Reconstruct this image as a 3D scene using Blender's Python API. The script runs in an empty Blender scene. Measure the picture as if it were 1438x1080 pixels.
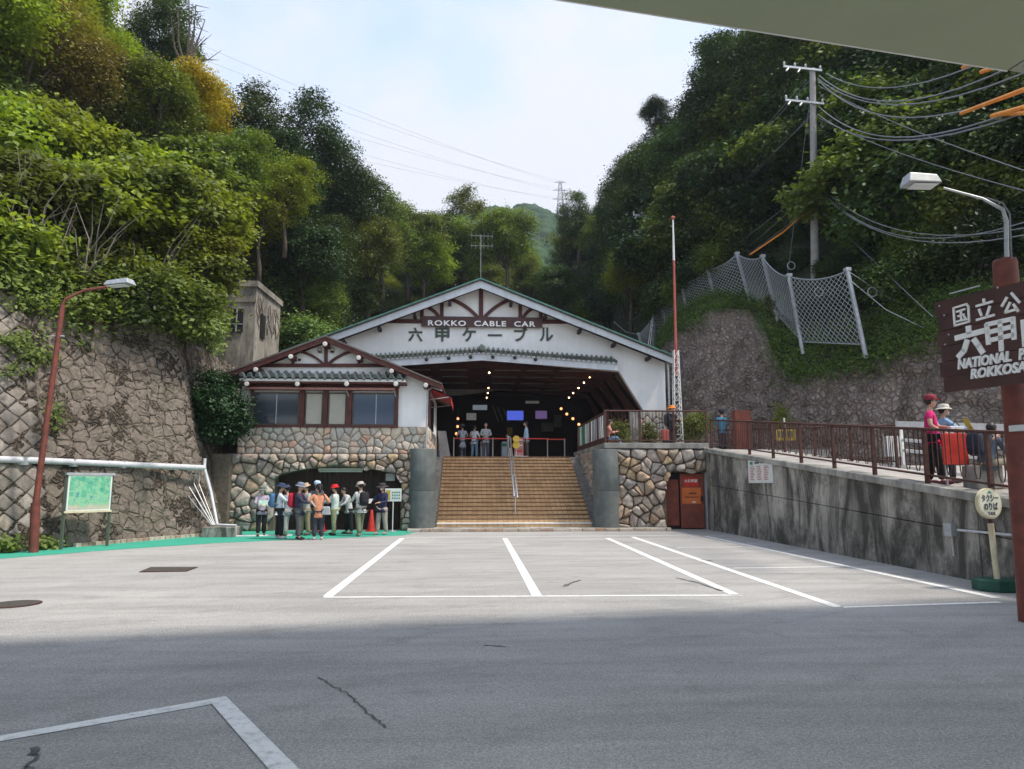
import bpy, bmesh, math, random
import numpy as np
from mathutils import Vector, Matrix
from math import radians as R, sin, cos, tan, pi, atan, atan2, sqrt
random.seed(7); rng = np.random.default_rng(7)
S = bpy.context.scene
COL = S.collection
# ------------------------------------------------ camera
PITCH = atan(.140); YAW = R(3.15); EYE = 1.6
cd = bpy.data.cameras.new('camera'); cam = bpy.data.objects.new('camera', cd); COL.objects.link(cam)
cd.sensor_width = 36; cd.lens = 36 * 1000 / 1438; cd.clip_start = .05; cd.clip_end = 6000
cam.location = (0, 0, EYE); cam.rotation_euler = (pi / 2 + PITCH, 0, -YAW)
S.camera = cam
# ------------------------------------------------ exposure, sky, sun
S.view_settings.view_transform = 'Standard'; S.view_settings.look = 'None'
S.view_settings.exposure = 1.3; S.view_settings.gamma = 1
SUN_EL, SUN_AZ = R(60), R(112)          # azimuth clockwise from +Y: the sun stands to the right
W = bpy.data.worlds.new('World'); S.world = W; W.use_nodes = True
wn = W.node_tree.nodes; wl = W.node_tree.links
bg = wn['Background']; bg.inputs['Strength'].default_value = .15
sky = wn.new('ShaderNodeTexSky'); sky.sky_type = 'NISHITA'; sky.sun_disc = False
sky.sun_elevation = SUN_EL; sky.sun_rotation = SUN_AZ; sky.air_density = 1.3; sky.dust_density = 1.5
tc = wn.new('ShaderNodeTexCoord'); mp = wn.new('ShaderNodeMapping'); mp.inputs['Scale'].default_value = (1.3, 1.0, 2.6)
mp.inputs['Location'].default_value = (.4, 1.3, .2)
nz = wn.new('ShaderNodeTexNoise'); nz.inputs['Scale'].default_value = 1.9; nz.inputs['Detail'].default_value = 9; nz.inputs['Roughness'].default_value = .52
nz.inputs['Distortion'].default_value = .35
rp = wn.new('ShaderNodeValToRGB'); rp.color_ramp.elements[0].position = .40; rp.color_ramp.elements[1].position = .6
rp.color_ramp.elements[0].color = (.3, .3, .3, 1); rp.color_ramp.elements[1].color = (1, 1, 1, 1)
mx = wn.new('ShaderNodeMixRGB'); mx.inputs[2].default_value = (2.5, 2.58, 2.82, 1)
wl.new(tc.outputs['Generated'], mp.inputs[0]); wl.new(mp.outputs[0], nz.inputs['Vector']); wl.new(nz.outputs[0], rp.inputs[0])
wl.new(rp.outputs[0], mx.inputs[0]); wl.new(sky.outputs[0], mx.inputs[1]); wl.new(mx.outputs[0], bg.inputs['Color'])
sd = bpy.data.lights.new('sun', 'SUN'); sd.energy = 2.0; sd.angle = R(6); sd.color = (1, .93, .82)
sun = bpy.data.objects.new('sun', sd); COL.objects.link(sun)
to_sun = Vector((sin(SUN_AZ) * cos(SUN_EL), cos(SUN_AZ) * cos(SUN_EL), sin(SUN_EL)))
sun.rotation_euler = to_sun.to_track_quat('Z', 'Y').to_euler(); sun.location = (40, 0, 60)
# ------------------------------------------------ measuring helpers (photo pixel -> point of the place)
def ray(px, py):
    x = (px - 719) / 1000; y = -(py - 540) / 1000
    f = cos(PITCH) - y * sin(PITCH); u = sin(PITCH) + y * cos(PITCH)
    return (x * cos(YAW) + f * sin(YAW), f * cos(YAW) - x * sin(YAW), u)
def aY(px, py, Y): r = ray(px, py); t = Y / r[1]; return Vector((r[0] * t, Y, EYE + r[2] * t))
def aX(px, py, X): r = ray(px, py); t = X / r[0]; return Vector((X, r[1] * t, EYE + r[2] * t))
def aZ(px, py, z=0.): r = ray(px, py); t = (z - EYE) / r[2]; return Vector((r[0] * t, r[1] * t, z))
def aR(px, py, d): r = ray(px, py); t = d / math.hypot(r[0], r[1]); return Vector((r[0] * t, r[1] * t, EYE + r[2] * t))
def head(px, py=680): r = ray(px, py); return atan2(r[0], r[1])
# ------------------------------------------------ object helpers
def wloc(o):
    v = Vector((0, 0, 0))
    while o is not None: v = v + o.location; o = o.parent
    return v
def tag(o, label=None, cat=None, group=None, kind=None):
    if label: o['label'] = label
    if cat: o['category'] = cat
    if group: o['group'] = group
    if kind: o['kind'] = kind
    return o
def thing(name, label, cat, loc=(0, 0, 0), group=None):
    o = bpy.data.objects.new(name, None); COL.objects.link(o); o.location = loc; o.empty_display_size = .3
    return tag(o, label, cat, group)
def link_mesh(name, me, mat, parent=None, loc=(0, 0, 0)):
    o = bpy.data.objects.new(name, me); COL.objects.link(o); o.location = loc; o.parent = parent
    if mat is not None and len(me.materials) == 0: me.materials.append(mat)
    return o
def fastmesh(name, V, F4):
    """V (n,3) array, F4 (m,k) array of equal sized faces"""
    me = bpy.data.meshes.new(name); V = np.asarray(V, dtype=np.float32); F4 = np.asarray(F4, dtype=np.int32)
    m, k = F4.shape
    me.vertices.add(len(V)); me.vertices.foreach_set('co', V.ravel())
    me.loops.add(m * k); me.loops.foreach_set('vertex_index', F4.ravel())
    me.polygons.add(m); me.polygons.foreach_set('loop_start', np.arange(0, m * k, k, dtype=np.int32))
    try: me.polygons.foreach_set('loop_total', np.full(m, k, dtype=np.int32))
    except Exception: pass
    me.update(calc_edges=True); return me
class MB:
    def __init__(s): s.v = []; s.f = []
    def add(s, vs, fs):
        n = len(s.v); s.v += [tuple(p) for p in vs]; s.f += [tuple(i + n for i in f) for f in fs]; return s
    def box(s, a, b):
        x0, x1 = sorted((a[0], b[0])); y0, y1 = sorted((a[1], b[1])); z0, z1 = sorted((a[2], b[2]))
        return s.add([(x0,y0,z0),(x1,y0,z0),(x1,y1,z0),(x0,y1,z0),(x0,y0,z1),(x1,y0,z1),(x1,y1,z1),(x0,y1,z1)],
                     [(0,3,2,1),(4,5,6,7),(0,1,5,4),(1,2,6,5),(2,3,7,6),(3,0,4,7)])
    def bar(s, p, q, w, h, up=(0, 0, 1)):
        p = Vector(p); q = Vector(q); d = (q - p).normalized(); up = Vector(up)
        if abs(d.dot(up)) > .98: up = Vector((0, 1, 0))
        a = d.cross(up).normalized(); b = a.cross(d).normalized(); a *= w / 2; b *= h / 2
        vs = [c + sx * a + sy * b for c in (p, q) for sx, sy in ((-1,-1),(1,-1),(1,1),(-1,1))]
        return s.add(vs, [(0,3,2,1),(4,5,6,7),(0,1,5,4),(1,2,6,5),(2,3,7,6),(3,0,4,7)])
    def tube(s, pts, r, n=8, cap=True):
        pts = [Vector(p) for p in pts]; rs = r if isinstance(r, (list, tuple)) else [r] * len(pts)
        n0 = len(s.v); ref = None
        for i, p in enumerate(pts):
            d = (pts[min(i + 1, len(pts) - 1)] - pts[max(i - 1, 0)]).normalized()
            if ref is None: ref = Vector((0, 0, 1)) if abs(d.z) < .9 else Vector((1, 0, 0))
            a = d.cross(ref).normalized(); b = a.cross(d); ref = b.cross(a).cross(d) if False else ref
            if abs(d.dot(ref)) > .97: ref = Vector((0, 1, 0)) if abs(d.y) < .9 else Vector((1, 0, 0)); a = d.cross(ref).normalized(); b = a.cross(d)
            for k in range(n):
                t = 2 * pi * k / n; s.v.append(tuple(p + rs[i] * (cos(t) * a + sin(t) * b)))
        for i in range(len(pts) - 1):
            for k in range(n):
                k2 = (k + 1) % n; s.f.append((n0+i*n+k, n0+i*n+k2, n0+(i+1)*n+k2, n0+(i+1)*n+k))
        if cap:
            s.f.append(tuple(n0 + k for k in range(n))[::-1]); e = n0 + (len(pts) - 1) * n; s.f.append(tuple(e + k for k in range(n)))
        return s
    def prism(s, poly, y0, y1, axis='y'):
        """poly in (x,z) extruded along y (axis 'y'), (y,z) along x (axis 'x'), (x,y) along z (axis 'z')"""
        n = len(poly)
        def P(u, v, t): return {'y': (u, t, v), 'x': (t, u, v), 'z': (u, v, t)}[axis]
        n0 = len(s.v); s.v += [P(u, v, y0) for u, v in poly] + [P(u, v, y1) for u, v in poly]
        s.f.append(tuple(n0 + i for i in range(n))); s.f.append(tuple(n0 + n + i for i in range(n))[::-1])
        for i in range(n): j = (i + 1) % n; s.f.append((n0 + i, n0 + n + i, n0 + n + j, n0 + j))
        return s
    def lathe(s, c, prof, n=12, M3=None):
        n0 = len(s.v); c = Vector(c)
        for r, z in prof:
            for k in range(n):
                t = 2 * pi * k / n; p = Vector((r * cos(t), r * sin(t), z))
                if M3 is not None: p = M3 @ p
                s.v.append(tuple(c + p))
        for i in range(len(prof) - 1):
            for k in range(n):
                k2 = (k + 1) % n; s.f.append((n0+i*n+k, n0+i*n+k2, n0+(i+1)*n+k2, n0+(i+1)*n+k))
        s.f.append(tuple(n0 + k for k in range(n))[::-1]); e = n0 + (len(prof) - 1) * n; s.f.append(tuple(e + k for k in range(n)))
        return s
    def ball(s, c, r, n=10, m=6, sc=(1, 1, 1), M3=None):
        prof = [(max(1e-4, sin(pi * i / m)), -cos(pi * i / m)) for i in range(m + 1)]
        n0 = len(s.v); s.lathe((0, 0, 0), prof, n)
        for i in range(n0, len(s.v)):
            p = Vector((s.v[i][0] * r * sc[0], s.v[i][1] * r * sc[1], s.v[i][2] * r * sc[2]))
            if M3 is not None: p = M3 @ p
            s.v[i] = tuple(Vector(c) + p)
        return s
    def quad(s, a, b, c, d): return s.add([a, b, c, d], [(0, 1, 2, 3)])
    def build(s, name, mat, parent=None, smooth=False, bevel=0, local=False, fixn=True):
        V = [Vector(v) for v in s.v]
        if parent is not None: off = Vector((0, 0, 0)) if local else wloc(parent); loc = Vector((0, 0, 0))
        elif local: off = Vector((0, 0, 0)); loc = off
        else:
            xs = [v.x for v in V]; ys = [v.y for v in V]; zs = [v.z for v in V]
            off = Vector(((min(xs) + max(xs)) / 2, (min(ys) + max(ys)) / 2, min(zs))); loc = off
        me = bpy.data.meshes.new(name); me.from_pydata([v - off for v in V], [], s.f)
        if fixn or bevel:
            bm = bmesh.new(); bm.from_mesh(me)
            if fixn: bmesh.ops.recalc_face_normals(bm, faces=bm.faces)
            if bevel:
                es = [e for e in bm.edges if len(e.link_faces) == 2 and e.calc_face_angle(0) > .6]
                bmesh.ops.bevel(bm, geom=es, offset=bevel, segments=2, profile=.6, affect='EDGES')
            bm.to_mesh(me); bm.free()
        me.update()
        if smooth:
            me.polygons.foreach_set('use_smooth', [True] * len(me.polygons))
            try: me.set_sharp_from_angle(angle=R(45))
            except Exception: pass
        o = link_mesh(name, me, mat, parent, loc); return o
def sheet(name, poly, z, mat, parent=None):
    return MB().add([(x, y, z) for x, y in poly], [tuple(range(len(poly)))]).build(name, mat, parent, fixn=False)
def line_strip(name, p, q, w, z, mat, parent=None):
    p = Vector((p[0], p[1], 0)); q = Vector((q[0], q[1], 0)); d = (q - p).normalized(); a = Vector((-d.y, d.x, 0)) * w / 2
    return sheet(name, [tuple((p - a).xy), tuple((q - a).xy), tuple((q + a).xy), tuple((p + a).xy)], z, mat, parent)
def copy_tree(o, parent=None):
    c = o.copy(); COL.objects.link(c); c.parent = parent
    for ch in list(o.children): copy_tree(ch, c)
    return c
_txt = {}
def text_mb(txt, size, ext=.01, bold=0, shear=0., space=1.):
    key = (txt, size, ext, bold, shear, space)
    if key not in _txt:
        cu = bpy.data.curves.new('t', 'FONT'); cu.body = txt; cu.size = size; cu.extrude = ext; cu.offset = bold; cu.shear = shear
        cu.align_x = 'LEFT'; cu.resolution_u = 3; cu.space_character = space
        o = bpy.data.objects.new('t', cu); COL.objects.link(o); bpy.context.view_layer.update()
        me = bpy.data.meshes.new_from_object(o.evaluated_get(bpy.context.evaluated_depsgraph_get()))
        _txt[key] = ([tuple(v.co) for v in me.vertices], [tuple(p.vertices) for p in me.polygons])
        bpy.data.objects.remove(o); bpy.data.meshes.remove(me); bpy.data.curves.remove(cu)
    return _txt[key]
def put_text(name, txt, size, origin, ux, uz, mat, parent, ext=.01, bold=0, shear=0., fit=None, space=1., height=None):
    """letters with baseline start at origin, running along ux, upright along uz, facing ux x uz"""
    vs, fs = text_mb(txt, size, ext, bold, shear, space); ux = Vector(ux).normalized(); uz = Vector(uz).normalized(); un = ux.cross(uz)
    x0 = min(v[0] for v in vs); x1 = max(v[0] for v in vs); y0 = min(v[1] for v in vs); y1 = max(v[1] for v in vs)
    kx = fit / (x1 - x0) if fit else 1.; ky = height / (y1 - y0) if height else 1.
    yb = y0 if height else 0
    mb = MB(); mb.add([Vector(origin) + ux * ((v[0] - x0) * kx) + uz * ((v[1] - yb) * ky) + un * v[2] for v in vs], fs)
    return mb.build(name, mat, parent, fixn=False)
# ------------------------------------------------ materials
def _nt(name):
    m = bpy.data.materials.new(name); m.use_nodes = True; nt = m.node_tree; return m, nt, nt.nodes['Principled BSDF']
def N(nt, t, **kw):
    n = nt.nodes.new(t)
    for k, v in kw.items():
        if k in n.inputs.keys(): n.inputs[k].default_value = v
        else: setattr(n, k, v)
    return n
def coords(nt, coord, scale=(1, 1, 1), rot=(0, 0, 0)):
    m = N(nt, 'ShaderNodeMapping'); m.inputs['Scale'].default_value = scale; m.inputs['Rotation'].default_value = rot
    if coord == 'pos': nt.links.new(N(nt, 'ShaderNodeNewGeometry').outputs['Position'], m.inputs[0])
    else: nt.links.new(N(nt, 'ShaderNodeTexCoord').outputs['Object'], m.inputs[0])
    return m.outputs[0]
def noise(nt, vec, scale, detail=5, rough=.55, dist=0):
    n = N(nt, 'ShaderNodeTexNoise', Scale=scale, Detail=detail, Roughness=rough, Distortion=dist); nt.links.new(vec, n.inputs['Vector']); return n.outputs[0]
def ramp(nt, fac, stops):
    r = N(nt, 'ShaderNodeValToRGB'); e = r.color_ramp.elements
    while len(e) < len(stops): e.new(.5)
    for i, (p, c) in enumerate(stops):
        e[i].position = p; e[i].color = (*c, 1) if not isinstance(c, (int, float)) else (c, c, c, 1)
    nt.links.new(fac, r.inputs[0]); return r.outputs[0]
def mixc(nt, fac, a, b, mode='MIX'):
    m = N(nt, 'ShaderNodeMixRGB', blend_type=mode)
    for i, x in enumerate((fac, a, b)):
        if hasattr(x, 'is_linked'): nt.links.new(x, m.inputs[i])
        elif isinstance(x, (int, float)): m.inputs[i].default_value = x if i == 0 else (x, x, x, 1)
        else: m.inputs[i].default_value = (*x, 1)
    return m.outputs[0]
def addbump(nt, bs, h, strength, dist=.02):
    b = N(nt, 'ShaderNodeBump', Strength=strength, Distance=dist); nt.links.new(h, b.inputs['Height']); nt.links.new(b.outputs[0], bs.inputs['Normal'])
def mat(name, c1, c2=None, rough=.75, scale=4, bump=.25, bscale=40, metal=0, coord='pos', rand=0, streak=0, streakc=(.05, .05, .045), spec=.35, emit=0, dirt=0, bdist=.01):
    m, nt, bs = _nt(name); v = coords(nt, coord)
    if c2 is None: c2 = tuple(x * .82 for x in c1)
    col = ramp(nt, noise(nt, v, scale, 6, .6), [(.35, c2), (.65, c1)])
    if dirt: col = mixc(nt, ramp(nt, noise(nt, v, scale * .35, 8, .7), [(.5, 0.), (.75, dirt)]), col, streakc)
    if streak:
        sv = coords(nt, coord, (5, 5, .35)); k = ramp(nt, noise(nt, sv, 1.3, 7, .65), [(.42, 0.), (.7, streak)])
        col = mixc(nt, k, col, streakc)
    if rand:
        oi = N(nt, 'ShaderNodeObjectInfo'); mr = N(nt, 'ShaderNodeMapRange'); mr.inputs['To Min'].default_value = 1 - rand; mr.inputs['To Max'].default_value = 1 + rand
        nt.links.new(oi.outputs['Random'], mr.inputs[0]); h = N(nt, 'ShaderNodeHueSaturation'); nt.links.new(mr.outputs[0], h.inputs['Value']); nt.links.new(col, h.inputs['Color']); col = h.outputs[0]
    nt.links.new(col, bs.inputs['Base Color']); bs.inputs['Roughness'].default_value = rough; bs.inputs['Metallic'].default_value = metal
    bs.inputs['Specular IOR Level'].default_value = spec
    if bump: addbump(nt, bs, noise(nt, v, bscale, 6, .6), bump, bdist)
    if emit:
        nt.links.new(col, bs.inputs['Emission Color']); bs.inputs['Emission Strength'].default_value = emit
    return m
def stone_mat(name, palette, rough=.85, dark=(.09, .075, .06), moss=0.):
    """every stone its own tone out of a palette, with grain, lichen and rust"""
    m, nt, bs = _nt(name); v = coords(nt, 'pos'); oi = N(nt, 'ShaderNodeObjectInfo')
    r = N(nt, 'ShaderNodeValToRGB'); r.color_ramp.interpolation = 'CONSTANT'; e = r.color_ramp.elements
    while len(e) < len(palette): e.new(.5)
    for i, c in enumerate(palette): e[i].position = i / len(palette); e[i].color = (*c, 1)
    nt.links.new(oi.outputs['Random'], r.inputs[0]); col = r.outputs[0]
    col = mixc(nt, .75, col, ramp(nt, noise(nt, v, 9, 8, .7), [(.3, .55), (.7, 1.25)]), 'MULTIPLY')
    col = mixc(nt, ramp(nt, noise(nt, v, 2.2, 7, .7), [(.5, 0.), (.72, .55)]), col, dark)
    if moss: col = mixc(nt, ramp(nt, noise(nt, coords(nt, 'pos', (1.3, 1.3, .2)), 1., 8, .68), [(.45, 0.), (.62, .3)]), col, (.07, .055, .045))
    if moss: col = mixc(nt, ramp(nt, noise(nt, v, 1.1, 7, .7), [(.5, 0.), (.7, moss)]), col, (.045, .06, .02))
    nt.links.new(col, bs.inputs['Base Color']); bs.inputs['Roughness'].default_value = rough; bs.inputs['Specular IOR Level'].default_value = .25
    addbump(nt, bs, noise(nt, v, 26, 8, .7), .7, .02); return m
def leaf_mat(name, dark, light, trans=.3, hue=.02):
    m, nt, bs = _nt(name); at = N(nt, 'ShaderNodeAttribute', attribute_name='tint'); oi = N(nt, 'ShaderNodeObjectInfo')
    col = ramp(nt, at.outputs['Fac'], [(0., dark), (1., light)])
    v = coords(nt, 'pos'); col = mixc(nt, .5, col, ramp(nt, noise(nt, v, .35, 3, .5), [(.35, .6), (.65, 1.3)]), 'MULTIPLY')
    h = N(nt, 'ShaderNodeHueSaturation'); mr = N(nt, 'ShaderNodeMapRange'); mr.inputs['To Min'].default_value = .5 - hue; mr.inputs['To Max'].default_value = .5 + hue
    nt.links.new(oi.outputs['Random'], mr.inputs[0]); nt.links.new(mr.outputs[0], h.inputs['Hue'])
    mr2 = N(nt, 'ShaderNodeMapRange'); mr2.inputs['To Min'].default_value = .75; mr2.inputs['To Max'].default_value = 1.25
    nt.links.new(oi.outputs['Random'], mr2.inputs[0]); nt.links.new(mr2.outputs[0], h.inputs['Value']); nt.links.new(col, h.inputs['Color'])
    nt.links.new(h.outputs[0], bs.inputs['Base Color']); bs.inputs['Roughness'].default_value = .55; bs.inputs['Specular IOR Level'].default_value = .3
    tr = N(nt, 'ShaderNodeBsdfTranslucent'); tcol = mixc(nt, 1., h.outputs[0], (1.5, 1.5, .6), 'MULTIPLY'); nt.links.new(tcol, tr.inputs['Color'])
    ms = N(nt, 'ShaderNodeMixShader', Fac=trans); out = nt.nodes['Material Output']
    nt.links.new(bs.outputs[0], ms.inputs[1]); nt.links.new(tr.outputs[0], ms.inputs[2]); nt.links.new(ms.outputs[0], out.inputs['Surface'])
    return m
def asphalt_mat():
    m, nt, bs = _nt('asphalt'); v = coords(nt, 'pos')
    base = ramp(nt, noise(nt, v, .33, 7, .6), [(.3, (.37, .36, .345)), (.7, (.48, .465, .445))])
    st = noise(nt, coords(nt, 'pos', (.25, 2.2, 1), (0, 0, R(8))), 1., 6, .6, .6)       # worn bands across the lot
    base = mixc(nt, .6, base, ramp(nt, st, [(.3, .7), (.7, 1.18)]), 'MULTIPLY')
    vo = N(nt, 'ShaderNodeTexVoronoi', Scale=75.); nt.links.new(v, vo.inputs['Vector'])
    base = mixc(nt, .65, base, ramp(nt, vo.outputs['Distance'], [(.1, 1.22), (.62, .6)]), 'MULTIPLY')
    base = mixc(nt, .8, base, ramp(nt, noise(nt, v, 46, 3, .7), [(.3, .7), (.62, 1.18)]), 'MULTIPLY')
    sp = noise(nt, v, 1.6, 9, .75); base = mixc(nt, ramp(nt, sp, [(.54, 0.), (.7, .34)]), base, (.12, .115, .11))
    pv = N(nt, 'ShaderNodeTexVoronoi', Scale=.16); nt.links.new(coords(nt, 'pos', (1, .45, 1), (0, 0, .1)), pv.inputs['Vector']); pb = N(nt, 'ShaderNodeSeparateXYZ'); nt.links.new(pv.outputs['Color'], pb.inputs[0]); base = mixc(nt, .5, base, ramp(nt, pb.outputs[0], [(.0, .86), (1., 1.1)]), 'MULTIPLY')
    sp2 = noise(nt, coords(nt, 'pos', (1, 1, 1), (0, 0, .5)), 5.5, 5, .6); base = mixc(nt, ramp(nt, sp2, [(.7, 0.), (.75, .45)]), base, (.07, .068, .065))
    tr = N(nt, 'ShaderNodeTexWave', Scale=.22, Distortion=9., Detail=3.); tr.inputs['Detail Scale'].default_value = .6; nt.links.new(coords(nt, 'pos', (1, 1, 1), (0, 0, 1.0)), tr.inputs['Vector'])
    base = mixc(nt, ramp(nt, tr.outputs['Fac'], [(.95, 0.), (1., .1)]), base, (.10, .098, .096))
    nt.links.new(base, bs.inputs['Base Color']); bs.inputs['Roughness'].default_value = .86; bs.inputs['Specular IOR Level'].default_value = .25
    addbump(nt, bs, vo.outputs['Distance'], .5, .006); return m
def paint_mat(name, c):
    m, nt, bs = _nt(name); v = coords(nt, 'pos')
    k = ramp(nt, noise(nt, v, 11, 9, .85), [(.5, 0.), (.64, .7)]); col = mixc(nt, k, c, (.27, .265, .26))
    col = mixc(nt, .5, col, ramp(nt, noise(nt, v, 1.7, 5, .6), [(.3, .75), (.7, 1.05)]), 'MULTIPLY')
    nt.links.new(col, bs.inputs['Base Color']); bs.inputs['Roughness'].default_value = .7; addbump(nt, bs, noise(nt, v, 90, 3), .3, .004); return m
def concrete_stain_mat(name, c=(.3, .29, .27), amount=.8, joints=0.):
    m, nt, bs = _nt(name); v = coords(nt, 'pos')
    col = ramp(nt, noise(nt, v, 1.2, 8, .65), [(.3, tuple(x * .7 for x in c)), (.7, tuple(min(1, x * 1.2) for x in c))])
    sv = coords(nt, 'pos', (1.1, 1.1, .3)); k = ramp(nt, noise(nt, sv, 1., 9, .72, 1.2), [(.42, 0.), (.58, amount)])
    col = mixc(nt, k, col, (.05, .048, .042))
    sv2 = coords(nt, 'pos', (7, 7, .5)); k2 = ramp(nt, noise(nt, sv2, 1., 6, .6), [(.62, 0.), (.72, .35)]); col = mixc(nt, k2, col, (.42, .4, .36))
    k3 = ramp(nt, noise(nt, v, .9, 9, .75), [(.48, 0.), (.6, amount * .85)]); col = mixc(nt, k3, col, (.06, .057, .048))
    nt.links.new(col, bs.inputs['Base Color']); bs.inputs['Roughness'].default_value = .9; bs.inputs['Specular IOR Level'].default_value = .2
    addbump(nt, bs, noise(nt, v, 18, 9, .7), .5, .02); return m
def rock_mat(name, c1, c2, moss=.3, streak=.5, crack=.6, cs=4.6):
    m, nt, bs = _nt(name); v = coords(nt, 'pos')
    vo = N(nt, 'ShaderNodeTexVoronoi', Scale=2.6); vo.inputs['Detail'].default_value = 2; nt.links.new(v, vo.inputs['Vector'])
    col = ramp(nt, noise(nt, v, 2.4, 9, .72), [(.3, c2), (.7, c1)])
    col = mixc(nt, .8, col, ramp(nt, vo.outputs['Distance'], [(.0, 1.25), (.55, .55)]), 'MULTIPLY')
    ve = N(nt, 'ShaderNodeTexVoronoi', Scale=cs, feature='DISTANCE_TO_EDGE'); dv_ = N(nt, 'ShaderNodeVectorMath', operation='ADD'); nn = N(nt, 'ShaderNodeTexNoise', Scale=3., Detail=4.); nt.links.new(v, nn.inputs['Vector']); nt.links.new(v, dv_.inputs[0]); sc_ = N(nt, 'ShaderNodeVectorMath', operation='SCALE'); sc_.inputs['Scale'].default_value = .35; nt.links.new(nn.outputs['Color'], sc_.inputs[0]); nt.links.new(sc_.outputs[0], dv_.inputs[1]); nt.links.new(dv_.outputs[0], ve.inputs['Vector'])
    col = mixc(nt, .75, col, ramp(nt, ve.outputs['Distance'], [(.0, crack), (.12, 1.08)]), 'MULTIPLY')
    sv = coords(nt, 'pos', (1.6, 1.6, .14)); col = mixc(nt, ramp(nt, noise(nt, sv, 1., 8, .65), [(.44, 0.), (.66, streak)]), col, (.05, .042, .036))
    col = mixc(nt, ramp(nt, noise(nt, v, .45, 7, .7), [(.52, 0.), (.72, moss)]), col, (.05, .058, .024))
    nt.links.new(col, bs.inputs['Base Color']); bs.inputs['Roughness'].default_value = .92; bs.inputs['Specular IOR Level'].default_value = .15
    h = mixc(nt, .7, noise(nt, v, 6, 9, .75), ramp(nt, ve.outputs['Distance'], [(.0, 0.), (.25, 1.)]), 'MIX'); addbump(nt, bs, h, 1., .14); return m
def tile_step_mat():
    m, nt, bs = _nt('stair_tile'); v = coords(nt, 'pos', (1, 1, 1), (R(90), 0, 0))
    sx = N(nt, 'ShaderNodeSeparateXYZ'); nt.links.new(coords(nt, 'pos'), sx.inputs[0])
    fr = N(nt, 'ShaderNodeMath', operation='MULTIPLY'); fr.inputs[1].default_value = 1 / .185; nt.links.new(sx.outputs[0], fr.inputs[0])
    f2 = N(nt, 'ShaderNodeMath', operation='FRACT'); nt.links.new(fr.outputs[0], f2.inputs[0])
    fl = N(nt, 'ShaderNodeMath', operation='FLOOR'); nt.links.new(fr.outputs[0], fl.inputs[0])
    g = ramp(nt, f2.outputs[0], [(0., 0.), (.035, 0.), (.06, 1.), (.94, 1.), (.965, 0.)])
    wn_ = N(nt, 'ShaderNodeTexWhiteNoise', noise_dimensions='2D'); cb = N(nt, 'ShaderNodeCombineXYZ'); nt.links.new(fl.outputs[0], cb.inputs[0])
    fz = N(nt, 'ShaderNodeMath', operation='SNAP'); fz.inputs[1].default_value = .142; nt.links.new(sx.outputs[2], fz.inputs[0]); nt.links.new(fz.outputs[0], cb.inputs[1]); nt.links.new(cb.outputs[0], wn_.inputs[0])
    tile = ramp(nt, wn_.outputs[0], [(0., (.56, .33, .15)), (1., (.76, .50, .26))])
    tile = mixc(nt, .6, tile, ramp(nt, noise(nt, v, 3.2, 7, .7), [(.3, .7), (.7, 1.15)]), 'MULTIPLY')
    col = mixc(nt, g, (.34, .22, .125), tile); nt.links.new(col, bs.inputs['Base Color']); bs.inputs['Roughness'].default_value = .6
    addbump(nt, bs, g, .5, .004); return m
def glass_mat(name, c, rough=.06):
    m, nt, bs = _nt(name); bs.inputs['Base Color'].default_value = (*c, 1); bs.inputs['Roughness'].default_value = rough; bs.inputs['Specular IOR Level'].default_value = .6; return m
def emis(name, c, s):
    m, nt, bs = _nt(name); bs.inputs['Base Color'].default_value = (*c, 1); bs.inputs['Emission Color'].default_value = (*c, 1); bs.inputs['Emission Strength'].default_value = s; return m
M = {}
M['asphalt'] = asphalt_mat(); M['white_line'] = paint_mat('road_paint', (.8, .8, .78)); M['green_paint'] = paint_mat('green_paint', (.015, .36, .24))
M['plaster'] = mat('plaster', (.85, .85, .84), (.77, .77, .76), .85, 1.2, .2, 60, streak=.12, streakc=(.45, .44, .41), dirt=.2)
M['plaster_warm'] = mat('plaster_warm', (.85, .845, .83), (.76, .755, .74), .85, 1.2, .2, 60, streak=.12, streakc=(.45, .43, .4), dirt=.2)
M['timber'] = mat('brown_timber', (.11, .03, .022), (.06, .018, .014), .6, 6, .3, 50)
M['timber_dark'] = mat('dark_timber', (.035, .016, .012), (.02, .01, .008), .7, 6, .3, 50)
M['barge'] = mat('painted_barge', (.62, .66, .7), (.52, .55, .58), .6, 2, .15, 30, streak=.2, streakc=(.3, .3, .28))
M['copper'] = mat('green_copper', (.09, .24, .2), (.06, .15, .13), .6, 5)
M['roof_metal'] = mat('roof_metal', (.13, .1, .09), (.08, .06, .055), .5, 5)
M['roof_tile'] = mat('glazed_roof_tile', (.10, .125, .10), (.045, .06, .048), .38, 9, .3, 50, rand=.3, coord='obj', spec=.5)
M['roof_tile_blue'] = mat('glazed_roof_tile_grey', (.14, .165, .165), (.07, .085, .085), .35, 9, .3, 50, rand=.25, coord='obj', spec=.5)
M['white_cap'] = mat('white_cap', (.62, .61, .57), (.5, .49, .45), .6)
M['letter_white'] = mat('white_letter', (.85, .85, .83), (.8, .8, .78), .5, bump=0)
M['letter_green'] = mat('green_letter', (.07, .095, .07), (.04, .055, .04), .5, 12)
M['concrete'] = concrete_stain_mat('stained_concrete', (.38, .36, .32), .92); M['concrete_light'] = concrete_stain_mat('pale_concrete', (.4, .385, .35), .45)
M['concrete_block'] = concrete_stain_mat('old_block_concrete', (.36, .33, .28), .6)
M['column'] = mat('round_column_paint', (.14, .155, .15), (.095, .105, .10), .7, 3, .35, 40, streak=.35, streakc=(.04, .045, .04))
M['mortar'] = mat('mortar', (.16, .13, .10), (.08, .065, .05), .95, 8, .5, 25)
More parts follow.
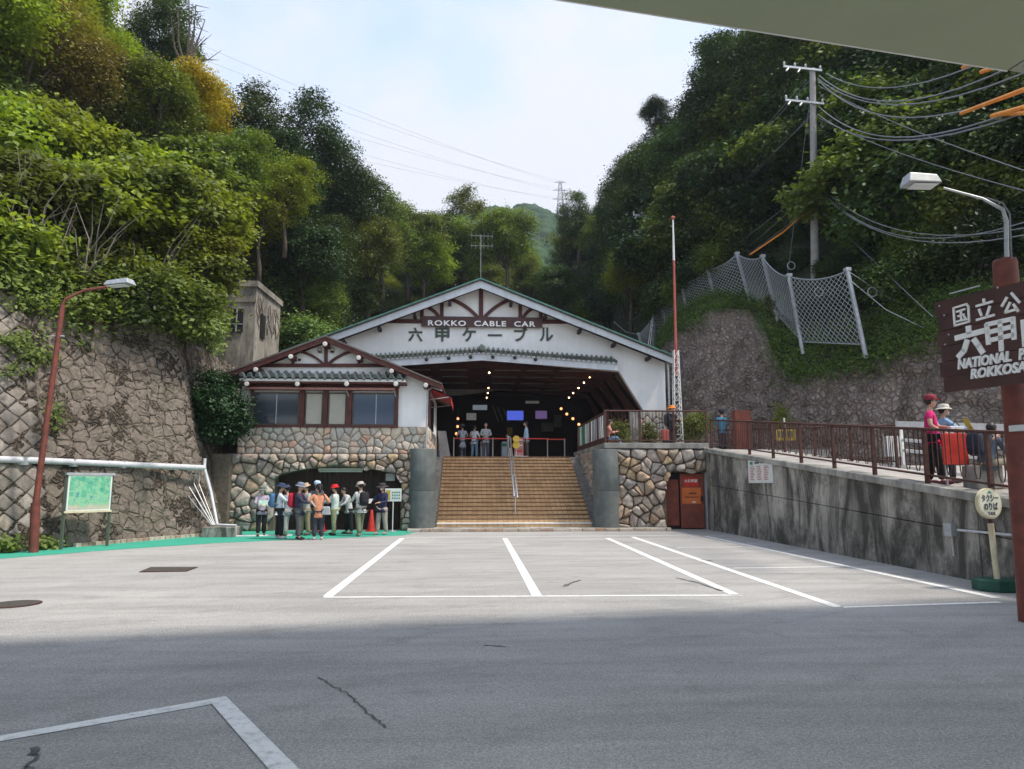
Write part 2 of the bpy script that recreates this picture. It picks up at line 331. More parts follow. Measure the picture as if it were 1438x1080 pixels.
M['stone_warm'] = stone_mat('field_stone', [(.40,.33,.26),(.47,.40,.33),(.34,.28,.23),(.42,.31,.22),(.5,.44,.37),(.36,.32,.28),(.47,.35,.22),(.3,.27,.24),(.40,.33,.26),(.44,.36,.31)])
M['stone_light'] = stone_mat('pale_stone', [(.55,.48,.40),(.50,.47,.41),(.6,.47,.37),(.53,.49,.42),(.62,.54,.44),(.43,.42,.38),(.64,.42,.31),(.56,.49,.38),(.5,.44,.37),(.42,.42,.37)], dark=(.2, .16, .13))
M['stone_brown'] = stone_mat('rubble_stone', [(.18,.15,.125),(.2,.165,.135),(.15,.122,.1),(.185,.145,.12),(.165,.148,.128),(.25,.21,.175),(.16,.128,.105),(.205,.17,.135),(.135,.112,.094)], dark=(.06, .048, .038), moss=.25)
M['stone_block'] = stone_mat('square_block', [(.27,.24,.21),(.23,.205,.18),(.31,.275,.24),(.2,.175,.15),(.29,.25,.21)], dark=(.07, .06, .048), moss=.4)
M['mortar_light'] = mat('pale_mortar', (.36, .29, .23), (.24, .19, .15), .95, 8, .5, 25); M['rock'] = rock_mat('rock', (.60, .49, .42), (.38, .30, .255), .1, .5); M['rock_left'] = rock_mat('shotcrete', (.20, .16, .125), (.12, .095, .075), .3, .5, .9, 7.)
M['soil'] = mat('forest_soil', (.035, .045, .018), (.02, .022, .012), .95, 2, .6, 8)
M['steps'] = tile_step_mat(); M['nosing'] = mat('stair_nosing', (.16, .095, .05), (.1, .06, .035), .6, 8)
M['grey_step'] = mat('grey_stair_edge', (.26, .25, .235), (.16, .155, .145), .85, 6, streak=.3)
M['steel'] = mat('brushed_steel', (.6, .6, .6), (.5, .5, .5), .3, 8, .05, metal=.9); M['galv'] = mat('galvanised', (.48, .5, .52), (.36, .38, .4), .5, 9, .15, metal=.35)
M['pipe'] = mat('pale_pipe', (.6, .6, .62), (.48, .48, .5), .5, 5, .1, dirt=.25, streakc=(.25, .2, .15))
M['rust'] = mat('rusty_rail', (.10, .042, .03), (.05, .024, .019), .75, 11, .4, 60, dirt=.5, streakc=(.03, .015, .012)); M['red_post'] = mat('red_oxide_paint', (.2, .055, .038), (.12, .035, .027), .55, 6, .2, dirt=.3, streakc=(.06, .02, .015))
M['red_paint'] = mat('red_paint', (.6, .04, .025), (.42, .03, .02), .5); M['flag_red'] = mat('faded_red', (.42, .1, .075), (.33, .08, .06), .6)
M['white_paint'] = mat('white_paint', (.75, .75, .73), (.62, .62, .6), .5, dirt=.2, streakc=(.3, .2, .15)); M['black'] = mat('black', (.02, .02, .02), (.012, .012, .012), .6)
M['door_red'] = mat('rusty_door', (.25, .065, .04), (.15, .045, .03), .7, 3, .3, dirt=.5, streakc=(.07, .03, .02)); M['orange'] = mat('orange_sign', (.65, .18, .04), (.5, .12, .03), .6, dirt=.3, streakc=(.25, .1, .04))
M['glass_dark'] = glass_mat('dark_glass', (.035, .045, .06)); M['glass_blue'] = glass_mat('blue_glass', (.05, .075, .12), .1); M['curtain'] = mat('cream_blind', (.42, .4, .35), (.37, .35, .3), .8)
M['screen_blue'] = emis('blue_screen', (.05, .08, .45), .5); M['screen_violet'] = emis('violet_screen', (.12, .07, .2), .3); M['lamp_warm'] = emis('warm_bulb', (1, .62, .3), 5.); M['lamp_orange'] = emis('orange_globe', (1, .42, .16), .8); M['tube'] = mat('fluorescent_case', (.6, .6, .57), None, .4)
M['bark'] = mat('bark', (.10, .078, .058), (.05, .04, .03), .9, 7, .8, 22); M['bark_pale'] = mat('pale_bark', (.25, .215, .175), (.15, .13, .1), .9, 7, .6, 22); M['pole'] = mat('concrete_pole', (.36, .34, .33), (.29, .27, .26), .8, 3); M['wire'] = mat('cable', (.2, .21, .23), (.14, .15, .17), .55, bump=0); M['sleeve'] = mat('orange_sleeve', (.8, .3, .04), (.65, .22, .03), .5, bump=0)
M['board_brown'] = mat('brown_board', (.085, .035, .032), (.05, .022, .02), .55, 2.5, .2, 30, dirt=.4, streakc=(.13, .07, .06)); 
M['canopy'] = mat('canopy_soffit', (.29, .33, .225), (.265, .305, .205), .6, .5, 0); M['ceramic'] = mat('insulator', (.55, .58, .6), (.4, .42, .45), .3)
M['cone_red'] = mat('cone_red', (.55, .03, .02), (.4, .025, .02), .5)
M['floor_in'] = mat('hall_floor', (.22, .17, .13), (.15, .12, .09), .4, 1.5); M['deck'] = concrete_stain_mat('deck_concrete', (.42, .39, .36), .25)
# ================================================= SETTING: ground, terrain
ground = MB().add([(-400, -60, 0), (400, -60, 0), (400, 700, 0), (-400, 700, 0)], [(0, 1, 2, 3)]).build('ground', M['asphalt'], fixn=False)
tag(ground, kind='structure')
L = M['white_line']
def pl(a, b, w=.14): return line_strip('parking_line', a, b, w, .004, L, ground)
g = lambda x, y: tuple(aZ(x, y).xy)
pl(g(460, 838), g(565, 756), .15); pl(g(754, 837), g(709, 756), .15); pl(g(1034, 836), g(853, 756), .15)
pl(g(1178, 853), g(888, 754), .15); pl(g(1400, 840), g(990, 753), .15)
pl(g(455, 839), g(1042, 836), .1); pl((-2.0, 22.15), (7.2, 22.6), .09)
pl(g(1182, 853), g(1405, 846), .09); pl(g(1030, 798), g(1180, 796), .09); pl(g(950, 769), g(1043, 768), .09)
sheet('parking_line', [g(-40, 1041), g(298, 982), g(302, 989), g(-40, 1049)], .005, L, ground)
sheet('parking_line', [g(292, 984), g(317, 979), g(440, 1102), g(398, 1106)], .009, L, ground)
gs = sheet('green_strip', [g(-260, 806), g(-120, 796), g(0, 785), g(150, 773), g(300, 763), g(440, 757), g(566, 752), (-1.9, 24.6), (-2.2, 25.6), (-8.8, 25.6), (-8.9, 23.9), (-11.2, 17.8), (-15.6, 9.3)], .004, M['green_paint'])
tag(gs, kind='structure')
# thin cracks and tar marks
M['tar'] = mat('tar', (.14, .135, .13), (.09, .088, .085), .8)
def crack(pts, w):
    mb = MB(); P = [aZ(*p) for p in pts]
    Q = []
    for a, b in zip(P, P[1:]):
        for k in range(6): Q.append(a.lerp(b, k / 6) + Vector((random.uniform(-.02, .02), random.uniform(-.03, .03), 0)))
    Q.append(P[-1])
    for i in range(len(Q) - 1):
        d = (Q[i + 1] - Q[i]); d.z = 0; n = Vector((-d.y, d.x, 0)).normalized(); w0 = w * (.5 + random.random()) / 2
        mb.quad(*[tuple(Vector((v.x, v.y, .006))) for v in (Q[i] - n * w0, Q[i + 1] - n * w0, Q[i + 1] + n * w0, Q[i] + n * w0)])
    mb.build('crack', M['tar'], ground, fixn=False)
crack([(448, 951), (478, 968), (500, 985), (522, 1005), (541, 1023)], .014)
crack([(791, 824), (806, 818), (815, 815)], .06); crack([(950, 812), (985, 820), (1015, 830)], .05)
crack([(985, 786), (1000, 788)], .05); crack([(50, 1050), (44, 1070), (38, 1085)], .03); crack([(680, 907), (712, 909)], .02)
crack([(855, 840), (872, 838), (893, 833)], .02) if False else None
# drain covers
def cover(name, label, poly, z=.012):
    t = thing(name, label, 'drain cover', (sum(p[0] for p in poly) / len(poly), sum(p[1] for p in poly) / len(poly), 0))
    MB().prism(poly, 0.002, z, 'z').build('frame', M['rust'], t)
    c = t.location; ip = [(c.x + (p[0] - c.x) * .9, c.y + (p[1] - c.y) * .9) for p in poly]
    MB().prism(ip, z - .002, z + .004, 'z').build('lid', mat('iron_lid_' + name, (.09, .075, .065), (.05, .045, .04), .6, 30, .6, 60), t)
mc = aZ(20, 849); cover('manhole_cover', 'round dark iron manhole cover in the asphalt at the left edge', [(mc.x + .32 * cos(k * pi / 12), mc.y + .32 * sin(k * pi / 12)) for k in range(24)])
cover('drain_grate', 'rectangular rusty brown drain grate in the asphalt before the map board', [g(195, 804), g(262, 803), g(278, 797), g(212, 797)])
# ---- hillside edge: plan line of the top of walls and cliffs, going round from left front to right front
def on(px, py, r): return aR(px, py, r)
BASE_L = [Vector((-19., 2.2, 0)), Vector((-15.0, 9.9, 0)), Vector((-11.05, 17.7, 0)), Vector((-8.25, 23.6, 0)), Vector((-8.55, 26.0, 0)), Vector((-8.7, 31.5, 0))]
LEAN = .27; HW = 6.75
def normL(i):
    n = Vector((0, 0, 0))
    for a, b in ((i - 1, i), (i, i + 1)):
        if 0 <= a and b < len(BASE_L): d = (BASE_L[b] - BASE_L[a]).normalized(); n += Vector((-d.y, d.x, 0))
    return n.normalized()
TOP_L = [p + normL(i) * LEAN * HW + Vector((0, 0, HW)) for i, p in enumerate(BASE_L)]
EDGE = [(v.x, v.y, v.z) for v in TOP_L] + [(-11.9, 33.2, 7.2), (-11.9, 37.2, 7.4), (-9.9, 38.5, 7.), (-9.8, 44, 6.5), (-9.6, 58, 6.5), (-5, 63, 7), (4, 64, 7), (9.9, 60, 7), (10.3, 46, 7)]
for px, py, r in [(930, 488, 38.5), (955, 466, 37.6), (1000, 434, 36.2), (1058, 436, 35.), (1073, 462, 33.8), (1090, 505, 32.3), (1108, 530, 31.4), (1150, 526, 30.2), (1200, 514, 29.2), (1250, 500, 28.3), (1320, 472, 27.6), (1440, 455, 27), (1700, 420, 27)]:
    EDGE.append(tuple(on(px, py, r)))
EDGE.append((22.5, 5, 8)); 
_E = np.array(EDGE); NL = len(EDGE) - 15
def edge(th):
    """distance and height of the hillside edge in a given direction"""
    d = np.array([sin(th), cos(th)]); best = None
    for i in range(len(_E) - 1):
        a = _E[i, :2]; b = _E[i + 1, :2]; ab = b - a; den = d[0] * ab[1] - d[1] * ab[0]
        if abs(den) < 1e-9: continue
        t = (a[0] * ab[1] - a[1] * ab[0]) / den; u = (a[0] * d[1] - a[1] * d[0]) / den
        if -1e-6 <= u <= 1 + 1e-6 and t > 0 and (best is None or t > best[0]): best = (t, _E[i, 2] + u * (_E[i + 1, 2] - _E[i, 2]))
    return best or (30., 7.)
RIDGE = [(-400, -220, 48, 9), (0, -180, 48, 9), (180, -60, 46, 9), (270, 40, 44, 8), (330, 112, 44, 8), (430, 140, 47, 9), (475, 205, 50, 8), (520, 250, 54, 8), (560, 285, 58, 8), (640, 300, 66, 8), (700, 300, 72, 8), (735, 325, 80, 7), (760, 385, 88, 6), (785, 345, 80, 8),
         (810, 265, 74, 9), (845, 215, 66, 9), (885, 170, 60, 9), (930, 95, 56, 9), (975, 70, 52, 9), (1015, 20, 50, 9), (1100, -90, 48, 9), (1438, -260, 46, 9), (1800, -260, 46, 9)]
_RH = [head(p[0], p[1]) for p in RIDGE]
_RZ = [on(p[0], p[1], p[2]).z - p[3] for p in RIDGE]; _RR = [p[2] for p in RIDGE]
def ridge(th): return float(np.interp(th, _RH, _RR)), float(np.interp(th, _RH, _RZ))
from mathutils import noise as mno
def bumpy(x, y, s=.12, a=1.): return a * mno.fractal(Vector((x * s, y * s, 3.1)), 1., 2., 4)
def terrain(th, r):
    re, ze = edge(th); rr, zr = ridge(th)
    if rr < re + 6: rr = re + 6
    if zr < ze + 1: zr = ze + 1
    if r <= rr: t = (r - re) / (rr - re); z = ze + (zr - ze) * (t ** .9 if t > 0 else t)
    else: z = zr + (r - rr) * .12 if r < rr + 14 else zr + 1.7 - (r - rr - 14) * .5
    x, y = r * sin(th), r * cos(th)
    return Vector((x, y, max(-1, z + bumpy(x, y) * min(1, max(0, (r - re) / 3)))))
def near_ground(x, y): th = atan2(x, y); return terrain(th, math.hypot(x, y)).z
ths = [R(a) for a in np.arange(-62, 70.1, 1.2)]; V = []; F = []; nr = 34
for th in ths:
    re, ze = edge(th); rr, _ = ridge(th); rmax = max(rr, re + 6) + 45
    for k in range(nr): V.append(tuple(terrain(th, re + .02 + (rmax - re) * (k / (nr - 1)) ** 1.4)))
for i in range(len(ths) - 1):
    for k in range(nr - 1): F.append((i * nr + k, (i + 1) * nr + k, (i + 1) * nr + k + 1, i * nr + k + 1))
hl = link_mesh('hillside', fastmesh('hillside', V, F), M['soil']); tag(hl, kind='structure')
# ---- far wooded hill closing the valley
M['far_forest'] = mat('far_forest', (.045, .085, .03), (.02, .045, .018), 1., .15, 0, spec=0)
def far_hill():
    V = []; F = []; nx, ny = 150, 60
    crest = [(-900, 40), (600, 320), (690, 300), (735, 297), (760, 303), (785, 312), (810, 330), (900, 360), (2200, 420)]
    ch = [head(a, b) for a, b in crest]; cz = [on(a, b, 430).z for a, b in crest]
    for j in range(ny):
        r = 110 + 420 * (j / (ny - 1))
        for i in range(nx):
            th = R(-34 + 68 * i / (nx - 1)); zc = float(np.interp(th, ch, cz)); t = min(1, (r - 110) / 320)
            z = 5 + (zc - 5) * t ** 1.1 - max(0, r - 430) * .5
            x, y = r * sin(th), r * cos(th); z += 7 * mno.fractal(Vector((x * .02, y * .02, 0)), 1, 2, 3) * t
            V.append((x, y, z))
    for j in range(ny - 1):
        for i in range(nx - 1): a = j * nx + i; F.append((a, a + 1, a + nx + 1, a + nx))
    me = fastmesh('far_hill', V, F); o = link_mesh('far_hill', me, M['soil']); tag(o, kind='structure'); return np.array(V)
FH = far_hill()
def far_crowns():
    """the wood on the far hill: thousands of rough crowns no one could count"""
    base = []; fc = []
    ico = bmesh.new(); bmesh.ops.create_icosphere(ico, subdivisions=2, radius=1); bv = np.array([v.co[:] for v in ico.verts]); bf = np.array([[v.index for v in f.verts] for f in ico.faces]); ico.free()
    Vs = []; Fs = []; T = []; n = 0
    for q in range(9000):
        th = R(random.uniform(-16, 13)); r = random.uniform(200, 445); 
        i = int(round((math.degrees(th) + 34) / 68 * 149)); j = int(round((r - 110) / 420 * 59)); z = FH[j * 150 + i, 2]
        s = random.uniform(2.6, 5.); jit = 1 + .35 * (rng.random((len(bv), 1)) - .5)
        Vs.append(bv * jit * (s, s, s * .9) + (r * sin(th), r * cos(th), z + s * .4)); Fs.append(bf + n); n += len(bv); T.append(np.full(len(bv), random.random()))
    me = fastmesh('far_wood', np.vstack(Vs), np.vstack(Fs)); at = me.attributes.new('tint', 'FLOAT', 'POINT'); at.data.foreach_set('value', np.concatenate(T).astype(np.float32))
    o = link_mesh('far_wood', me, M['far_forest']); tag(o, 'wooded far hill closing the valley behind the station roof', 'forest', kind='stuff')
far_crowns()
# ---- right cliff face
def cliff():
    """rough stone-pitched face under the net fence, from the hall's corner to the right edge"""
    pts = _E[NL:-1]; V = []; F = []; nv = 60
    P = []
    for i in range(len(pts) - 1):
        n = max(2, int(np.linalg.norm(pts[i + 1] - pts[i]) / .16))
        for k in range(n): P.append(pts[i] + (pts[i + 1] - pts[i]) * k / n)
    P.append(pts[-1]); P = np.array(P)
    # smooth the plan
    for _ in range(4): P[1:-1, :2] = (P[:-2, :2] + 2 * P[1:-1, :2] + P[2:, :2]) / 4
    for i, p in enumerate(P):
        d = np.array([p[0], p[1]]) / math.hypot(p[0], p[1]); out = np.array([d[0] * .9 + .1, d[1] * .6]); out /= np.linalg.norm(out)
        for k in range(nv):
            t = k / (nv - 1); z = .5 + (p[2] + .05 - .5) * t; off = (p[2] - z) * .32
            x = p[0] - out[0] * off; y = p[1] - out[1] * off; w = min(1, (1 - t) * 6 + .15)
            nb = mno.fractal(Vector((x * .5, y * .5, z * .5)), 1, 2, 5) * .3 + abs(mno.noise(Vector((x * 1.5, y * 1.5, z * 1.3)))) * .45 + mno.fractal(Vector((x * 3.4, y * 3.4, z * 3.)), 1, 2, 3) * .1
            V.append((x - out[0] * nb * w, y - out[1] * nb * w, z))
    for i in range(len(P) - 1):
        for k in range(nv - 1): a = i * nv + k; F.append((a, a + nv, a + nv + 1, a + 1))
    o = link_mesh('cliff', fastmesh('cliff', V, F), M['rock']); tag(o, kind='structure'); return P
CLIFF = cliff()
# ================================================= stone walls made of single stones
def clip(poly, nx, ny, d):
    out = []
    for i in range(len(poly)):
        a = poly[i]; b = poly[(i + 1) % len(poly)]; da = a[0] * nx + a[1] * ny - d; db = b[0] * nx + b[1] * ny - d
        if da <= 0: out.append(a)
        if (da < 0) != (db < 0) and abs(da - db) > 1e-12: t = da / (da - db); out.append((a[0] + (b[0] - a[0]) * t, a[1] + (b[1] - a[1]) * t))
    return out
def cells(seeds, u0, u1, v0, v1):
    sd_ = np.array(seeds); res = []
    for i, s in enumerate(seeds):
        poly = [(u0, v0), (u1, v0), (u1, v1), (u0, v1)]; d2 = ((sd_ - s) ** 2).sum(1); order = np.argsort(d2)[1:22]
        for j in order:
            q = sd_[j]; nx, ny = q[0] - s[0], q[1] - s[1]; poly = clip(poly, nx, ny, (q[0] ** 2 + q[1] ** 2 - s[0] ** 2 - s[1] ** 2) / 2)
            if len(poly) < 3: break
        if len(poly) >= 3: res.append((s, poly))
    return res
def seeds_for(u0, u1, v0, v1, size, jit=.42, inside=None, sizevar=None):
    out = []; v = v0 + size * .4; row = 0
    while v < v1:
        u = u0 + (size * .5 if row % 2 else 0) + random.uniform(-.2, .2) * size
        while u < u1:
            s_ = size * (1.25 if random.random() < .3 else 1.)
            p = (u + random.uniform(-jit, jit) * size, v + random.uniform(-jit, jit) * size * .8)
            if u0 < p[0] < u1 and v0 < p[1] < v1 and (inside is None or inside(*p)): out.append(p)
            u += s_
        v += size * .78; row += 1
    return out
def smooth_poly(P, c=.22):
    Q = []
    for i in range(len(P)):
        a = P[i]; b = P[(i + 1) % len(P)]; Q.append((a[0] * (1 - c) + b[0] * c, a[1] * (1 - c) + b[1] * c)); Q.append((a[0] * c + b[0] * (1 - c), a[1] * c + b[1] * (1 - c)))
    return Q
def stone_obj(poly, parent, m, place, gap=.02, depth=.09, rough=.25, rounding=1, push=None, name='stone', pw=None, cut=.22):
    cx = sum(p[0] for p in poly) / len(poly); cy = sum(p[1] for p in poly) / len(poly)
    a = max(math.hypot(p[0] - cx, p[1] - cy) for p in poly)
    if a < gap * 2.5: return None
    k = 1 - gap / (a * .8); poly = [(cx + (p[0] - cx) * k, cy + (p[1] - cy) * k) for p in poly]
    poly = [p for i, p in enumerate(poly) if math.hypot(p[0] - poly[i - 1][0], p[1] - poly[i - 1][1]) > a * .08]
    if len(poly) < 3: return None
    for _ in range(rounding): poly = smooth_poly(poly, cut)
    if push: poly = [push(*p) for p in poly]
    n = len(poly); D = depth * random.uniform(.65, 1.35); V = []; F = []; ox, oy = random.uniform(-.15, .15), random.uniform(-.15, .15)
    for s_, d in ((1., -.05), (1., D * .45), (.86, D * .8), (.5, D)):
        for p in poly:
            q = (cx + (p[0] - cx) * s_ + ox * a * (1 - s_), cy + (p[1] - cy) * s_ + oy * a * (1 - s_)); jj = D * rough * (random.random() - .5) if d > 0 else 0
            V.append(place(q[0], q[1], d + jj))
    V.append(place(cx + ox * a * .5, cy + oy * a * .5, D * (1 + rough * (random.random() - .5))))
    for L_ in range(3):
        for i in range(n): j = (i + 1) % n; F.append((L_ * n + i, L_ * n + j, (L_ + 1) * n + j, (L_ + 1) * n + i))
    for i in range(n): F.append((3 * n + i, 3 * n + (i + 1) % n, 4 * n))
    off = pw if pw is not None else wloc(parent)
    me = bpy.data.meshes.new(name); me.from_pydata([Vector(v) - off for v in V], [], F); me.polygons.foreach_set('use_smooth', [True] * len(F)); me.update()
    return link_mesh(name, me, m, parent)
def join_objs(objs, name, parent, kind='stuff'):
    V = []; F = []
    for o in objs:
        n = len(V); V += [v.co[:] for v in o.data.vertices]; F += [tuple(i + n for i in p.vertices) for p in o.data.polygons]
    m = objs[0].data.materials[0]; me = bpy.data.meshes.new(name); me.from_pydata(V, [], F); r = link_mesh(name, me, m, parent); tag(r, kind=kind)
    for o in objs: d = o.data; bpy.data.objects.remove(o); bpy.data.meshes.remove(d)
    return r
M['sign_white'] = mat('sign_white', (.7, .72, .7), (.62, .64, .62), .5, dirt=.2, streakc=(.4, .36, .3)); M['yellow'] = mat('yellow_card', (.5, .36, .05), (.42, .3, .05), .7)
M['print_red'] = mat('red_print', (.5, .1, .08), None, .6, bump=0); M['print_dark'] = mat('dark_print', (.08, .09, .09), None, .6, bump=0); M['print_green'] = mat('green_print', (.05, .25, .15), None, .6, bump=0)
# ================================================= STATION FRONT
ZT = 2.8                        # level of the hall floor and terrace
# --- low pad with rough kerb in front of the stairs
pad = thing('kerb', 'low rough stone kerb in front of the stairs and round columns', 'kerb', (2.3, 24.6, 0))
MB().box((-2.2, 24.78, .0), (6.85, 26.3, .095)).build('paving', M['concrete_light'], pad)
M['kerb_stone'] = stone_mat('kerb_stone', [(.4,.28,.2),(.45,.38,.3),(.36,.25,.19),(.42,.35,.28),(.5,.44,.37)])
x = -2.2
while x < 6.8:
    w = random.uniform(.28, .6); w = min(w, 6.85 - x)
    MB().box((x + .008, 24.62 + random.uniform(-.02, .02), 0), (x + w - .008, 24.775, .1 + random.uniform(-.015, .02))).build('kerb_stone', M['kerb_stone'], pad, bevel=.015); x += w
# --- stairs
st = thing('stairs', 'wide flight of orange tiled stairs climbing to the station hall', 'stairs', (1.5, 25.7, .1))
NS = 19; rise = (ZT - .1) / NS; tread = .3; SX0, SX1 = -1.25, 4.28
for k in range(NS):
    y = 25.7 + k * tread; z = .095 + k * rise
    s_ = MB().box((SX0, y, z - .02), (SX1, y + tread + (.02 if k < NS - 1 else .4), z + rise - .03)).build('step', M['steps'], st)
    MB().box((SX0, y - .026, z + rise - .04), (SX1, y + tread + .02 if k < NS - 1 else y + .7, z + rise)).build('nosing', M['nosing'] if k else M['white_paint'], s_, bevel=.006)
    for a, b, nm in ((SX0 - .34, SX0 - .004, 'edge_step'), (SX1 + .004, SX1 + .42, 'edge_step')):
        MB().box((a, y + .01, z - .1), (b, y + tread + .01, z + rise * .9)).build(nm, M['grey_step'], st)
MB().box((SX0, 26, -.05), (SX1, 31.4, .08)).build('stair_base', M['concrete'], st)
rl = thing('stair_handrail', 'brushed steel handrail running down the middle of the stairs', 'handrail', (1.55, 25.9, .1))
xr = 1.52; top = Vector((xr, 31.6, ZT + .95)); bot = Vector((xr, 26.5, .1 + .36 + .95))
MB().tube([top + Vector((0, .5, 0)), top, bot, bot + Vector((0, -.25, -.25))], .035, 8).build('top_rail', M['steel'], rl, smooth=True)
MB().tube([top + Vector((.12, .5, -.05)), top + Vector((.12, 0, -.05)), bot + Vector((.12, 0, -.05)), bot + Vector((.12, -.25, -.3))], .03, 8).build('top_rail', M['steel'], rl, smooth=True)
for t in (0, .25, .5, .75, 1):
    p = top.lerp(bot, t); MB().tube([p + Vector((.06, 0, -.03)), p + Vector((.06, 0, -1.0))], .026, 8).build('post', M['steel'], rl, smooth=True)
# --- round columns
for cx, lab in ((-1.77, 'round dark grey concrete column at the left foot of the stairs'), (4.79 - .02, 'round dark grey concrete column at the right foot of the stairs')):
    c = thing('round_column', lab, 'column', (cx, 25.5, .09), 'round columns flanking the stairs')
    MB().lathe((cx, 25.5, .09), [(.47, 0), (.47, 1.28)], 32).build('lower_drum', M['column'], c, smooth=True)
    MB().lathe((cx, 25.5, .09), [(.46, 1.285), (.47, 1.3), (.47, 2.72), (.45, 2.75)], 32).build('upper_drum', M['column'], c, smooth=True)
# --- stair side walls of small rough stones
def side_wall(name, label, X0, X1, facing, y0, y1, z1):
    t = thing(name, label, 'stone wall', ((X0 + X1) / 2, y0, 0)); xf = X1 if facing > 0 else X0
    MB().box((X0, y0, 0), (X1, y1, z1)).build('mortar_core', M['mortar'], t)
    MB().box((X0 - .03, y0 - .02, z1), (X1 + .03, y1, z1 + .14)).build('coping', M['concrete_light'], t)
    sds = seeds_for(y0, y1, .1, z1, .27, inside=lambda u, v: v > .1 + (u - 25.7) * .45)
    if sds:
        out = [stone_obj(p, t, M['stone_warm'], lambda u, v, d: (xf + facing * d, u, v), .02, .05) for s_, p in cells(sds, y0, y1, .0, z1)]
    return t
side_wall('stair_side_wall', 'rubble side wall right of the stairs under the slanting railing', 4.72, 5.0, -1, 26.0, 33.0, 2.92)
side_wall('stair_side_wall', 'rubble side wall left of the stairs below the restaurant', -1.95, -1.62, 1, 26.0, 32.9, 2.67)
# --- lower stone wall with the garage arch
lw = thing('stone_wall', 'tall field-stone wall with an arched dark garage opening behind the group of hikers', 'stone wall', (-5.4, 25.4, 0))
AX0, AX1 = -6.86, -2.5
def arch_top(x): t = (x - AX0) / (AX1 - AX0); return 1.88 + .32 * (1 - (2 * t - 1) ** 2) if 0 <= t <= 1 else 0
def in_arch(u, v, m=0.): return AX0 + m < u < AX1 - m and v < arch_top(u) - m
ap = [(AX0 + (AX1 - AX0) * k / 24, arch_top(AX0 + (AX1 - AX0) * k / 24)) for k in range(25)]
MB().prism([(-9.1, 0), (-9.1, 2.66), (-1.62, 2.66), (-1.62, 0), (AX1, 0)] + ap[::-1] + [(AX0, 0)], 25.45, 25.9).build('mortar_core', M['mortar'], lw)
def push_arch(u, v):
    if not in_arch(u, v): return (u, v)
    c = [(arch_top(u) - v, (u, arch_top(u) + .01)), (u - AX0, (AX0 - .01, v)), (AX1 - u, (AX1 + .01, v))]
    return min(c)[1]
sz = lambda u: .36 if u > -6.6 else .52
sds = seeds_for(-6.9, -1.63, 0, 2.66, .31, .5) + seeds_for(-9.05, -6.9, 0, 2.66, .42, .5)
for s_, p in cells(sds, -9.1, -1.62, .0, 2.66):
    if in_arch(s_[0], s_[1], .03): continue
    stone_obj(p, lw, M['stone_warm'], lambda u, v, d: (u, 25.45 - d, v), .018, .16, .5, push=push_arch, cut=.14)
# garage doors
gd = thing('garage_door', 'dark brown vertical plank doors inside the stone arch behind the hikers', 'door', (-4.7, 26.1, 0))
x = AX0 - .1
MB().box((AX0 - .2, 26.16, 0), (AX1 + .2, 26.2, 2.3)).build('backing', M['black'], gd)
while x < AX1:
    MB().box((x + .006, 26.1, .03), (min(x + .16, AX1 + .1) - .006, 26.15, 2.3)).build('plank', M['timber_dark'], gd); x += .16
for xx in (-5.43, -3.42): MB().box((xx - .06, 26.02, 0), (xx + .06, 26.098, 2.25)).build('door_post', M['timber_dark'], gd)
lp = aY(447, 661, 25.8); lq = aY(510, 661, 25.8)
fl = thing('strip_light', 'fluorescent strip light fixed under the crown of the stone arch', 'lamp', (lp.x, 25.8, lp.z))
MB().box((lp.x, 25.74, lp.z), (lq.x, 25.86, lp.z + .1)).build('case', M['tube'], fl, bevel=.02); MB().tube([(lp.x + .03, 25.8, lp.z - .03), (lq.x - .03, 25.8, lp.z - .03)], .02, 8).build('tube', M['white_paint'], fl)
tb = thing('folding_table', 'low narrow table standing in the shade inside the stone arch', 'table', (-4.2, 25.95, 0))
MB().box((-5.6, 25.72, .68), (-3.0, 26.0, .71)).build('tabletop', M['rust'], tb)
for xx in (-5.55, -4.3, -3.06): MB().box((xx, 25.75, 0), (xx + .03, 25.78, .68)).build('leg', M['galv'], tb)
# --- restaurant house above the wall
FY = 26.0
hs = thing('restaurant_house', 'small white half-timbered gabled house on the stone wall left of the stairs', 'house', (-5.2, 26, 2.66))
X0h, X1h = -8.4, -1.64
ra = aY(457, 471, 25.5); rL = aY(300, 529, 25.5); rR = aY(621, 538, 25.5)
def rz(x): return ra.z + (rL.z - ra.z) * (ra.x - x) / (ra.x - rL.x) if x < ra.x else ra.z + (rR.z - ra.z) * (x - ra.x) / (rR.x - ra.x)
MB().box((X0h, 25.98, 2.66), (X1h, 32.9, 3.66)).build('stone_base', M['mortar_light'], hs)
base = [o for o in hs.children][0]
for s_, p in cells(seeds_for(X0h, X1h, 2.68, 3.66, .29, .46), X0h, X1h, 2.665, 3.66): stone_obj(p, base, M['stone_light'], lambda u, v, d: (u, 25.98 - d, v), .014, .07, .3, name='stone', cut=.16)
for s_, p in cells(seeds_for(26, 30, 2.68, 3.66, .36), 25.98, 30, 2.665, 3.66): stone_obj(p, base, M['stone_light'], lambda u, v, d: (X1h + d, u, v), .018, .07, .25, name='stone')
MB().prism([(X0h + .05, 3.66), (X0h + .05, rz(X0h) - .16), (ra.x, ra.z - .16), (X1h - .03, rz(X1h) - .16), (X1h - .03, 3.66)], 26.03, 32.88).build('wall', M['plaster'], hs)
def roof_slab(x0, z0, x1, z1, th, y0, y1): return MB().prism([(x0, z0), (x1, z1), (x1, z1 - th), (x0, z0 - th)], y0, y1)
rf = roof_slab(rL.x, rL.z, ra.x, ra.z, .06, 25.45, 32.95).build('roof', M['roof_metal'], hs); roof_slab(ra.x + .002, ra.z, rR.x, rR.z, .06, 25.45, 32.95).build('roof', M['roof_metal'], hs)
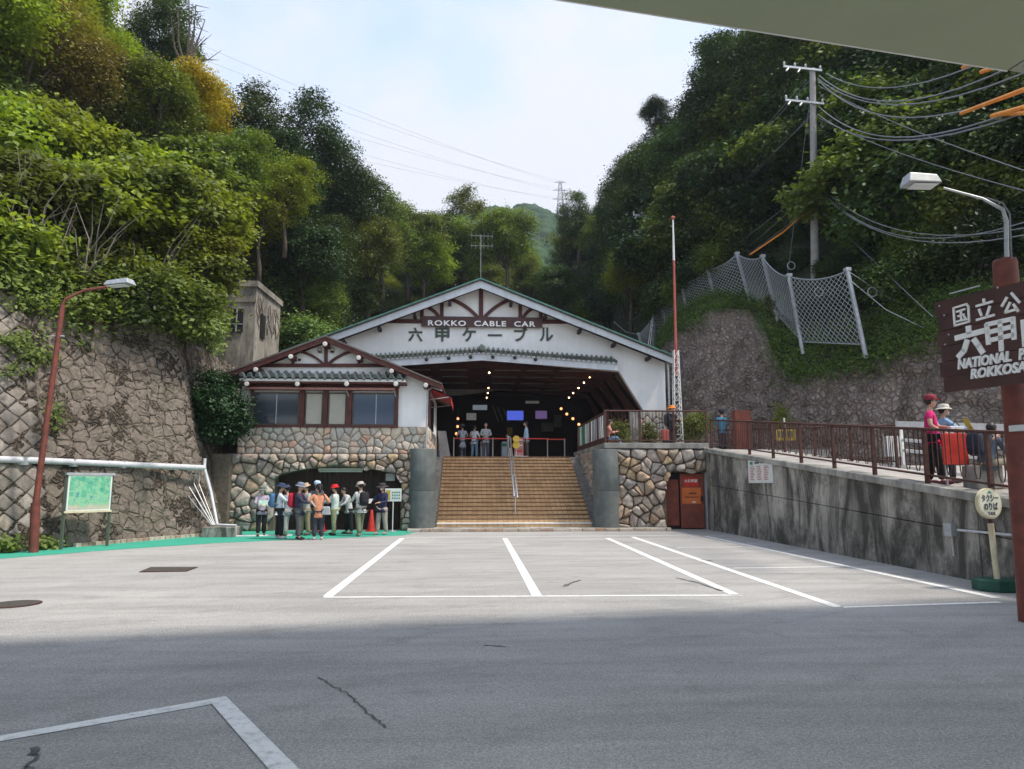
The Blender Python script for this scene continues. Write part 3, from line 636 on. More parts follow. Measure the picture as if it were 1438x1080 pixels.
for a, b in (((rL.x, rL.z), (ra.x, ra.z)), ((ra.x, ra.z), (rR.x, rR.z))):
    MB().prism([(a[0], a[1] - .062), (b[0], b[1] - .062), (b[0], b[1] - .24), (a[0], a[1] - .24)], 25.5, 25.56).build('barge_board', M['timber'], hs)
for px, py in ((457, 476), (409, 493), (360, 511), (309, 532), (504, 493), (550, 511), (598, 532)):
    p = aY(px, py, 25.5); z = rz(p.x) - .24
    b = MB().box((p.x - .09, 25.48, z - .17), (p.x + .09, 26.0, z)).build('purlin', M['timber'], hs); MB().lathe((p.x, 25.46, z - .085), [(.085, 0), (.085, .03), (.06, .045)], 14, Matrix.Rotation(R(90), 3, 'X')).build('end_cap', M['white_cap'], b)
def timber(name, pts, w, y0, y1, parent, m=M['timber']):
    """flat timber following a line in the facade, w wide"""
    P = [Vector((p[0], 0, p[1])) for p in pts]; A = []; B = []
    for i, p in enumerate(P):
        d = (P[min(i + 1, len(P) - 1)] - P[max(0, i - 1)]).normalized(); n = Vector((-d.z, 0, d.x)) * w / 2; A.append((p.x + n.x, p.z + n.z)); B.append((p.x - n.x, p.z - n.z))
    return MB().prism(A + B[::-1], y0, y1).build(name, m, parent)
def bez(a, c, b, n=10): return [((1-t)**2*a[0]+2*t*(1-t)*c[0]+t*t*b[0], (1-t)**2*a[1]+2*t*(1-t)*c[1]+t*t*b[1]) for t in [k / n for k in range(n + 1)]]
def px2(Y): return lambda x, y: (lambda v: (v.x, v.z))(aY(x, y, Y))
h = px2(25.95)
timber('tie_beam', [h(361, 513), h(550, 513)], .12, 25.93, 26.028, hs); timber('king_post', [h(457.5, 512), h(457.5, 478)], .11, 25.925, 26.028, hs)
timber('post', [h(411, 512), h(411, 494)], .09, 25.92, 26.028, hs); timber('post', [h(504, 512), h(504, 494)], .09, 25.92, 26.028, hs)
timber('curved_brace', bez(h(413, 493), h(436, 494), h(454, 511)), .085, 25.915, 26.02, hs); timber('curved_brace', bez(h(502, 493), h(480, 494), h(461, 511)), .085, 25.915, 26.02, hs)
for x in (449, 466.5): p = aY(x, 491, 25.95); MB().ball((p.x, 26.0, p.z), .085, 10, 6).build('vent_hood', M['white_cap'], hs, smooth=True); 
for x in (449, 466.5): p = aY(x, 493, 25.95); MB().box((p.x - .06, 25.9, p.z - .06), (p.x + .06, 26.0, p.z - .0)).build('vent_opening', M['black'], hs)
p = aY(420, 505, 25.95); MB().box((p.x - .05, 25.98, p.z - .04), (p.x + .05, 26.028, p.z + .04)).build('air_brick', M['black'], hs)
# window bay
h = px2(25.93)
wx0, wz0 = h(352, 597.5); wx1, _ = h(557, 597); _, wz1 = h(400, 548)
fr = MB().box((wx0 - .04, 25.88, wz1 - .0), (wx1 + .04, 26.03, wz1 + .22)).box((wx0 - .04, 25.88, wz0 - .06), (wx1 + .04, 26.03, wz0 + .015)).box((wx0 - .04, 25.88, wz0 + .015), (wx0 + .05, 26.03, wz1)).box((wx1 - .05, 25.88, wz0 + .015), (wx1 + .04, 26.03, wz1)).build('window_frame', M['timber'], hs)
for a, b in ((420.5, 427.5), (454, 460), (487, 494)):
    xa = h(a, 570)[0]; xb = h(b, 570)[0]; MB().box((xa, 25.885, wz0 + .016), (xb, 26.03, wz1 - .001)).build('mullion', M['timber'], hs)
M['window_trim'] = mat('window_trim', (.10, .075, .06), (.06, .045, .038), .5)
for a, b, m_, dv in ((353.5, 420, 'glass_dark', 388), (428, 453.5, 'curtain', None), (460.5, 486.5, 'curtain', None), (494.5, 555, 'glass_blue', 528)):
    xa = h(a, 570)[0]; xb = h(b, 570)[0]; z0, z1 = wz0 + .02, wz1 - .07
    w = MB().box((xa + .002, 25.95, z0), (xa + .05, 26.0, z1)).box((xb - .05, 25.95, z0), (xb - .002, 26.0, z1)).box((xa + .05, 25.95, z0), (xb - .05, 26.0, z0 + .05)).box((xa + .05, 25.95, z1 - .05), (xb - .05, 26.0, z1)).build('window', M['window_trim'], hs)
    MB().box((xa + .05, 25.975, z0 + .05), (xb - .05, 25.985, z1 - .05)).build('pane', M[m_], w)
    if dv: xd = h(dv, 570)[0]; MB().box((xd - .012, 25.955, z0 + .05), (xd + .012, 25.974, z1 - .05)).build('divider', M['galv'], w)
aw = MB(); xa, za = h(348, 546); xb, _ = h(556, 546); aw.tube([(xa, 25.72, za), (xb, 25.72, za)], .05, 10)
M['awning_pink'] = mat('faded_awning', (.45, .23, .2), (.36, .17, .15), .8); aw.build('rolled_awning', M['awning_pink'], hs, smooth=True)
for x in (349, 487, 553): q = h(x, 552); MB().bar((q[0], 25.72, za), (q[0] + .12, 25.95, za - .35), .03, .03).build('awning_arm', M['galv'], hs)
# row of roof tiles over the window
def tile_mesh(name, w, ln):
    """one S-shaped glazed tile, wave across, running down the slope (local -y is down)"""
    n = 10; top = [(w * (k / n - .5), .085 * sin(2 * pi * k / n)) for k in range(n + 1)]; mb = MB()
    poly = top + [(x, z - .06) for x, z in top[::-1]]; mb.prism(poly, 0, ln)
    mb.lathe((-w * .25, -.012, .03), [(.075, 0), (.078, .02), (.05, .04)], 12, Matrix.Rotation(R(-90), 3, 'X'))
    me = bpy.data.meshes.new(name); me.from_pydata(mb.v, [], mb.f)
    bm = bmesh.new(); bm.from_mesh(me); bmesh.ops.recalc_face_normals(bm, faces=bm.faces); bm.to_mesh(me); bm.free(); return me
def tile_row(parent, p, q, n, depth, rise_, m, name='roof_tile', rollx=True):
    p = Vector(p); q = Vector(q); me = tile_mesh(name, (q - p).length / n, math.hypot(depth, rise_)); ang = atan2(q.z - p.z, q.x - p.x)
    for k in range(n):
        c = p.lerp(q, (k + .5) / n); o = link_mesh(name, me, m, parent, c - wloc(parent)); o.rotation_euler = (atan2(rise_, depth), -ang, 0)
t0 = aY(336, 527, 25.35); t1 = aY(569, 527.5, 25.35)
tile_row(hs, (t0.x, 25.35, t0.z), (t1.x, 25.35, t0.z - .02), 21, .66, .22, M['roof_tile_blue'])
MB().box((t0.x, 25.4, t0.z - .19), (t1.x, 26.02, t0.z - .1)).build('tile_board', M['white_cap'], hs); MB().box((t0.x - .02, 25.42, t0.z - .25), (t1.x + .02, 26.02, t0.z - .192)).build('eave_beam', M['timber'], hs)
for x in (347, 418, 487, 556):
    p = aY(x, 539.5, 25.4); b = MB().box((p.x - .07, 25.36, p.z - .07), (p.x + .07, 26.02, p.z + .06)).build('bracket', M['timber'], hs); MB().lathe((p.x, 25.345, p.z), [(.085, 0), (.085, .025), (.06, .04)], 14, Matrix.Rotation(R(90), 3, 'X')).build('end_cap', M['white_cap'], b)
# gutter pipe and red side awning
gp = aY(603, 548, 25.9)
MB().tube([(rR.x - .02, 25.6, rR.z - .25), (gp.x + .1, 25.88, gp.z + .12), (gp.x - .06, 25.88, gp.z - .02), (gp.x - .08, 25.85, 2.9)], .035, 8).build('drainpipe', M['galv'], hs, smooth=True)
a0 = Vector((-1.62, 27., 5.28)); 
ra_ = MB().add([(-1.62, 26.7, 5.2), (-.82, 26.7, 4.85), (-.82, 29.6, 4.85), (-1.62, 29.6, 5.2), (-.82, 26.7, 4.62), (-.82, 29.6, 4.62), (-1.60, 26.7, 5.16), (-.84, 26.7, 4.83), (-.84, 29.6, 4.83), (-1.60, 29.6, 5.16)], [(0,1,2,3),(1,4,5,2),(0,6,7,1),(6,9,8,7),(0, 1, 7, 6), (2, 3, 9, 8)])
M['awning_red'] = mat('red_awning', (.5, .035, .03), (.36, .03, .028), .7); ra_.build('side_awning', M['awning_red'], hs, fixn=False)
for yy in (26.72, 29.5): MB().tube([(-1.62, yy, 4.75), (-.85, yy, 4.86)], .018, 6).build('awning_arm', M['galv'], hs)
MB().box((-1.66, 26.05, 3.68), (-1.56, 26.16, rz(-1.6) - .2)).build('corner_post', M['timber'], hs)
MB().box((-1.66, 27.2, 3.7), (-1.60, 29.2, 4.9)).build('counter_window', M['glass_dark'], hs)
# --- station hall
hall = thing('station_hall', 'large white gabled cable car station with half-timbered gable and dark open front', 'building', (.3, 33, ZT))
HY = 33.
ap_ = aY(675, 392, 32.2); eR = aY(945, 500, 32.2); eL = Vector((2 * ap_.x - eR.x, 32.2, eR.z))
def hz(x): return ap_.z + (eR.z - ap_.z) * abs(x - ap_.x) / (eR.x - ap_.x)
FO = [(9.1, 5.03), (8.02, 5.03), (6.9, 6.9), (.34, 7.45), (-6.2, 6.9), (-7.3, 5.0), (-7.3, ZT), (-8.5, ZT), (-8.5, hz(-8.5) - .25), (ap_.x, ap_.z - .25), (9.1, hz(9.1) - .25)]
MB().prism(FO, HY, HY + .3).build('front_wall', M['plaster_warm'], hall)
for X, s in ((9.1, 1), (-8.5, -1)): MB().box((X - .25 * s, HY + .302, ZT), (X, 58, hz(X) - .26)).build('side_wall', M['plaster_warm'], hall)
MB().box((-8.4, 57.7, ZT), (9.0, 58, 7)).build('back_wall', M['timber_dark'], hall)
for X in (eL, eR):
    roof_slab(X.x, X.z, ap_.x, ap_.z, .08, 32.1, 58.4).build('roof', M['roof_metal'], hall)
    MB().prism([(X.x, X.z - .082), (ap_.x, ap_.z - .082), (ap_.x, ap_.z - .42), (X.x, X.z - .36)], 32.2, 32.28).build('barge_board', M['barge'], hall)
    MB().prism([(X.x, X.z + .03), (ap_.x, ap_.z + .03), (ap_.x, ap_.z - .03), (X.x, X.z - .03)], 32.05, 32.098).build('roof_flashing', M['copper'], hall)
    sgn = 1 if X.x > 0 else -1
    for k in (.16, .34, .52, .7, .88): x_ = ap_.x + (X.x - ap_.x) * k; z_ = hz(x_) - .42; MB().box((x_ - .07, 32.3, z_ - .14), (x_ + .07, HY - .002, z_)).build('purlin_end', M['timber_dark'], hall)
h = px2(32.95)
def tm(n_, pts, w): timber(n_, [h(*p) for p in pts], w, 32.9, 32.998, hall)
tm('tie_beam', [(536, 451), (816, 452)], .18); 
timber('king_post', [h(675.5, 447), h(675.5, 398)], .2, 32.89, 32.997, hall)
for x, y in ((620.5, 419), (730.5, 419)): timber('post', [h(x, 447), h(x, y)], .17, 32.895, 32.996, hall)
for x, y in ((592.5, 431), (759.5, 431)): timber('post', [h(x, 447), h(x, y)], .17, 32.895, 32.996, hall)
for a, c, b in (((624, 418), (652, 424), (671, 446)), ((727, 418), (699, 424), (680, 446)), ((595, 430), (609, 433), (617, 446)), ((756, 431), (742, 433), (735, 446))):
    timber('curved_brace', bez(h(*a), h(*c), h(*b)), .15, 32.885, 32.99, hall)
sb0 = h(592, 459); sb1 = h(761, 447)
sbd = MB().box((sb0[0], 32.80, sb0[1]), (sb1[0], 32.88, sb1[1])).build('sign_board', M['board_brown'], hall)
l0 = aY(601, 457.2, 32.78); l1 = aY(752, 457.2, 32.78); lt = aY(601, 449.5, 32.78)
put_text('lettering', 'ROKKO  CABLE  CAR', .3, (l0.x, 32.797, l0.z), (1, 0, 0), (0, 0, 1), M['letter_white'], sbd, ext=.012, bold=.007, fit=l1.x - l0.x, space=1.15, height=lt.z - l0.z)
for ch, x0, x1 in (('六', 573, 593), ('甲', 611, 631), ('ケ', 649, 668), ('ー', 685, 705), ('ブ', 722, 741), ('ル', 758, 777)):
    a = aY(x0, 479, 32.9); b = aY(x1, 479, 32.9); t_ = aY(x0, 459.5, 32.9); hgt = t_.z - a.z; off_ = 0
    if ch == 'ー': a = aY(x0, 471.5, 32.9); hgt = .09
    put_text('letter', ch, .6, (a.x, 32.97, a.z), (1, 0, 0), (0, 0, 1), M['letter_green'], hall, ext=.025, bold=.016, fit=b.x - a.x, height=hgt)
# fascia and tile roof over the opening
fa = aY(682, 506, 32.2); fr_ = aY(867, 520.5, 32.2); fl_ = Vector((2 * .6 - fr_.x + .3, 32.2, fr_.z)); AXc = aY(677, 497, 32.2).x
MB().prism([(fl_.x, fl_.z), (AXc, fa.z), (fr_.x, fr_.z), (fr_.x, fr_.z + .3), (AXc, fa.z + .3), (fl_.x, fl_.z + .3)], 32.2, 32.3).build('fascia', M['barge'], hall)
MB().prism([(fl_.x, fl_.z + .301), (AXc, fa.z + .301), (fr_.x, fr_.z + .301), (fr_.x, fr_.z + .36), (AXc, fa.z + .36), (fl_.x, fl_.z + .36)], 32.12, 32.99).build('soffit_board', M['barge'], hall)
tile_row(hall, (AXc, 32.08, fa.z + .42), (fr_.x, 32.08, fr_.z + .42), 27, .85, .3, M['roof_tile']); tile_row(hall, (fl_.x, 32.08, fl_.z + .42), (AXc, 32.08, fa.z + .42), 27, .85, .3, M['roof_tile'])
MB().lathe((AXc, 32.0, fa.z + .53), [(.15, 0), (.15, .05), (.1, .07)], 16, Matrix.Rotation(R(90), 3, 'X')).build('ridge_tile', M['roof_tile'], hall)
MB().tube([(AXc, 32.05, fa.z + .5), (AXc, 32.98, fa.z + .8)], .11, 10).build('ridge_tile', M['roof_tile'], hall)
for x, y in ((599, 505), (630, 503), (661, 501.5), (692, 501.5), (723, 502.5), (752, 505)):
    p = aY(x, y, 32.05); s_ = MB().ball((p.x, 32.02, p.z), .09, 10, 6).build('spotlight', M['black'], hall, smooth=True); MB().bar((p.x, 32.04, p.z), (p.x, 32.2, p.z + .16), .03, .03).build('bracket', M['galv'], s_)
# stone clad plinth right of the opening
pl_ = MB().box((7.35, 32.8, ZT), (9.08, 33.28, 5.0)).build('stone_plinth', M['mortar'], hall)
for s_, p in cells(seeds_for(7.7, 9.08, ZT, 5.0, .3), 7.7, 9.08, ZT, 5.0): stone_obj(p, pl_, M['stone_light'], lambda u, v, d: (u, 32.8 - d, v), .02, .05, name='stone')
MB().box((7.3, 32.68, ZT), (7.68, 32.82, 5.02)).build('corner_pillar', M['concrete'], hall)
# interior: floor, bent frames, ceiling, lights
fl_o = MB().box((-8.25, 31.75, ZT - .3), (8.85, 57.7, ZT - .002)).build('floor', M['floor_in'], hall)
M['ceiling'] = mat('ceiling_board', (.045, .024, .018), (.028, .015, .012), .8, 3); M['panel_pale'] = mat('pale_panel', (.2, .18, .15), (.15, .135, .11), .8, 2)
yy = 33.32; k = 0
for yy in (33.32, 35.6, 37.9, 40.4, 43.2, 46.5, 50.5):
    fr_pts = [(-8.2, 4.2 if k else 5.0), (-6.75, 7.0), (.34, 7.62), (7.0, 6.98), (8.2, 4.9)]
    timber('roof_frame', fr_pts, .34, yy, yy + .2, hall, M['timber'])
    for s in (-1, 1): MB().box((.34 + s * 7.86 - .13, yy + .02, ZT), (.34 + s * 7.86 + .13, yy + .18, 5.0)).build('frame_post', M['timber_dark'], hall)
    k += 1
MB().prism([(-8.3, 5.4), (-6.8, 7.25), (.34, 7.85), (7.1, 7.25), (8.6, 5.2), (8.7, 5.3), (7.15, 7.35), (.34, 7.95), (-6.85, 7.35), (-8.4, 5.5)], 33.6, 57.5).build('ceiling', M['ceiling'], hall)
for y0 in (33.9, 36.1, 38.4, 41.2):
    for x0 in (-5.2, -3.4, -1.6, 1.0, 2.6, 4.2): MB().box((x0, y0 + .4, 7.08), (x0 + 1.3, y0 + .46, 7.13)).build('light_strip', M['panel_pale'], hall)
    MB().add([(8.45, y0, 5.3), (8.45, y0 + 1.5, 5.3), (7.15, y0 + 1.5, 7.05), (7.15, y0, 7.05)], [(0, 1, 2, 3)]).build('side_panel', M['panel_pale'], hall)
    MB().add([(-8.15, y0, 5.3), (-8.15, y0 + 1.5, 5.3), (-6.85, y0 + 1.5, 7.05), (-6.85, y0, 7.05)], [(0, 1, 2, 3)]).build('side_panel', M['panel_pale'], hall)
MB().prism([(-3.6, 6.35), (-3.3, 6.7), (1.6, 6.75), (-.6, 6.4)], 38.6, 38.7).build('gable_panel', M['panel_pale'], hall)
MB().box((-8.2, 36, ZT), (-2.6, 36.15, 7.3)).build('inner_partition', M['timber_dark'], hall)
MB().box((-2.6, 46, ZT), (8.3, 46.2, 7.3)).build('rear_partition', M['timber_dark'], hall)
for px, py, Y_, r_ in ((687, 523.5, 35, .045), (686, 545, 37, .035), (685, 552, 39, .035), (683.5, 558.5, 41, .035), (820, 537.5, 35.3, .04), (812.5, 545, 37, .04), (805, 552, 38.5, .04), (799, 558.5, 40, .04), (828, 530, 34, .03)):
    p = aY(px, py, Y_); MB().ball((p.x, p.y, p.z), r_, 10, 6).build('ceiling_lamp', M['lamp_warm'], hall, smooth=True)
for px, py, Y_ in ((788, 574, 36), (796, 581.5, 35.2), (804.5, 588, 34.5), (813, 596, 34), (642.5, 599, 35), (641, 609, 34.3), (643, 588, 35.6)):
    p = aY(px, py, Y_); g_ = MB().ball((p.x, p.y, p.z), .068, 12, 8).build('globe_lamp', M['lamp_orange'], hall, smooth=True); MB().tube([(p.x, p.y, p.z + .08), (p.x, p.y, p.z + .9)], .008, 5).build('cord', M['black'], g_)
for n_, a, b, m_, y_ in (('screen', (712, 577), (735, 590), 'screen_blue', 40), ('screen', (752, 577), (768, 588), 'screen_violet', 40)):
    p = aY(a[0], b[1], y_); q = aY(b[0], a[1], y_); s_ = MB().box((p.x - .04, y_ + .01, p.z - .04), (q.x + .04, y_ + .09, q.z + .04)).build('display', M['black'], hall); MB().box((p.x, y_, p.z), (q.x, y_ + .008, q.z)).build('screen', M[m_], s_)
for a, b in (((692, 570), (700, 592)), ((699, 572), (706, 590)), ((707, 574), (712, 588))):
    p = aY(*a, 41); q = aY(*b, 41); MB().bar(p, q, .14, .05).build('daylight_stripe', M['panel_pale'], hall)  # pale bars imitating daylight at the back of the hall
p = aY(738, 563, 39); q = aY(752, 566.5, 39); MB().box((p.x, 39, q.z), (q.x + .2, 39.1, p.z)).build('direction_sign', M['white_cap'], hall)
p = aY(664, 569, 36); q = aY(684, 576, 36); MB().box((p.x, 35.9, q.z), (q.x, 35.98, p.z)).build('direction_sign', M['galv'], hall)
MB().tube([(9.2, 32.9, 7.3), (9.22, 32.85, 6.9), (9.22, 32.85, 2.9)], .05, 8).build('downpipe', M['galv'], hall, smooth=True)
MB().tube([(9.3, 32.5, 7.5), (9.3, 58, 7.5)], .07, 8).build('gutter', M['galv'], hall)
for k in range(5): x_ = -1.8 + k * 1.1; gb = MB().box((x_, 37.2, ZT), (x_ + .32, 38.6, ZT + 1.0)).build('ticket_gate', M['galv'], hall, bevel=.04); MB().box((x_ + .04, 37.18, ZT + .75), (x_ + .28, 37.199, ZT + .92)).build('gate_panel', M['print_green'] if k % 2 else M['red_paint'], gb)
for px, py, w_, h_, m_ in ((655, 590, .5, .35, 'curtain'), (760, 606, .8, .55, 'panel_pale'), (778, 600, .5, .8, 'panel_pale'), (712, 611, .35, .5, 'yellow')): p = aY(px, py, 35.9 if px < 690 else 45.9); MB().box((p.x, p.y - .03, p.z), (p.x + w_, p.y, p.z + h_)).build('wall_poster', M[m_], hall)
# aerial on the ridge
an = thing('tv_aerial', 'thin television aerial standing on the ridge of the station roof', 'aerial', (aY(675, 388, 33.5).x, 33.5, ap_.z))
ax_ = aY(675, 388, 33.5).x; az_ = aY(675, 330, 33.5).z
MB().tube([(ax_, 33.5, ap_.z - .1), (ax_, 33.5, az_)], .012, 6).build('mast', M['galv'], an)
for z_ in (az_ - .05, az_ - .55): 
    MB().tube([(ax_ - .5, 33.5, z_), (ax_ + .6, 33.5, z_)], .007, 5).build('boom', M['galv'], an)
    for k in range(6): MB().tube([(ax_ - .45 + k * .2, 33.5, z_ - .18), (ax_ - .45 + k * .2, 33.5, z_ + .18)], .004, 4).build('element', M['galv'], an)
# --- queue barriers, boards at the top of the stairs
qb = [(637, 33.0), (692, 33.0), (717.5, 33.0), (769, 33.4), (793, 33.6)]; qp = [Vector((aY(x, 640, y).x, y, ZT)) for x, y in qb]
for i, p in enumerate(qp):
    t = thing('barrier_post', ('leftmost', 'second', 'middle', 'fourth', 'rightmost')[i] + ' of the five steel queue barrier posts at the top of the stairs', 'barrier post', p, 'queue barrier posts')
    MB().lathe(p, [(.16, 0), (.16, .02), (.03, .04), (.03, .92), (.035, .93)], 10).build('pole', M['steel'], t, smooth=True); 
    MB().lathe(p, [(.035, .935), (.035, .97), (.02, .98)], 10).build('cap', M['black'], t)
    if i < 4: d = qp[i + 1]; MB().box((p.x + .03, p.y - .01, ZT + .87), (d.x - .03, p.y + .0, ZT + .915)).build('belt', M['red_paint'], t)
p = aY(617, 640, 32.2)
bd = thing('standing_board', 'tall grey panel board leaning at the left of the hall entrance', 'board', (p.x + .3, 32.2, ZT))
MB().add([(p.x - .1, 32.2, ZT + 1.18), (p.x + .28, 32.2, ZT + 1.18), (p.x + .5, 32.1, ZT), (p.x + .05, 32.1, ZT), (p.x - .1, 32.26, ZT + 1.18), (p.x + .28, 32.26, ZT + 1.18), (p.x + .5, 32.16, ZT), (p.x + .05, 32.16, ZT)], [(0,1,2,3),(4,7,6,5),(0,4,5,1),(1,5,6,2),(2,6,7,3),(3,7,4,0)]).build('panel', mat('grey_panel', (.17, .17, .18), (.13, .13, .14), .6), bd)
p = aY(729, 640, 33.0)
ps = thing('poster_stand', 'pink and white poster stand beside the man in the pale blue shirt', 'poster stand', (p.x, 33, ZT))
MB().box((p.x - .22, 33, ZT + .1), (p.x + .2, 33.04, ZT + .95)).build('board', mat('pink_poster', (.42, .2, .2), (.3, .12, .13), .7, 9), ps)
for zz, m_ in ((.8, 'white_cap'), (.55, 'white_cap'), (.3, 'red_paint')): MB().box((p.x - .18, 32.992, ZT + zz), (p.x + .16, 32.998, ZT + zz + .07)).build('print_band', M[m_], ps)
MB().box((p.x - .25, 32.9, ZT), (p.x + .23, 33.12, ZT + .1)).build('foot', M['galv'], ps)
p = aY(725, 622, 32.7)
yp = thing('paper_mascot_board', 'small yellow rounded cut-out board left of the pink poster stand', 'board', (p.x, 32.7, ZT))
MB().lathe((p.x, 32.7, p.z + .18), [(.16, 0), (.16, .03)], 14, Matrix.Rotation(R(90), 3, 'X')).lathe((p.x, 32.71, p.z - .1), [(.17, 0), (.17, .03)], 14, Matrix.Rotation(R(90), 3, 'X')).build('panel', M['yellow'], yp); MB().box((p.x - .02, 32.72, ZT), (p.x + .02, 32.75, p.z)).build('stake', M['galv'], yp)
# ================================================= RIGHT: terrace, stone wall, ramp
tw = thing('stone_wall', 'big rough boulder wall between the right column and the red door', 'stone wall', (6.8, 25.4, 0))
DX0, DX1, DZ = 6.94, 8.38, 2.02
MB().prism([(5.0, 0), (5.0, 2.86), (8.4, 2.86), (8.4, DZ + .02), (DX0, DZ + .02), (DX0, 0)], 25.5, 26.1).build('mortar_core', M['mortar'], tw)
def push_door(u, v):
    if u > DX0 and v < DZ: return (u, DZ + .02) if DZ - v < u - DX0 else (DX0 - .01, v)
    return (u, v)
for s_, p in cells(seeds_for(5.02, 8.4, 0, 2.86, .36, .52), 5.02, 8.4, .0, 2.86):
    if s_[0] > DX0 + .05 and s_[1] < DZ - .05: continue
    stone_obj(p, tw, M['stone_warm'], lambda u, v, d: (u, 25.5 - d, v), .02, .2, .55, push=push_door, cut=.14)
MB().box((4.7, 25.3, 2.87), (8.5, 25.95, 3.07)).build('coping', M['concrete_light'], tw, bevel=.02)
dr_ = thing('steel_door', 'rusty red double steel door with warning signs in the wall by the ramp', 'door', ((DX0 + DX1) / 2, 25.6, 0))
MB().box((DX0, 25.85, 0), (DX1, 25.95, DZ)).build('door_recess', M['black'], dr_)
MB().box((DX0 + .03, 25.72, .12), (DX0 + .52, 25.77, DZ - .25)).build('leaf', M['door_red'], dr_); lf = MB().box((DX0 + .55, 25.6, .04), (DX1 - .03, 25.65, DZ - .04)).build('leaf', M['door_red'], dr_)
s_ = MB().box((DX0 + .68, 25.585, 1.52), (DX0 + 1.22, 25.598, 1.84)).build('warning_sign', M['red_paint'], lf); put_text('lettering', '火気厳禁', .13, (DX0 + .71, 25.583, 1.66), (1, 0, 0), (0, 0, 1), M['letter_white'], dr_, ext=.002, fit=.47, height=.12, bold=.002)
s_ = MB().box((DX0 + .6, 25.585, .9), (DX0 + 1.3, 25.598, 1.48)).build('orange_sign', M['orange'], lf)
MB().box((DX0 + .86, 25.578, 1.24), (DX0 + 1.14, 25.584, 1.3)).box((DX0 + .7, 25.578, 1.12), (DX0 + 1.2, 25.584, 1.16)).build('print', M['door_red'], dr_)
MB().box((DX0 + .96, 25.578, .93), (DX0 + 1.1, 25.584, .99)).build('sticker', M['white_cap'], dr_); MB().box((DX1 - .16, 25.55, 1.0), (DX1 - .08, 25.6, 1.18)).build('handle', M['black'], lf)
MB().box((DX1 + .0, 25.44, 0), (DX1 + .05, 25.6, DZ)).build('jamb', M['galv'], dr_)
# terrace and ramp deck as solid ground
def dz(y): return 2.85 - .104 * (25.4 - y) if y < 25.4 else 2.85
te = MB().box((5.0, 26.1, 0), (8.7, 32.7, 2.86)).build('terrace', M['deck']); tag(te, kind='structure')
te2 = MB().prism([(25.4, -.2), (25.4, 2.85), (40, 2.85), (40, -.2)], 8.702, 24, 'x').build('terrace', M['deck']); tag(te2, kind='structure')
dk0 = MB().prism([(25.398, -.2), (25.398, 2.848), (18, dz(18)), (18, -.2)], 8.72, 10.9, 'x').build('ramp', M['deck']); tag(dk0, kind='structure')
dk = MB().prism([(17.998, -.2), (17.998, dz(17.998)), (4, dz(4)), (-2, .02), (-2, -.2)], 8.72, 24, 'x').build('ramp', M['deck']); tag(dk, kind='structure')
rw = thing('ramp_wall', 'long stained grey concrete retaining wall carrying the ramp on the right', 'wall', (8.55, 17, 0))
YS = [25.38, 22.6, 19.8, 17.0, 14.2, 11.6, 9.0, 6.4, 4.0]
for i in range(len(YS) - 1):
    ya, yb = YS[i] - .008, YS[i + 1] + .008
    for lo in (0, 1):
        zf = (lambda y: 0) if lo == 0 else (lambda y: dz(y) * .56 + .008); zt_ = (lambda y: dz(y) * .56 - .008) if lo == 0 else (lambda y: dz(y) - .105)
        MB().prism([(ya, zf(ya)), (ya, zt_(ya)), (yb, zt_(yb)), (yb, zf(yb))], 8.4 + random.uniform(-.008, .008), 8.7, 'x').build('wall_panel', M['concrete'], rw)
MB().prism([(25.38, dz(25.38) - .1), (25.38, dz(25.38) + .05), (4, dz(4) + .05), (4, dz(4) - .1)], 8.33, 8.74, 'x').build('coping', M['concrete_light'], rw, bevel=.02)
MB().prism([(25.3, 0), (25.3, dz(25.3) - .2), (4, dz(4) - .2), (4, 0)], 8.5, 8.71, 'x').build('wall_core', M['mortar'], rw)
# notice board on the wall
q = [aX(1051, 643, 8.38), aX(1085, 648, 8.38), aX(1085, 683, 8.38), aX(1051, 674, 8.38)]
nb = thing('notice_board', 'white notice plate with red print fixed to the ramp wall', 'notice board', (8.38, q[0].y, q[2].z)); 
ya, yb = q[0].y, q[1].y; z0_, z1_ = (q[2].z + q[3].z) / 2, (q[0].z + q[1].z) / 2
MB().box((8.35, yb, z0_), (8.385, ya, z1_)).build('plate', M['sign_white'], nb)
w_ = ya - yb; hh = z1_ - z0_
MB().box((8.345, ya - .1 * w_, z1_ - .2 * hh), (8.349, ya - .22 * w_, z1_ - .08 * hh)).build('emblem', M['print_green'], nb)
MB().box((8.345, ya - .3 * w_, z1_ - .17 * hh), (8.349, ya - .5 * w_, z1_ - .1 * hh)).box((8.345, ya - .55 * w_, z1_ - .17 * hh), (8.349, ya - .9 * w_, z1_ - .1 * hh)).build('heading', M['print_dark'], nb)
mb = MB()
for cI in range(3):
    for r_ in range(9): yy0 = ya - (.1 + .29 * cI) * w_; zz = z1_ - (.28 + .07 * r_) * hh; mb.box((8.345, yy0, zz), (8.349, yy0 - random.uniform(.12, .2) * w_, zz - .025 * hh))
mb.build('print_lines', M['print_red'], nb)
# conduit and junction box
jb = thing('junction_box', 'small pale junction box with conduit on the ramp wall behind the taxi sign', 'junction box', tuple(aX(1336, 744, 8.36)))
p = aX(1336, 744, 8.36); MB().box((8.28, p.y - .1, p.z - .11), (8.39, p.y + .1, p.z + .11)).build('box', M['galv'], jb, bevel=.01)
p2 = aX(1342, 744, 8.36); p3 = Vector((8.36, 8.5, p2.z - .0)); MB().tube([(8.36, p2.y - .05, p2.z), p3], .022, 6).build('conduit', M['pipe'], jb); MB().tube([(8.36, p.y, p.z - .1), (8.36, p.y, p.z - .45)], .012, 6).build('cable', M['pipe'], jb)
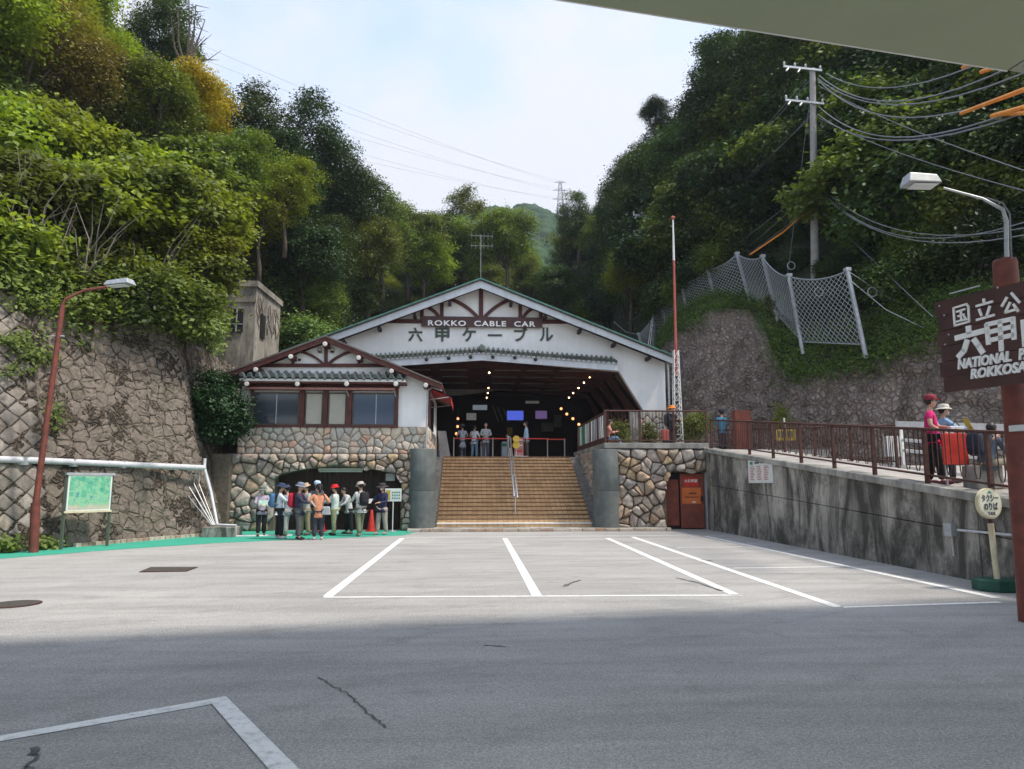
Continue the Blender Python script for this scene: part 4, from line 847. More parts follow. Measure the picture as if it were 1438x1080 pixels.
# --- railings
rr_ = thing('ramp_railing', 'rusty brown railing along the outer edge of the ramp', 'railing', (8.55, 17, 1.9)); RX = 8.53
def RZ(y): return dz(y) + .05
py_ = [aX(x, 640, RX).y for x in (1000, 1053, 1086, 1125, 1171, 1227, 1300, 1388)] + [9.1]
for y in py_: MB().box((RX - .035, y - .035, RZ(y)), (RX + .035, y + .035, RZ(y) + 1.0)).build('post', M['rust'], rr_)
MB().tube([(RX, py_[0], RZ(py_[0]) + 1.02), (RX, 8.3, RZ(8.3) + 1.02)], .03, 8).build('top_rail', M['rust'], rr_, smooth=True); MB().tube([(RX, py_[0], RZ(py_[0]) + .16), (RX, 8.3, RZ(8.3) + .16)], .022, 8).build('bottom_rail', M['rust'], rr_, smooth=True)
for a, b in zip(py_, py_[1:]):
    n = max(2, int((a - b - .1) / .33))
    for k in range(n):
        y = a - .1 - (a - b - .2) * (k + .5) / n; w = .07; z = RZ(y)
        MB().tube([(RX, y + w, z + 1.0), (RX, y + w, z + .34), (RX, y + w * .5, z + .22), (RX, y - w * .5, z + .22), (RX, y - w, z + .34), (RX, y - w, z + 1.0)], .011, 5).build('baluster', M['rust'], rr_)
tr = thing('terrace_railing', 'dark brown barred railing along the front of the terrace above the boulder wall', 'railing', (6.7, 25.5, 3.07)); ty = 25.5
for x in (4.78, 6.05, 7.3, 8.5): MB().box((x - .035, ty - .035, 3.07), (x + .035, ty + .035, 4.22)).build('post', M['rust'], tr)
MB().tube([(4.75, ty, 4.24), (8.53, ty, 4.24)], .03, 8).build('top_rail', M['rust'], tr); MB().tube([(4.75, ty, 3.17), (8.53, ty, 3.17)], .022, 8).build('bottom_rail', M['rust'], tr)
x = 4.9
while x < 8.45: MB().tube([(x, ty, 3.17), (x, ty, 4.22)], .010, 5).build('baluster', M['rust'], tr); x += .125
sr = thing('stair_side_railing', 'railing with pale panels slanting along the right side of the stairs', 'railing', (4.85, 28.5, 3.06))
MB().tube([(4.85, 25.55, 4.22), (4.85, 32.6, 4.22)], .03, 8).build('top_rail', M['rust'], sr); MB().box((4.8, 25.6, 3.06), (4.9, 32.6, 3.3)).build('bottom_board', M['rust'], sr)
for y in (25.6, 27.3, 29, 30.7, 32.5): MB().box((4.81, y, 3.06), (4.89, y + .09, 4.2)).build('post', M['rust'], sr)
for k in range(18): y = 26 + k * .36; MB().box((4.84, y, 3.32), (4.86, y + .1, 4.15)).build('slat', M['white_paint'] if k % 4 == 0 or k < 3 else M['print_green'] if k > 12 else M['galv'], sr)
fr2 = thing('far_railing', 'second rusty railing farther back along the inner side of the ramp', 'railing', (10.6, 20, 2.3)); FX = 10.6
ya_, yb_ = aX(1010, 590, FX).y, aX(1256, 600, FX).y
ys_ = [ya_ + (yb_ - ya_) * k / 6 for k in range(7)]
for y in ys_: MB().box((FX - .03, y - .03, dz(y)), (FX + .03, y + .03, dz(y) + 1.02)).build('post', M['rust'], fr2)
MB().tube([(FX, ya_, dz(ya_) + 1.05), (FX, yb_, dz(yb_) + 1.05)], .03, 8).build('top_rail', M['rust'], fr2); MB().tube([(FX, ya_, dz(ya_) + .15), (FX, yb_, dz(yb_) + .15)], .02, 8).build('bottom_rail', M['rust'], fr2)
y = ya_ - .1
while y > yb_: MB().tube([(FX, y, dz(y) + .15), (FX, y, dz(y) + 1.04)], .010, 5).build('baluster', M['rust'], fr2); y -= .16
# --- left retaining wall: single stones on a leaning face
wall_l = thing('retaining_wall', 'high leaning stone retaining wall below the left hillside, blocks on the left and rough rubble on the right', 'retaining wall', tuple(BASE_L[2]))
seg = []; acc = 0
for i in range(len(BASE_L) - 1): seg.append((acc, BASE_L[i], BASE_L[i + 1], normL(i), normL(i + 1))); acc += (BASE_L[i + 1] - BASE_L[i]).length
def wl(u, v, d=0.):
    for a, p, q, n0, n1 in seg[::-1]:
        if u >= a or a == 0:
            t = (u - a) / (q - p).length; b = p.lerp(q, t); n = n0.lerp(n1, max(0, min(1, t))).normalized(); break
    c = b + n * (LEAN * v - d); return Vector((c.x, c.y, v + d * LEAN))
V = []; F = []; nu, nv = 150, 40
for i in range(nu):
    for k in range(nv):
        u = acc * i / (nu - 1); v = HW * k / (nv - 1); p = wl(u, v); V.append(tuple(wl(u, v, mno.fractal(p * 1.3, 1, 2, 4) * .04 + .026)))
for i in range(nu - 1):
    for k in range(nv - 1): a = i * nv + k; F.append((a, a + nv, a + nv + 1, a + 1))
link_mesh('wall_face', fastmesh('wall_face', np.array(V) - np.array(wloc(wall_l)), F), M['rock_left'], wall_l)
US = seg[2][0] - 0.0        # blocks left of here
u_split = seg[2][0] + 1.35; pw_ = wloc(wall_l); st_objs = []
s = .4; bl = []
for i in range(-80, 130):
    for j in range(-80, 110):
        cu = (i + j) * s * .72; cv = (i - j) * s * .58
        if 4.0 < cu < u_split - .2 and .2 < cv < HW - .05: bl.append((cu, cv))
for cu, cv in bl:
    w, hgt = s * .72, s * .58; poly = [(cu - w, cv), (cu, cv - hgt), (cu + w, cv), (cu, cv + hgt)]; poly = [(a + random.uniform(-.03, .03), min(max(b, 0.02), HW) + random.uniform(-.02, .02)) for a, b in poly]
    st_objs.append(stone_obj(poly, wall_l, M['stone_block'], wl, .014, .045, .8, rounding=1, name='block', pw=pw_, cut=.07))
sds = seeds_for(u_split, acc - .1, .0, HW, .36)
cl = cells(sds, u_split - .1, acc, .0, HW)
cl.sort(key=lambda c: -len(c[1]) if False else -max(math.hypot(p[0] - c[0][0], p[1] - c[0][1]) for p in c[1])); nblk = len([o for o in st_objs if o])
rest_ = []
for i, (s_, p) in enumerate(cl):
    o = stone_obj(p, wall_l, M['stone_brown'], wl, .008, .04, 1., name='stone', pw=pw_, cut=.12)
    if o and i + nblk > 296: rest_.append(o)
if rest_: join_objs(rest_, 'small_stones', wall_l)
print('left wall blocks', nblk, 'stones', len(cl))
# water pipe across the wall with a down run and its small cables
pp = thing('water_pipe', 'long pale pipe running across the left retaining wall and down to a concrete box', 'pipe', tuple(aR(285, 657, 24.6)))
def wallhit(px, py, d=.14):
    best = None
    for k in range(600):
        t = 10 + k * .035; q = aR(px, py, t)
        if best is None:
            for a, p, qq, n0, n1 in seg:
                dd = (qq - p); L_ = dd.length; dd = dd / L_; n = Vector((-dd.y, dd.x, 0)); rel = q - p; uu = rel.x * dd.x + rel.y * dd.y
                if 0 <= uu <= L_ and rel.x * n.x + rel.y * n.y - LEAN * q.z > -d: best = q; break
        else: break
    return best or aR(px, py, 22)
pa = wallhit(-60, 643); pb = wallhit(60, 647); pc = aR(287, 657, 24.75); pd = aR(296, 690, 24.5); pe = aR(305, 737, 24.1)
MB().tube([pa, pb, wallhit(170, 652), pc], .085, 10).build('main_pipe', M['pipe'], pp, smooth=True)
MB().tube([pc + Vector((0, 0, .3)), pc, pd, pe, pe + Vector((.6, -.1, -.02)), pe + Vector((.62, -.1, -.36)), pe + Vector((2.2, .4, -.36))], .05, 8).build('down_pipe', M['pipe'], pp, smooth=True)
for k in range(4): o_ = Vector((-.12 - .07 * k, -.05, 0)); MB().tube([pc + o_ + Vector((0, 0, .1)), pc + o_ * (1 + .4 * k) + Vector((0, 0, -.5)), pe + o_ * .5], .014, 5).build('cable', M['galv'], pp)
for x in (30, 100, 170, 240): q = wallhit(x, 646 + (x / 285) * 11, .1); MB().box((q.x - .05, q.y - .05, q.z - .1), (q.x + .12, q.y + .12, q.z + .1)).build('clamp', M['galv'], pp)
cb = MB().box((pe.x - .35, pe.y - .3, 0), (pe.x + .62, pe.y + .5, .3)).build('concrete_plinth', M['concrete'], bevel=.02); tag(cb, 'low concrete block under the bent end of the pale pipe', 'plinth')
rk = thing('brick_edging', 'low line of reddish edging stones along the foot of the left retaining wall', 'edging', tuple(BASE_L[3] - Vector((.8, 1.2, 0))))
for i in range(24):
    u = seg[2][0] + 6.35 * (.28 + .7 * i / 24); q = wl(u, .0, .1); q2 = wl(u + .17, 0, .1); MB().bar((q.x, q.y, .04), (q2.x, q2.y, .04), .12, .09 + random.uniform(0, .03)).build('edging_stone', M['kerb_stone'], rk)
# --- old concrete block house behind the restaurant
BY = 33.4; bx0 = aY(314, 450, BY).x; bx1 = aY(360.5, 400, BY); bt = aY(360, 395, BY).z; bz0 = 2.8
cbk = thing('concrete_blockhouse', 'weathered grey concrete blockhouse with small dark windows behind the restaurant roof', 'blockhouse', (bx1.x - .8, BY + 1, bz0)); bx1 = bx1.x
by2 = 36.2
poly = [(bx0 - .6, BY), (bx1, BY), (bx1 + .15, by2 + .9), (bx0 - .6, by2 + .9)]
MB().prism(poly, bz0, bt - .28, 'z').build('wall', M['concrete_block'], cbk); MB().prism([(a + (.1 if a > bx0 else -.1), b + (-.1 if b < BY + 1 else .1)) for a, b in poly], bt - .28, bt, 'z').build('parapet', M['concrete_block'], cbk)
MB().box((bx0 - .62, BY - .04, bt - 1.03), (bx1 + .01, BY - .002, bt - .95)).build('string_course', M['concrete_block'], cbk)
p = aY(323, 466, BY - .05); q = aY(342, 434, BY - .05); w = MB().box((p.x, BY - .08, p.z), (q.x, BY - .005, q.z)).build('window', M['black'], cbk)
MB().box(((p.x + q.x) / 2 - .03, BY - .11, p.z), ((p.x + q.x) / 2 + .03, BY - .082, q.z)).box((p.x, BY - .11, p.z + .35), (q.x, BY - .082, p.z + .39)).build('frame', M['galv'], w)
MB().box((bx1 + .03, 34.1, bt - 2.55), (bx1 + .12, 34.7, bt - 1.4)).build('window', M['black'], cbk)
# vines in dark lines on the side wall
vn = MB()
for k in range(14):
    y0_ = random.uniform(33.6, 36.6); z = bt - random.uniform(.6, 1.0); pts = []
    for j in range(7): pts.append((bx1 + .02 + .15 * (y0_ - BY) / (by2 + .9 - BY), y0_, z)); y0_ = min(37, max(33.5, y0_ + random.uniform(-.25, .25))); z -= random.uniform(.1, .35)
    vn.tube(pts, .015, 4)
vv = vn.build('dry_vine', M['bark'], None); tag(vv, 'thin dry vines climbing the sunlit side of the concrete blockhouse', 'vine')
# ================================================= PEOPLE
M['skin'] = mat('skin', (.5, .31, .22), (.45, .27, .19), .55, 8, .05); M['hair'] = mat('hair', (.02, .016, .013), (.012, .01, .009), .5, 20); M['eye'] = M['black']; M['shoe'] = mat('shoe', (.12, .1, .09), (.06, .05, .045), .7); M['mask'] = mat('face_mask', (.75, .76, .78), None, .8)
_cl = {}
def cloth(c):
    if c not in _cl: _cl[c] = mat('cloth_%d' % len(_cl), c, tuple(x * .72 for x in c), .9, 11, .35, 45, coord='obj')
    return _cl[c]
JOBS = []
def skin_job(name, vs, es, m, parent, post=None, sub=1): JOBS.append((name, vs, es, m, parent, post, sub))
def flush():
    tmp = []
    for name, vs, es, m, parent, post, sub in JOBS:
        me = bpy.data.meshes.new(name); me.from_pydata([v[0] for v in vs], es, []); o = bpy.data.objects.new(name, me); COL.objects.link(o)
        md = o.modifiers.new('s', 'SKIN'); md.use_smooth_shade = True; sv = me.skin_vertices[0].data
        for i, v in enumerate(vs): r = v[1]; sv[i].radius = (r, r) if not isinstance(r, tuple) else r; sv[i].use_root = (i == 0)
        o.modifiers.new('u', 'SUBSURF').levels = sub; tmp.append(o)
    bpy.context.view_layer.update(); dg = bpy.context.evaluated_depsgraph_get()
    for (name, vs, es, m, parent, post, sub), o in zip(JOBS, tmp):
        me = bpy.data.meshes.new_from_object(o.evaluated_get(dg)); me.name = name; me.materials.clear(); me.materials.append(m)
        if post: me = post(me)
        me.polygons.foreach_set('use_smooth', [True] * len(me.polygons)); link_mesh(name, me, None, parent)
    for o in tmp: d = o.data; bpy.data.objects.remove(o); bpy.data.meshes.remove(d)
    JOBS.clear()
def person(label, loc, rot, H=1.6, shirt=(.5, .5, .5), pants=(.05, .05, .05), hat=None, hat_kind='bucket', wl_=(-.14, -.34, 1.12), wr_=(.14, -.34, 1.12), sleeve=1., hair=True, long_=0., seat=None, head_turn=(0, 0), mask=False, stride=.06, shoes=None, hair_long=False, lean=0., group=None, vest=None):
    """front of the figure is local -y; wl_, wr_ are the wrists for a 1.7 m figure"""
    t = thing('person', label, 'person', loc, group); t.rotation_euler = (0, 0, rot); s = H / 1.7; t.scale = (s, s, s)
    V = lambda *a: Vector(a); hipz = .9 if seat is None else seat
    pel = V(0, .0, hipz + .03); wst = V(0, -lean * .1, hipz + .17); chs = V(0, -lean * .3, hipz + .36); nk = V(0, .01 - lean * .5, hipz + .52 - lean * .1); hd = nk + V(0, -.02, .17)
    shl, shr = chs + V(-.175, .0, .11), chs + V(.175, .0, .11)
    wl_, wr_ = Vector(wl_), Vector(wr_); 
    if seat is not None: wl_.z -= .9 - seat; wr_.z -= .9 - seat
    def elbow(sh, w, sx):
        mid = (sh + w) / 2; d = w - sh; L_ = .52; h_ = sqrt(max(.0, L_ * L_ - d.length_squared)) / 2; o = V(sx * .6, .35, -.75).normalized(); o = (o - o.dot(d.normalized()) * d.normalized()).normalized(); return mid + o * h_
    el, er = elbow(shl, wl_, -1), elbow(shr, wr_, 1)
    if seat is None:
        hl_, hr_ = V(-.09, 0, hipz), V(.09, 0, hipz); kl, kr = V(-.1, -.03 - stride * .6, .49), V(.1, -.02 + stride * .5, .49); al, ar = V(-.11, -stride, .09), V(.11, stride, .09)
    else:
        hl_, hr_ = V(-.09, 0, hipz), V(.09, 0, hipz); kl, kr = V(-.13, -.42, hipz + .02 + .05), V(.13, -.42, hipz + .02); al, ar = V(-.12, -.45 - .2, max(.09, hipz - .42)), V(.12, -.55, max(.09, hipz - .42))
    # body: one continuous surface, with hands
    vs = [(pel, .11), (wst, .085), (chs, .105), (nk, .055), (hd - V(0, 0, .06), .06), (shl, .06), (el, .042), (wl_, .026), (shr, .06), (er, .042), (wr_, .026), (hl_, .09), (kl, .055), (al, .04), (al + V(0, -.13, -.045), .035), (hr_, .09), (kr, .055), (ar, .04), (ar + V(0, -.13, -.045), .035)]
    es = [(0, 1), (1, 2), (2, 3), (3, 4), (2, 5), (5, 6), (6, 7), (2, 8), (8, 9), (9, 10), (0, 11), (11, 12), (12, 13), (13, 14), (0, 15), (15, 16), (16, 17), (17, 18)]
    for wi, e_, sx in ((7, el, 1), (10, er, -1)):
        w = vs[wi][0]; d = (w - e_).normalized(); sd_ = d.cross(V(0, 0, 1)); sd_ = sd_.normalized() if sd_.length > .1 else V(1, 0, 0); dn = d.cross(sd_).normalized()
        if dn.z > 0: dn = -dn
        p = len(vs); vs.append((w + d * .06, (.034, .02))); es.append((wi, p))
        for k, ln in enumerate((.062, .072, .068, .055)):
            b = len(vs); o = sd_ * (k - 1.5) * .02; vs += [(w + d * .09 + o, .009), (w + d * (.09 + ln * .55) + o + dn * .008, .0085), (w + d * (.09 + ln) + o + dn * .03, .007)]; es += [(p, b), (b, b + 1), (b + 1, b + 2)]
        b = len(vs); o = sd_ * -.035 * sx; vs += [(w + d * .045 + o + dn * .01, .01), (w + d * .085 + o * 1.25 + dn * .025, .008)]; es += [(p, b), (b, b + 1)]
    if group: head_turn = (GH.uniform(-.45, .45), GH.uniform(.12, .4))
    Rh = Matrix.Rotation(head_turn[0], 3, 'Z') @ Matrix.Rotation(head_turn[1], 3, 'X')
    def add_head(me):
        mb = MB(); me_v = [v.co.copy() for v in me.vertices]; mb.add(me_v, [tuple(p.vertices) for p in me.polygons]); nb = len(mb.f); c = hd + V(0, -.01, .02)
        n0 = len(mb.v); mb.ball((0, 0, 0), .1, 14, 10, (.78, .95, 1.14))
        for i in range(n0, len(mb.v)):
            q = Vector(mb.v[i])
            if q.z < -.03: q.x *= 1 - (-.03 - q.z) * 3.2; q.y = q.y - .012 if q.y < 0 else q.y * .8        # jaw
            mb.v[i] = tuple(c + Rh @ q)
        for pos, r_, sc in (((0, -.1, -.012), .018, (.7, 1, 1.3)), ((-.078, .0, -.005), .02, (.45, .8, 1.3)), ((.078, .0, -.005), .02, (.45, .8, 1.3)), ((0, -.088, -.058), .014, (1.7, .5, .5))): mb.ball(c + Rh @ Vector(pos), r_, 7, 5, sc, Rh)
        ne = len(mb.f)
        for sx in (-1, 1): mb.ball(c + Rh @ V(sx * .03, -.088, .012), .010, 6, 4, (1.3, .6, .7), Rh)
        m2 = bpy.data.meshes.new('body'); m2.from_pydata(mb.v, [], mb.f); m2.materials.append(M['skin']); m2.materials.append(M['eye']); mi = [0] * ne + [1] * (len(mb.f) - ne); m2.polygons.foreach_set('material_index', mi); return m2
    skin_job('body', vs, es, M['skin'], t, add_head)
    # shirt and trousers
    k_ = .02
    up = [(pel + V(0, 0, -.02), (.17, .14)),  (wst, (.155, .13)), (chs, (.165, .135)), (nk - V(0, 0, .035), .07), (shl, .075), (shl.lerp(el, .6), .06), (shr, .075), (shr.lerp(er, .6), .06)]
    ee = [(0, 1), (1, 2), (2, 3), (2, 4), (4, 5), (2, 6), (6, 7)]; low_ = (pel + V(0, 0, -.11 - long_), (.215 + long_ * .15, .165 + long_ * .1))
    if sleeve > .5:
        up += [(el, .054), (el.lerp(wl_, .93), .038), (er, .054), (er.lerp(wr_, .93), .038)]; ee += [(5, 8), (8, 9), (7, 10), (10, 11)]
    up.append(low_); ee.append((0, len(up) - 1)); skin_job('shirt', up, ee, cloth(shirt), t)
    lo = [(pel + V(0, 0, .09), (.15, .125)), (hl_ + V(-.012, 0, -.03), .12), (kl, .09), (al + V(0, .0, .0), .075), (hr_ + V(.012, 0, -.03), .12), (kr, .09), (ar, .075)]
    skin_job('trousers', lo, [(0, 1), (1, 2), (2, 3), (0, 4), (4, 5), (5, 6)], cloth(pants), t)
    for a_ in (al, ar): MB().ball(a_ + V(0, -.07, -.04), .1, 10, 6, (.5, 1.35, .5)).build('shoe', cloth(shoes) if shoes else M['shoe'], t, smooth=True, local=True)
    c = hd + V(0, -.01, .02)
    if hair:
        mb = MB(); mb.ball((0, .018, .028), .108, 14, 8, (.82, .95, 1.0)); mb.v = [tuple(c + Rh @ (Vector(q) if q[1] > -.055 else Vector((q[0], max(q[1], -.07), max(q[2], .055))))) for q in mb.v]
        if hair_long: mb.ball(c + Rh @ V(0, .09, -.09), .045, 8, 6, (1, .8, 2.2))
        mb.build('hair', M['hair'], t, smooth=True, local=True)
    if hat:
        pr = {'bucket': [(.175, .035), (.17, .042), (.122, .065), (.116, .12), (.1, .145), (.04, .158), (.002, .16)], 'cap': [(.112, .035), (.114, .07), (.105, .12), (.07, .15), (.002, .158)], 'wide': [(.22, .03), (.21, .04), (.125, .062), (.12, .12), (.1, .15), (.002, .16)]}[hat_kind]
        h_ = MB().lathe(c, pr, 18, Rh).build('hat', cloth(hat), t, smooth=True, local=True)
        if hat_kind == 'cap': mb = MB(); mb.prism([(-.08, -.09), (-.07, -.17), (-.03, -.2), (.03, -.2), (.07, -.17), (.08, -.09)], .04, .052, 'z'); mb.v = [tuple(c + Rh @ Vector(q)) for q in mb.v]; mb.build('brim', cloth(hat), t, local=True)
    if mask: MB().ball(c + Rh @ V(0, -.075, -.045), .05, 8, 6, (1.1, .6, .9), Rh).build('face_mask', M['mask'], t, smooth=True, local=True)
    if vest: skin_job('vest', [(pel + V(0, 0, -.02), (.165, .135)), (wst, (.152, .125)), (chs, (.168, .138))], [(0, 1), (1, 2)], cloth(vest), t)
    return t
def world_pt(t, p): return t.matrix_basis @ Vector(p)
def backpack(label, t, c, hipz=.9, group=None, lean=0.):
    """worn on the back of figure t"""
    b = thing('backpack', label, 'backpack', world_pt(t, (0, .22, hipz + .1)), group); b.rotation_euler = t.rotation_euler; b.scale = t.scale
    mb = MB(); mb.ball((0, 0, .2), .2, 16, 12, (1, 1, 1)); sq = lambda a_, e_: math.copysign(abs(a_ / .2) ** e_, a_) ; mb.v = [(sq(x, .55) * .15, max(sq(y, .6) * .11, -.05), .2 + sq(z - .2, .55) * (.24 if z > .2 else .22)) for x, y, z in mb.v]; mb.build('bag', cloth(c), b, smooth=True, local=True)
    mb = MB(); mb.ball((0, .1, .12), .1, 10, 8, (.95, .5, .9)); mb.build('pocket', cloth(tuple(x * .7 for x in c)), b, smooth=True, local=True)
    for sx in (-1, 1): MB().tube([(sx * .11, -.04, .36), (sx * .12, -.16, .44), (sx * .12, -.33, .36), (sx * .13, -.3, .15), (sx * .12, -.05, .02)], .014, 5).build('strap', cloth(tuple(x * .6 for x in c)), b, local=True)
    MB().tube([(-.04, .0, .44), (0, 0, .49), (.04, 0, .44)], .01, 5).build('loop', M['black'], b, local=True); return b
def sheet_held(label, t, p, c=(.75, .76, .74), w=.3, h=.22, rot=.9):
    q = world_pt(t, p); o = MB().prism([(-w / 2, -h / 2), (0, -h / 2 - .01), (w / 2, -h / 2), (w / 2, h / 2), (0, h / 2 - .01), (-w / 2, h / 2)], 0, .006, 'z').build('paper_sheet', cloth(c), local=True); o.location = q; o.rotation_euler = (rot, 0, t.rotation_euler.z); tag(o, label, 'paper'); return o
GR = 'hikers gathered in front of the garage'
GH = random.Random(3)
def gp_(px, py): return aZ(px, py, 0)
P1 = person('leftmost hiker of the group in a pale checked shirt and white vest', gp_(366, 753), .4, 1.5, (.45, .38, .48), (.025, .022, .03), (.18, .2, .17), 'bucket', group=GR, vest=(.62, .68, .74), mask=True)
sheet_held('pale green folded map held by the leftmost hiker', P1, (0, -.38, 1.16), (.35, .5, .42))
P3 = person('hiker in a grey blouse and light grey trousers half hidden behind the blue backpack', gp_(401, 753), -1.9, 1.52, (.3, .32, .36), (.36, .36, .35), (.05, .06, .09), 'bucket', group=GR)
P2 = person('hiker in a white jacket and navy hat with a blue backpack', gp_(391, 757), pi / 2 + .25, 1.58, (.62, .72, .78), (.012, .012, .014), (.035, .06, .13), 'bucket', group=GR, wl_=(-.1, -.42, 1.2), wr_=(.1, -.42, 1.15), long_=.06, shoes=(.5, .5, .5))
backpack('blue backpack on the hiker in the white jacket', P2, (.06, .16, .32))
P5 = person('hiker in a straw coloured hat and beige trousers behind the red backpack', gp_(428, 752), -.7, 1.58, (.4, .4, .38), (.3, .24, .15), (.55, .4, .25), 'bucket', group=GR)
P4 = person('hiker in a dark navy shirt and grey hat turned right with a red backpack', gp_(418, 758), pi / 2 - .1, 1.6, (.035, .045, .08), (.09, .1, .1), (.2, .23, .3), 'bucket', group=GR, wl_=(-.1, -.4, 1.12), wr_=(.1, -.4, 1.08), shoes=(.03, .03, .04))
backpack('red backpack on the hiker in the navy shirt', P4, (.5, .02, .05))
P7 = person('hiker in a pale blue cap standing hidden behind the woman in orange', gp_(443, 749), .1, 1.66, (.12, .12, .14), (.06, .06, .07), (.5, .62, .8), 'cap', group=GR)
P6 = person('woman in a long orange shirt with her back to the camera', gp_(446, 758), pi + .1, 1.56, (.68, .3, .17), (.045, .05, .065), (.02, .02, .025), 'cap', group=GR, hair_long=True, long_=.16, wl_=(-.3, -.2, 1.2), wr_=(.32, -.2, 1.15), shoes=(.6, .6, .58), stride=.02)
bg_ = thing('shoulder_bag', 'light grey shoulder bag hanging at the right side of the woman in orange', 'bag', world_pt(P6, (-.24, .08, .78))); 
MB().prism([(-.13, 0), (.13, 0), (.1, .24), (-.1, .24)], -.045, .045).build('bag', cloth((.42, .46, .48)), bg_, local=True, bevel=.025); MB().tube([(-.1, 0, .25), (-.1, .02, .6), (-.14, .0, .72), (.05, 0, .3)], .012, 5).build('strap', cloth((.1, .12, .16)), bg_, local=True)
P8 = person('hiker in a bright red hat and long pale jacket turned left towards the map', gp_(469, 752), -pi / 2 - .2, 1.54, (.6, .7, .68), (.3, .31, .18), (.7, .02, .03), 'bucket', group=GR, long_=.12, wl_=(-.1, -.4, 1.12), wr_=(.1, -.42, 1.16), shoes=(.03, .03, .03))
P9 = person('stooping hiker in white with dark trousers unfolding a pale green map', gp_(490, 750), -pi / 2 + .5, 1.5, (.6, .6, .6), (.02, .02, .025), None, group=GR, lean=.45, wl_=(-.12, -.45, 1.05), wr_=(.12, -.45, 1.02))
sheet_held('pale green map unfolded by the stooping hiker', P9, (0, -.55, 1.05), (.42, .6, .52), .42, .3)
P10 = person('hiker in a beige hat white shirt and olive trousers with a black backpack', gp_(505, 753), -pi / 2 - .9, 1.62, (.66, .67, .66), (.17, .19, .12), (.5, .44, .4), 'bucket', group=GR, wl_=(-.16, -.4, 1.12), wr_=(.12, -.4, 1.12), stride=.16, shoes=(.3, .25, .2))
backpack('black backpack on the hiker in the olive trousers', P10, (.02, .02, .025))
P11 = person('hiker in a dark wide hat and navy jacket at the right end of the group', gp_(536, 751), -.55, 1.58, (.03, .035, .09), (.38, .34, .3), (.05, .045, .05), 'wide', group=GR, mask=True, wl_=(-.3, -.36, 1.16), wr_=(.1, -.3, 1.1), shoes=(.3, .28, .26), stride=.1)
sheet_held('white paper held by the hiker in the navy jacket', P11, (-.25, -.42, 1.15), (.7, .7, .68), .24, .18); sheet_held('white map held by the hiker in the red hat', P8, (0, -.48, 1.12)); sheet_held('white map held by the hiker in the white jacket', P2, (0, -.5, 1.17)); sheet_held('white paper held by the hiker with the red backpack', P4, (0, -.48, 1.1), (.6, .62, .6))
# hall entrance
def tp3(px, Y_, z=ZT): v = aY(px, 640, Y_); return Vector((v.x, Y_, z))
person('visitor in a grey sleeveless dress left of the hall entrance', tp3(649, 33.6), pi + .3, 1.56, (.32, .34, .4), (.03, .03, .03), (.06, .06, .07), 'bucket', long_=.35, sleeve=0, wl_=(-.2, -.25, 1.1), wr_=(.2, -.25, 1.1)); person('visitor in a white top and blue jeans in the hall entrance', tp3(666, 33.8), pi - .5, 1.54, (.6, .6, .6), (.16, .26, .36), None, wl_=(-.2, -.2, 1.05), wr_=(.18, -.28, 1.15))
person('visitor in a light grey shirt facing the steps between the barriers', tp3(682, 33.7), .1, 1.66, (.42, .43, .43), (.1, .1, .12), None, wl_=(-.1, -.25, 1.1), wr_=(.1, -.25, 1.1)); person('man in a pale blue shirt turned left at the top of the stairs', tp3(739, 33.2), -pi / 2, 1.68, (.42, .58, .72), (.08, .06, .05), None, wl_=(-.18, .04, .86), wr_=(.2, .02, .84), shoes=(.5, .5, .5))
# terrace
p = aY(944, 615, 26.6); TP = person('person in an orange hat and dark clothes standing behind the terrace railing', Vector((p.x, 26.6, 2.85)), .5, 1.66, (.03, .03, .045), (.03, .03, .035), (.8, .26, .04), 'wide', wl_=(.0, -.3, 1.2), wr_=(.2, -.3, 1.15), shoes=(.6, .6, .6)); backpack('dark backpack carried by the person in the orange hat', TP, (.05, .06, .06))
rbb = thing('red_bag', 'small red bag standing beside the person in the orange hat', 'bag', Vector((p.x - .28, 26.5, 2.85))); MB().box((-.16, -.1, .35), (.12, .1, .8)).build('bag', M['flag_red'], rbb, bevel=.04, local=True); MB().tube([(-.1, 0, .8), (-.02, 0, .98), (.06, 0, .8)], .012, 5).build('handle', M['black'], rbb, local=True); MB().box((-.14, -.08, 0), (.1, .08, .34)).build('stand', M['black'], rbb, local=True)
p = aY(851, 612, 27.); person('person in a coral top seated behind the left end of the terrace railing', Vector((p.x, 27., 2.85)), pi / 2, 1.6, (.66, .3, .24), (.12, .2, .3), None, seat=.48, lean=.3, wl_=(-.1, -.42, 1.2), wr_=(.1, -.42, 1.25))
bn = thing('bench', 'dark bench behind the terrace railing carrying the seated person', 'bench', (p.x, 27.05, 2.85)); MB().box((p.x - .3, 26.8, 3.2), (p.x + .5, 27.25, 3.25)).build('seat', M['timber'], bn)
for a_ in (-.25, .45): MB().box((p.x + a_ - .02, 26.85, 2.85), (p.x + a_ + .03, 27.2, 3.2)).build('leg', M['timber_dark'], bn)
p = aY(1014, 600, 27.2); person('person in a blue shirt and navy hat behind the ramp railing near the terrace', Vector((p.x, 27.2, 2.85)), pi, 1.6, (.05, .25, .4), (.05, .05, .06), (.02, .025, .05), 'cap', wl_=(-.2, -.2, 1.), wr_=(.2, -.2, 1.))
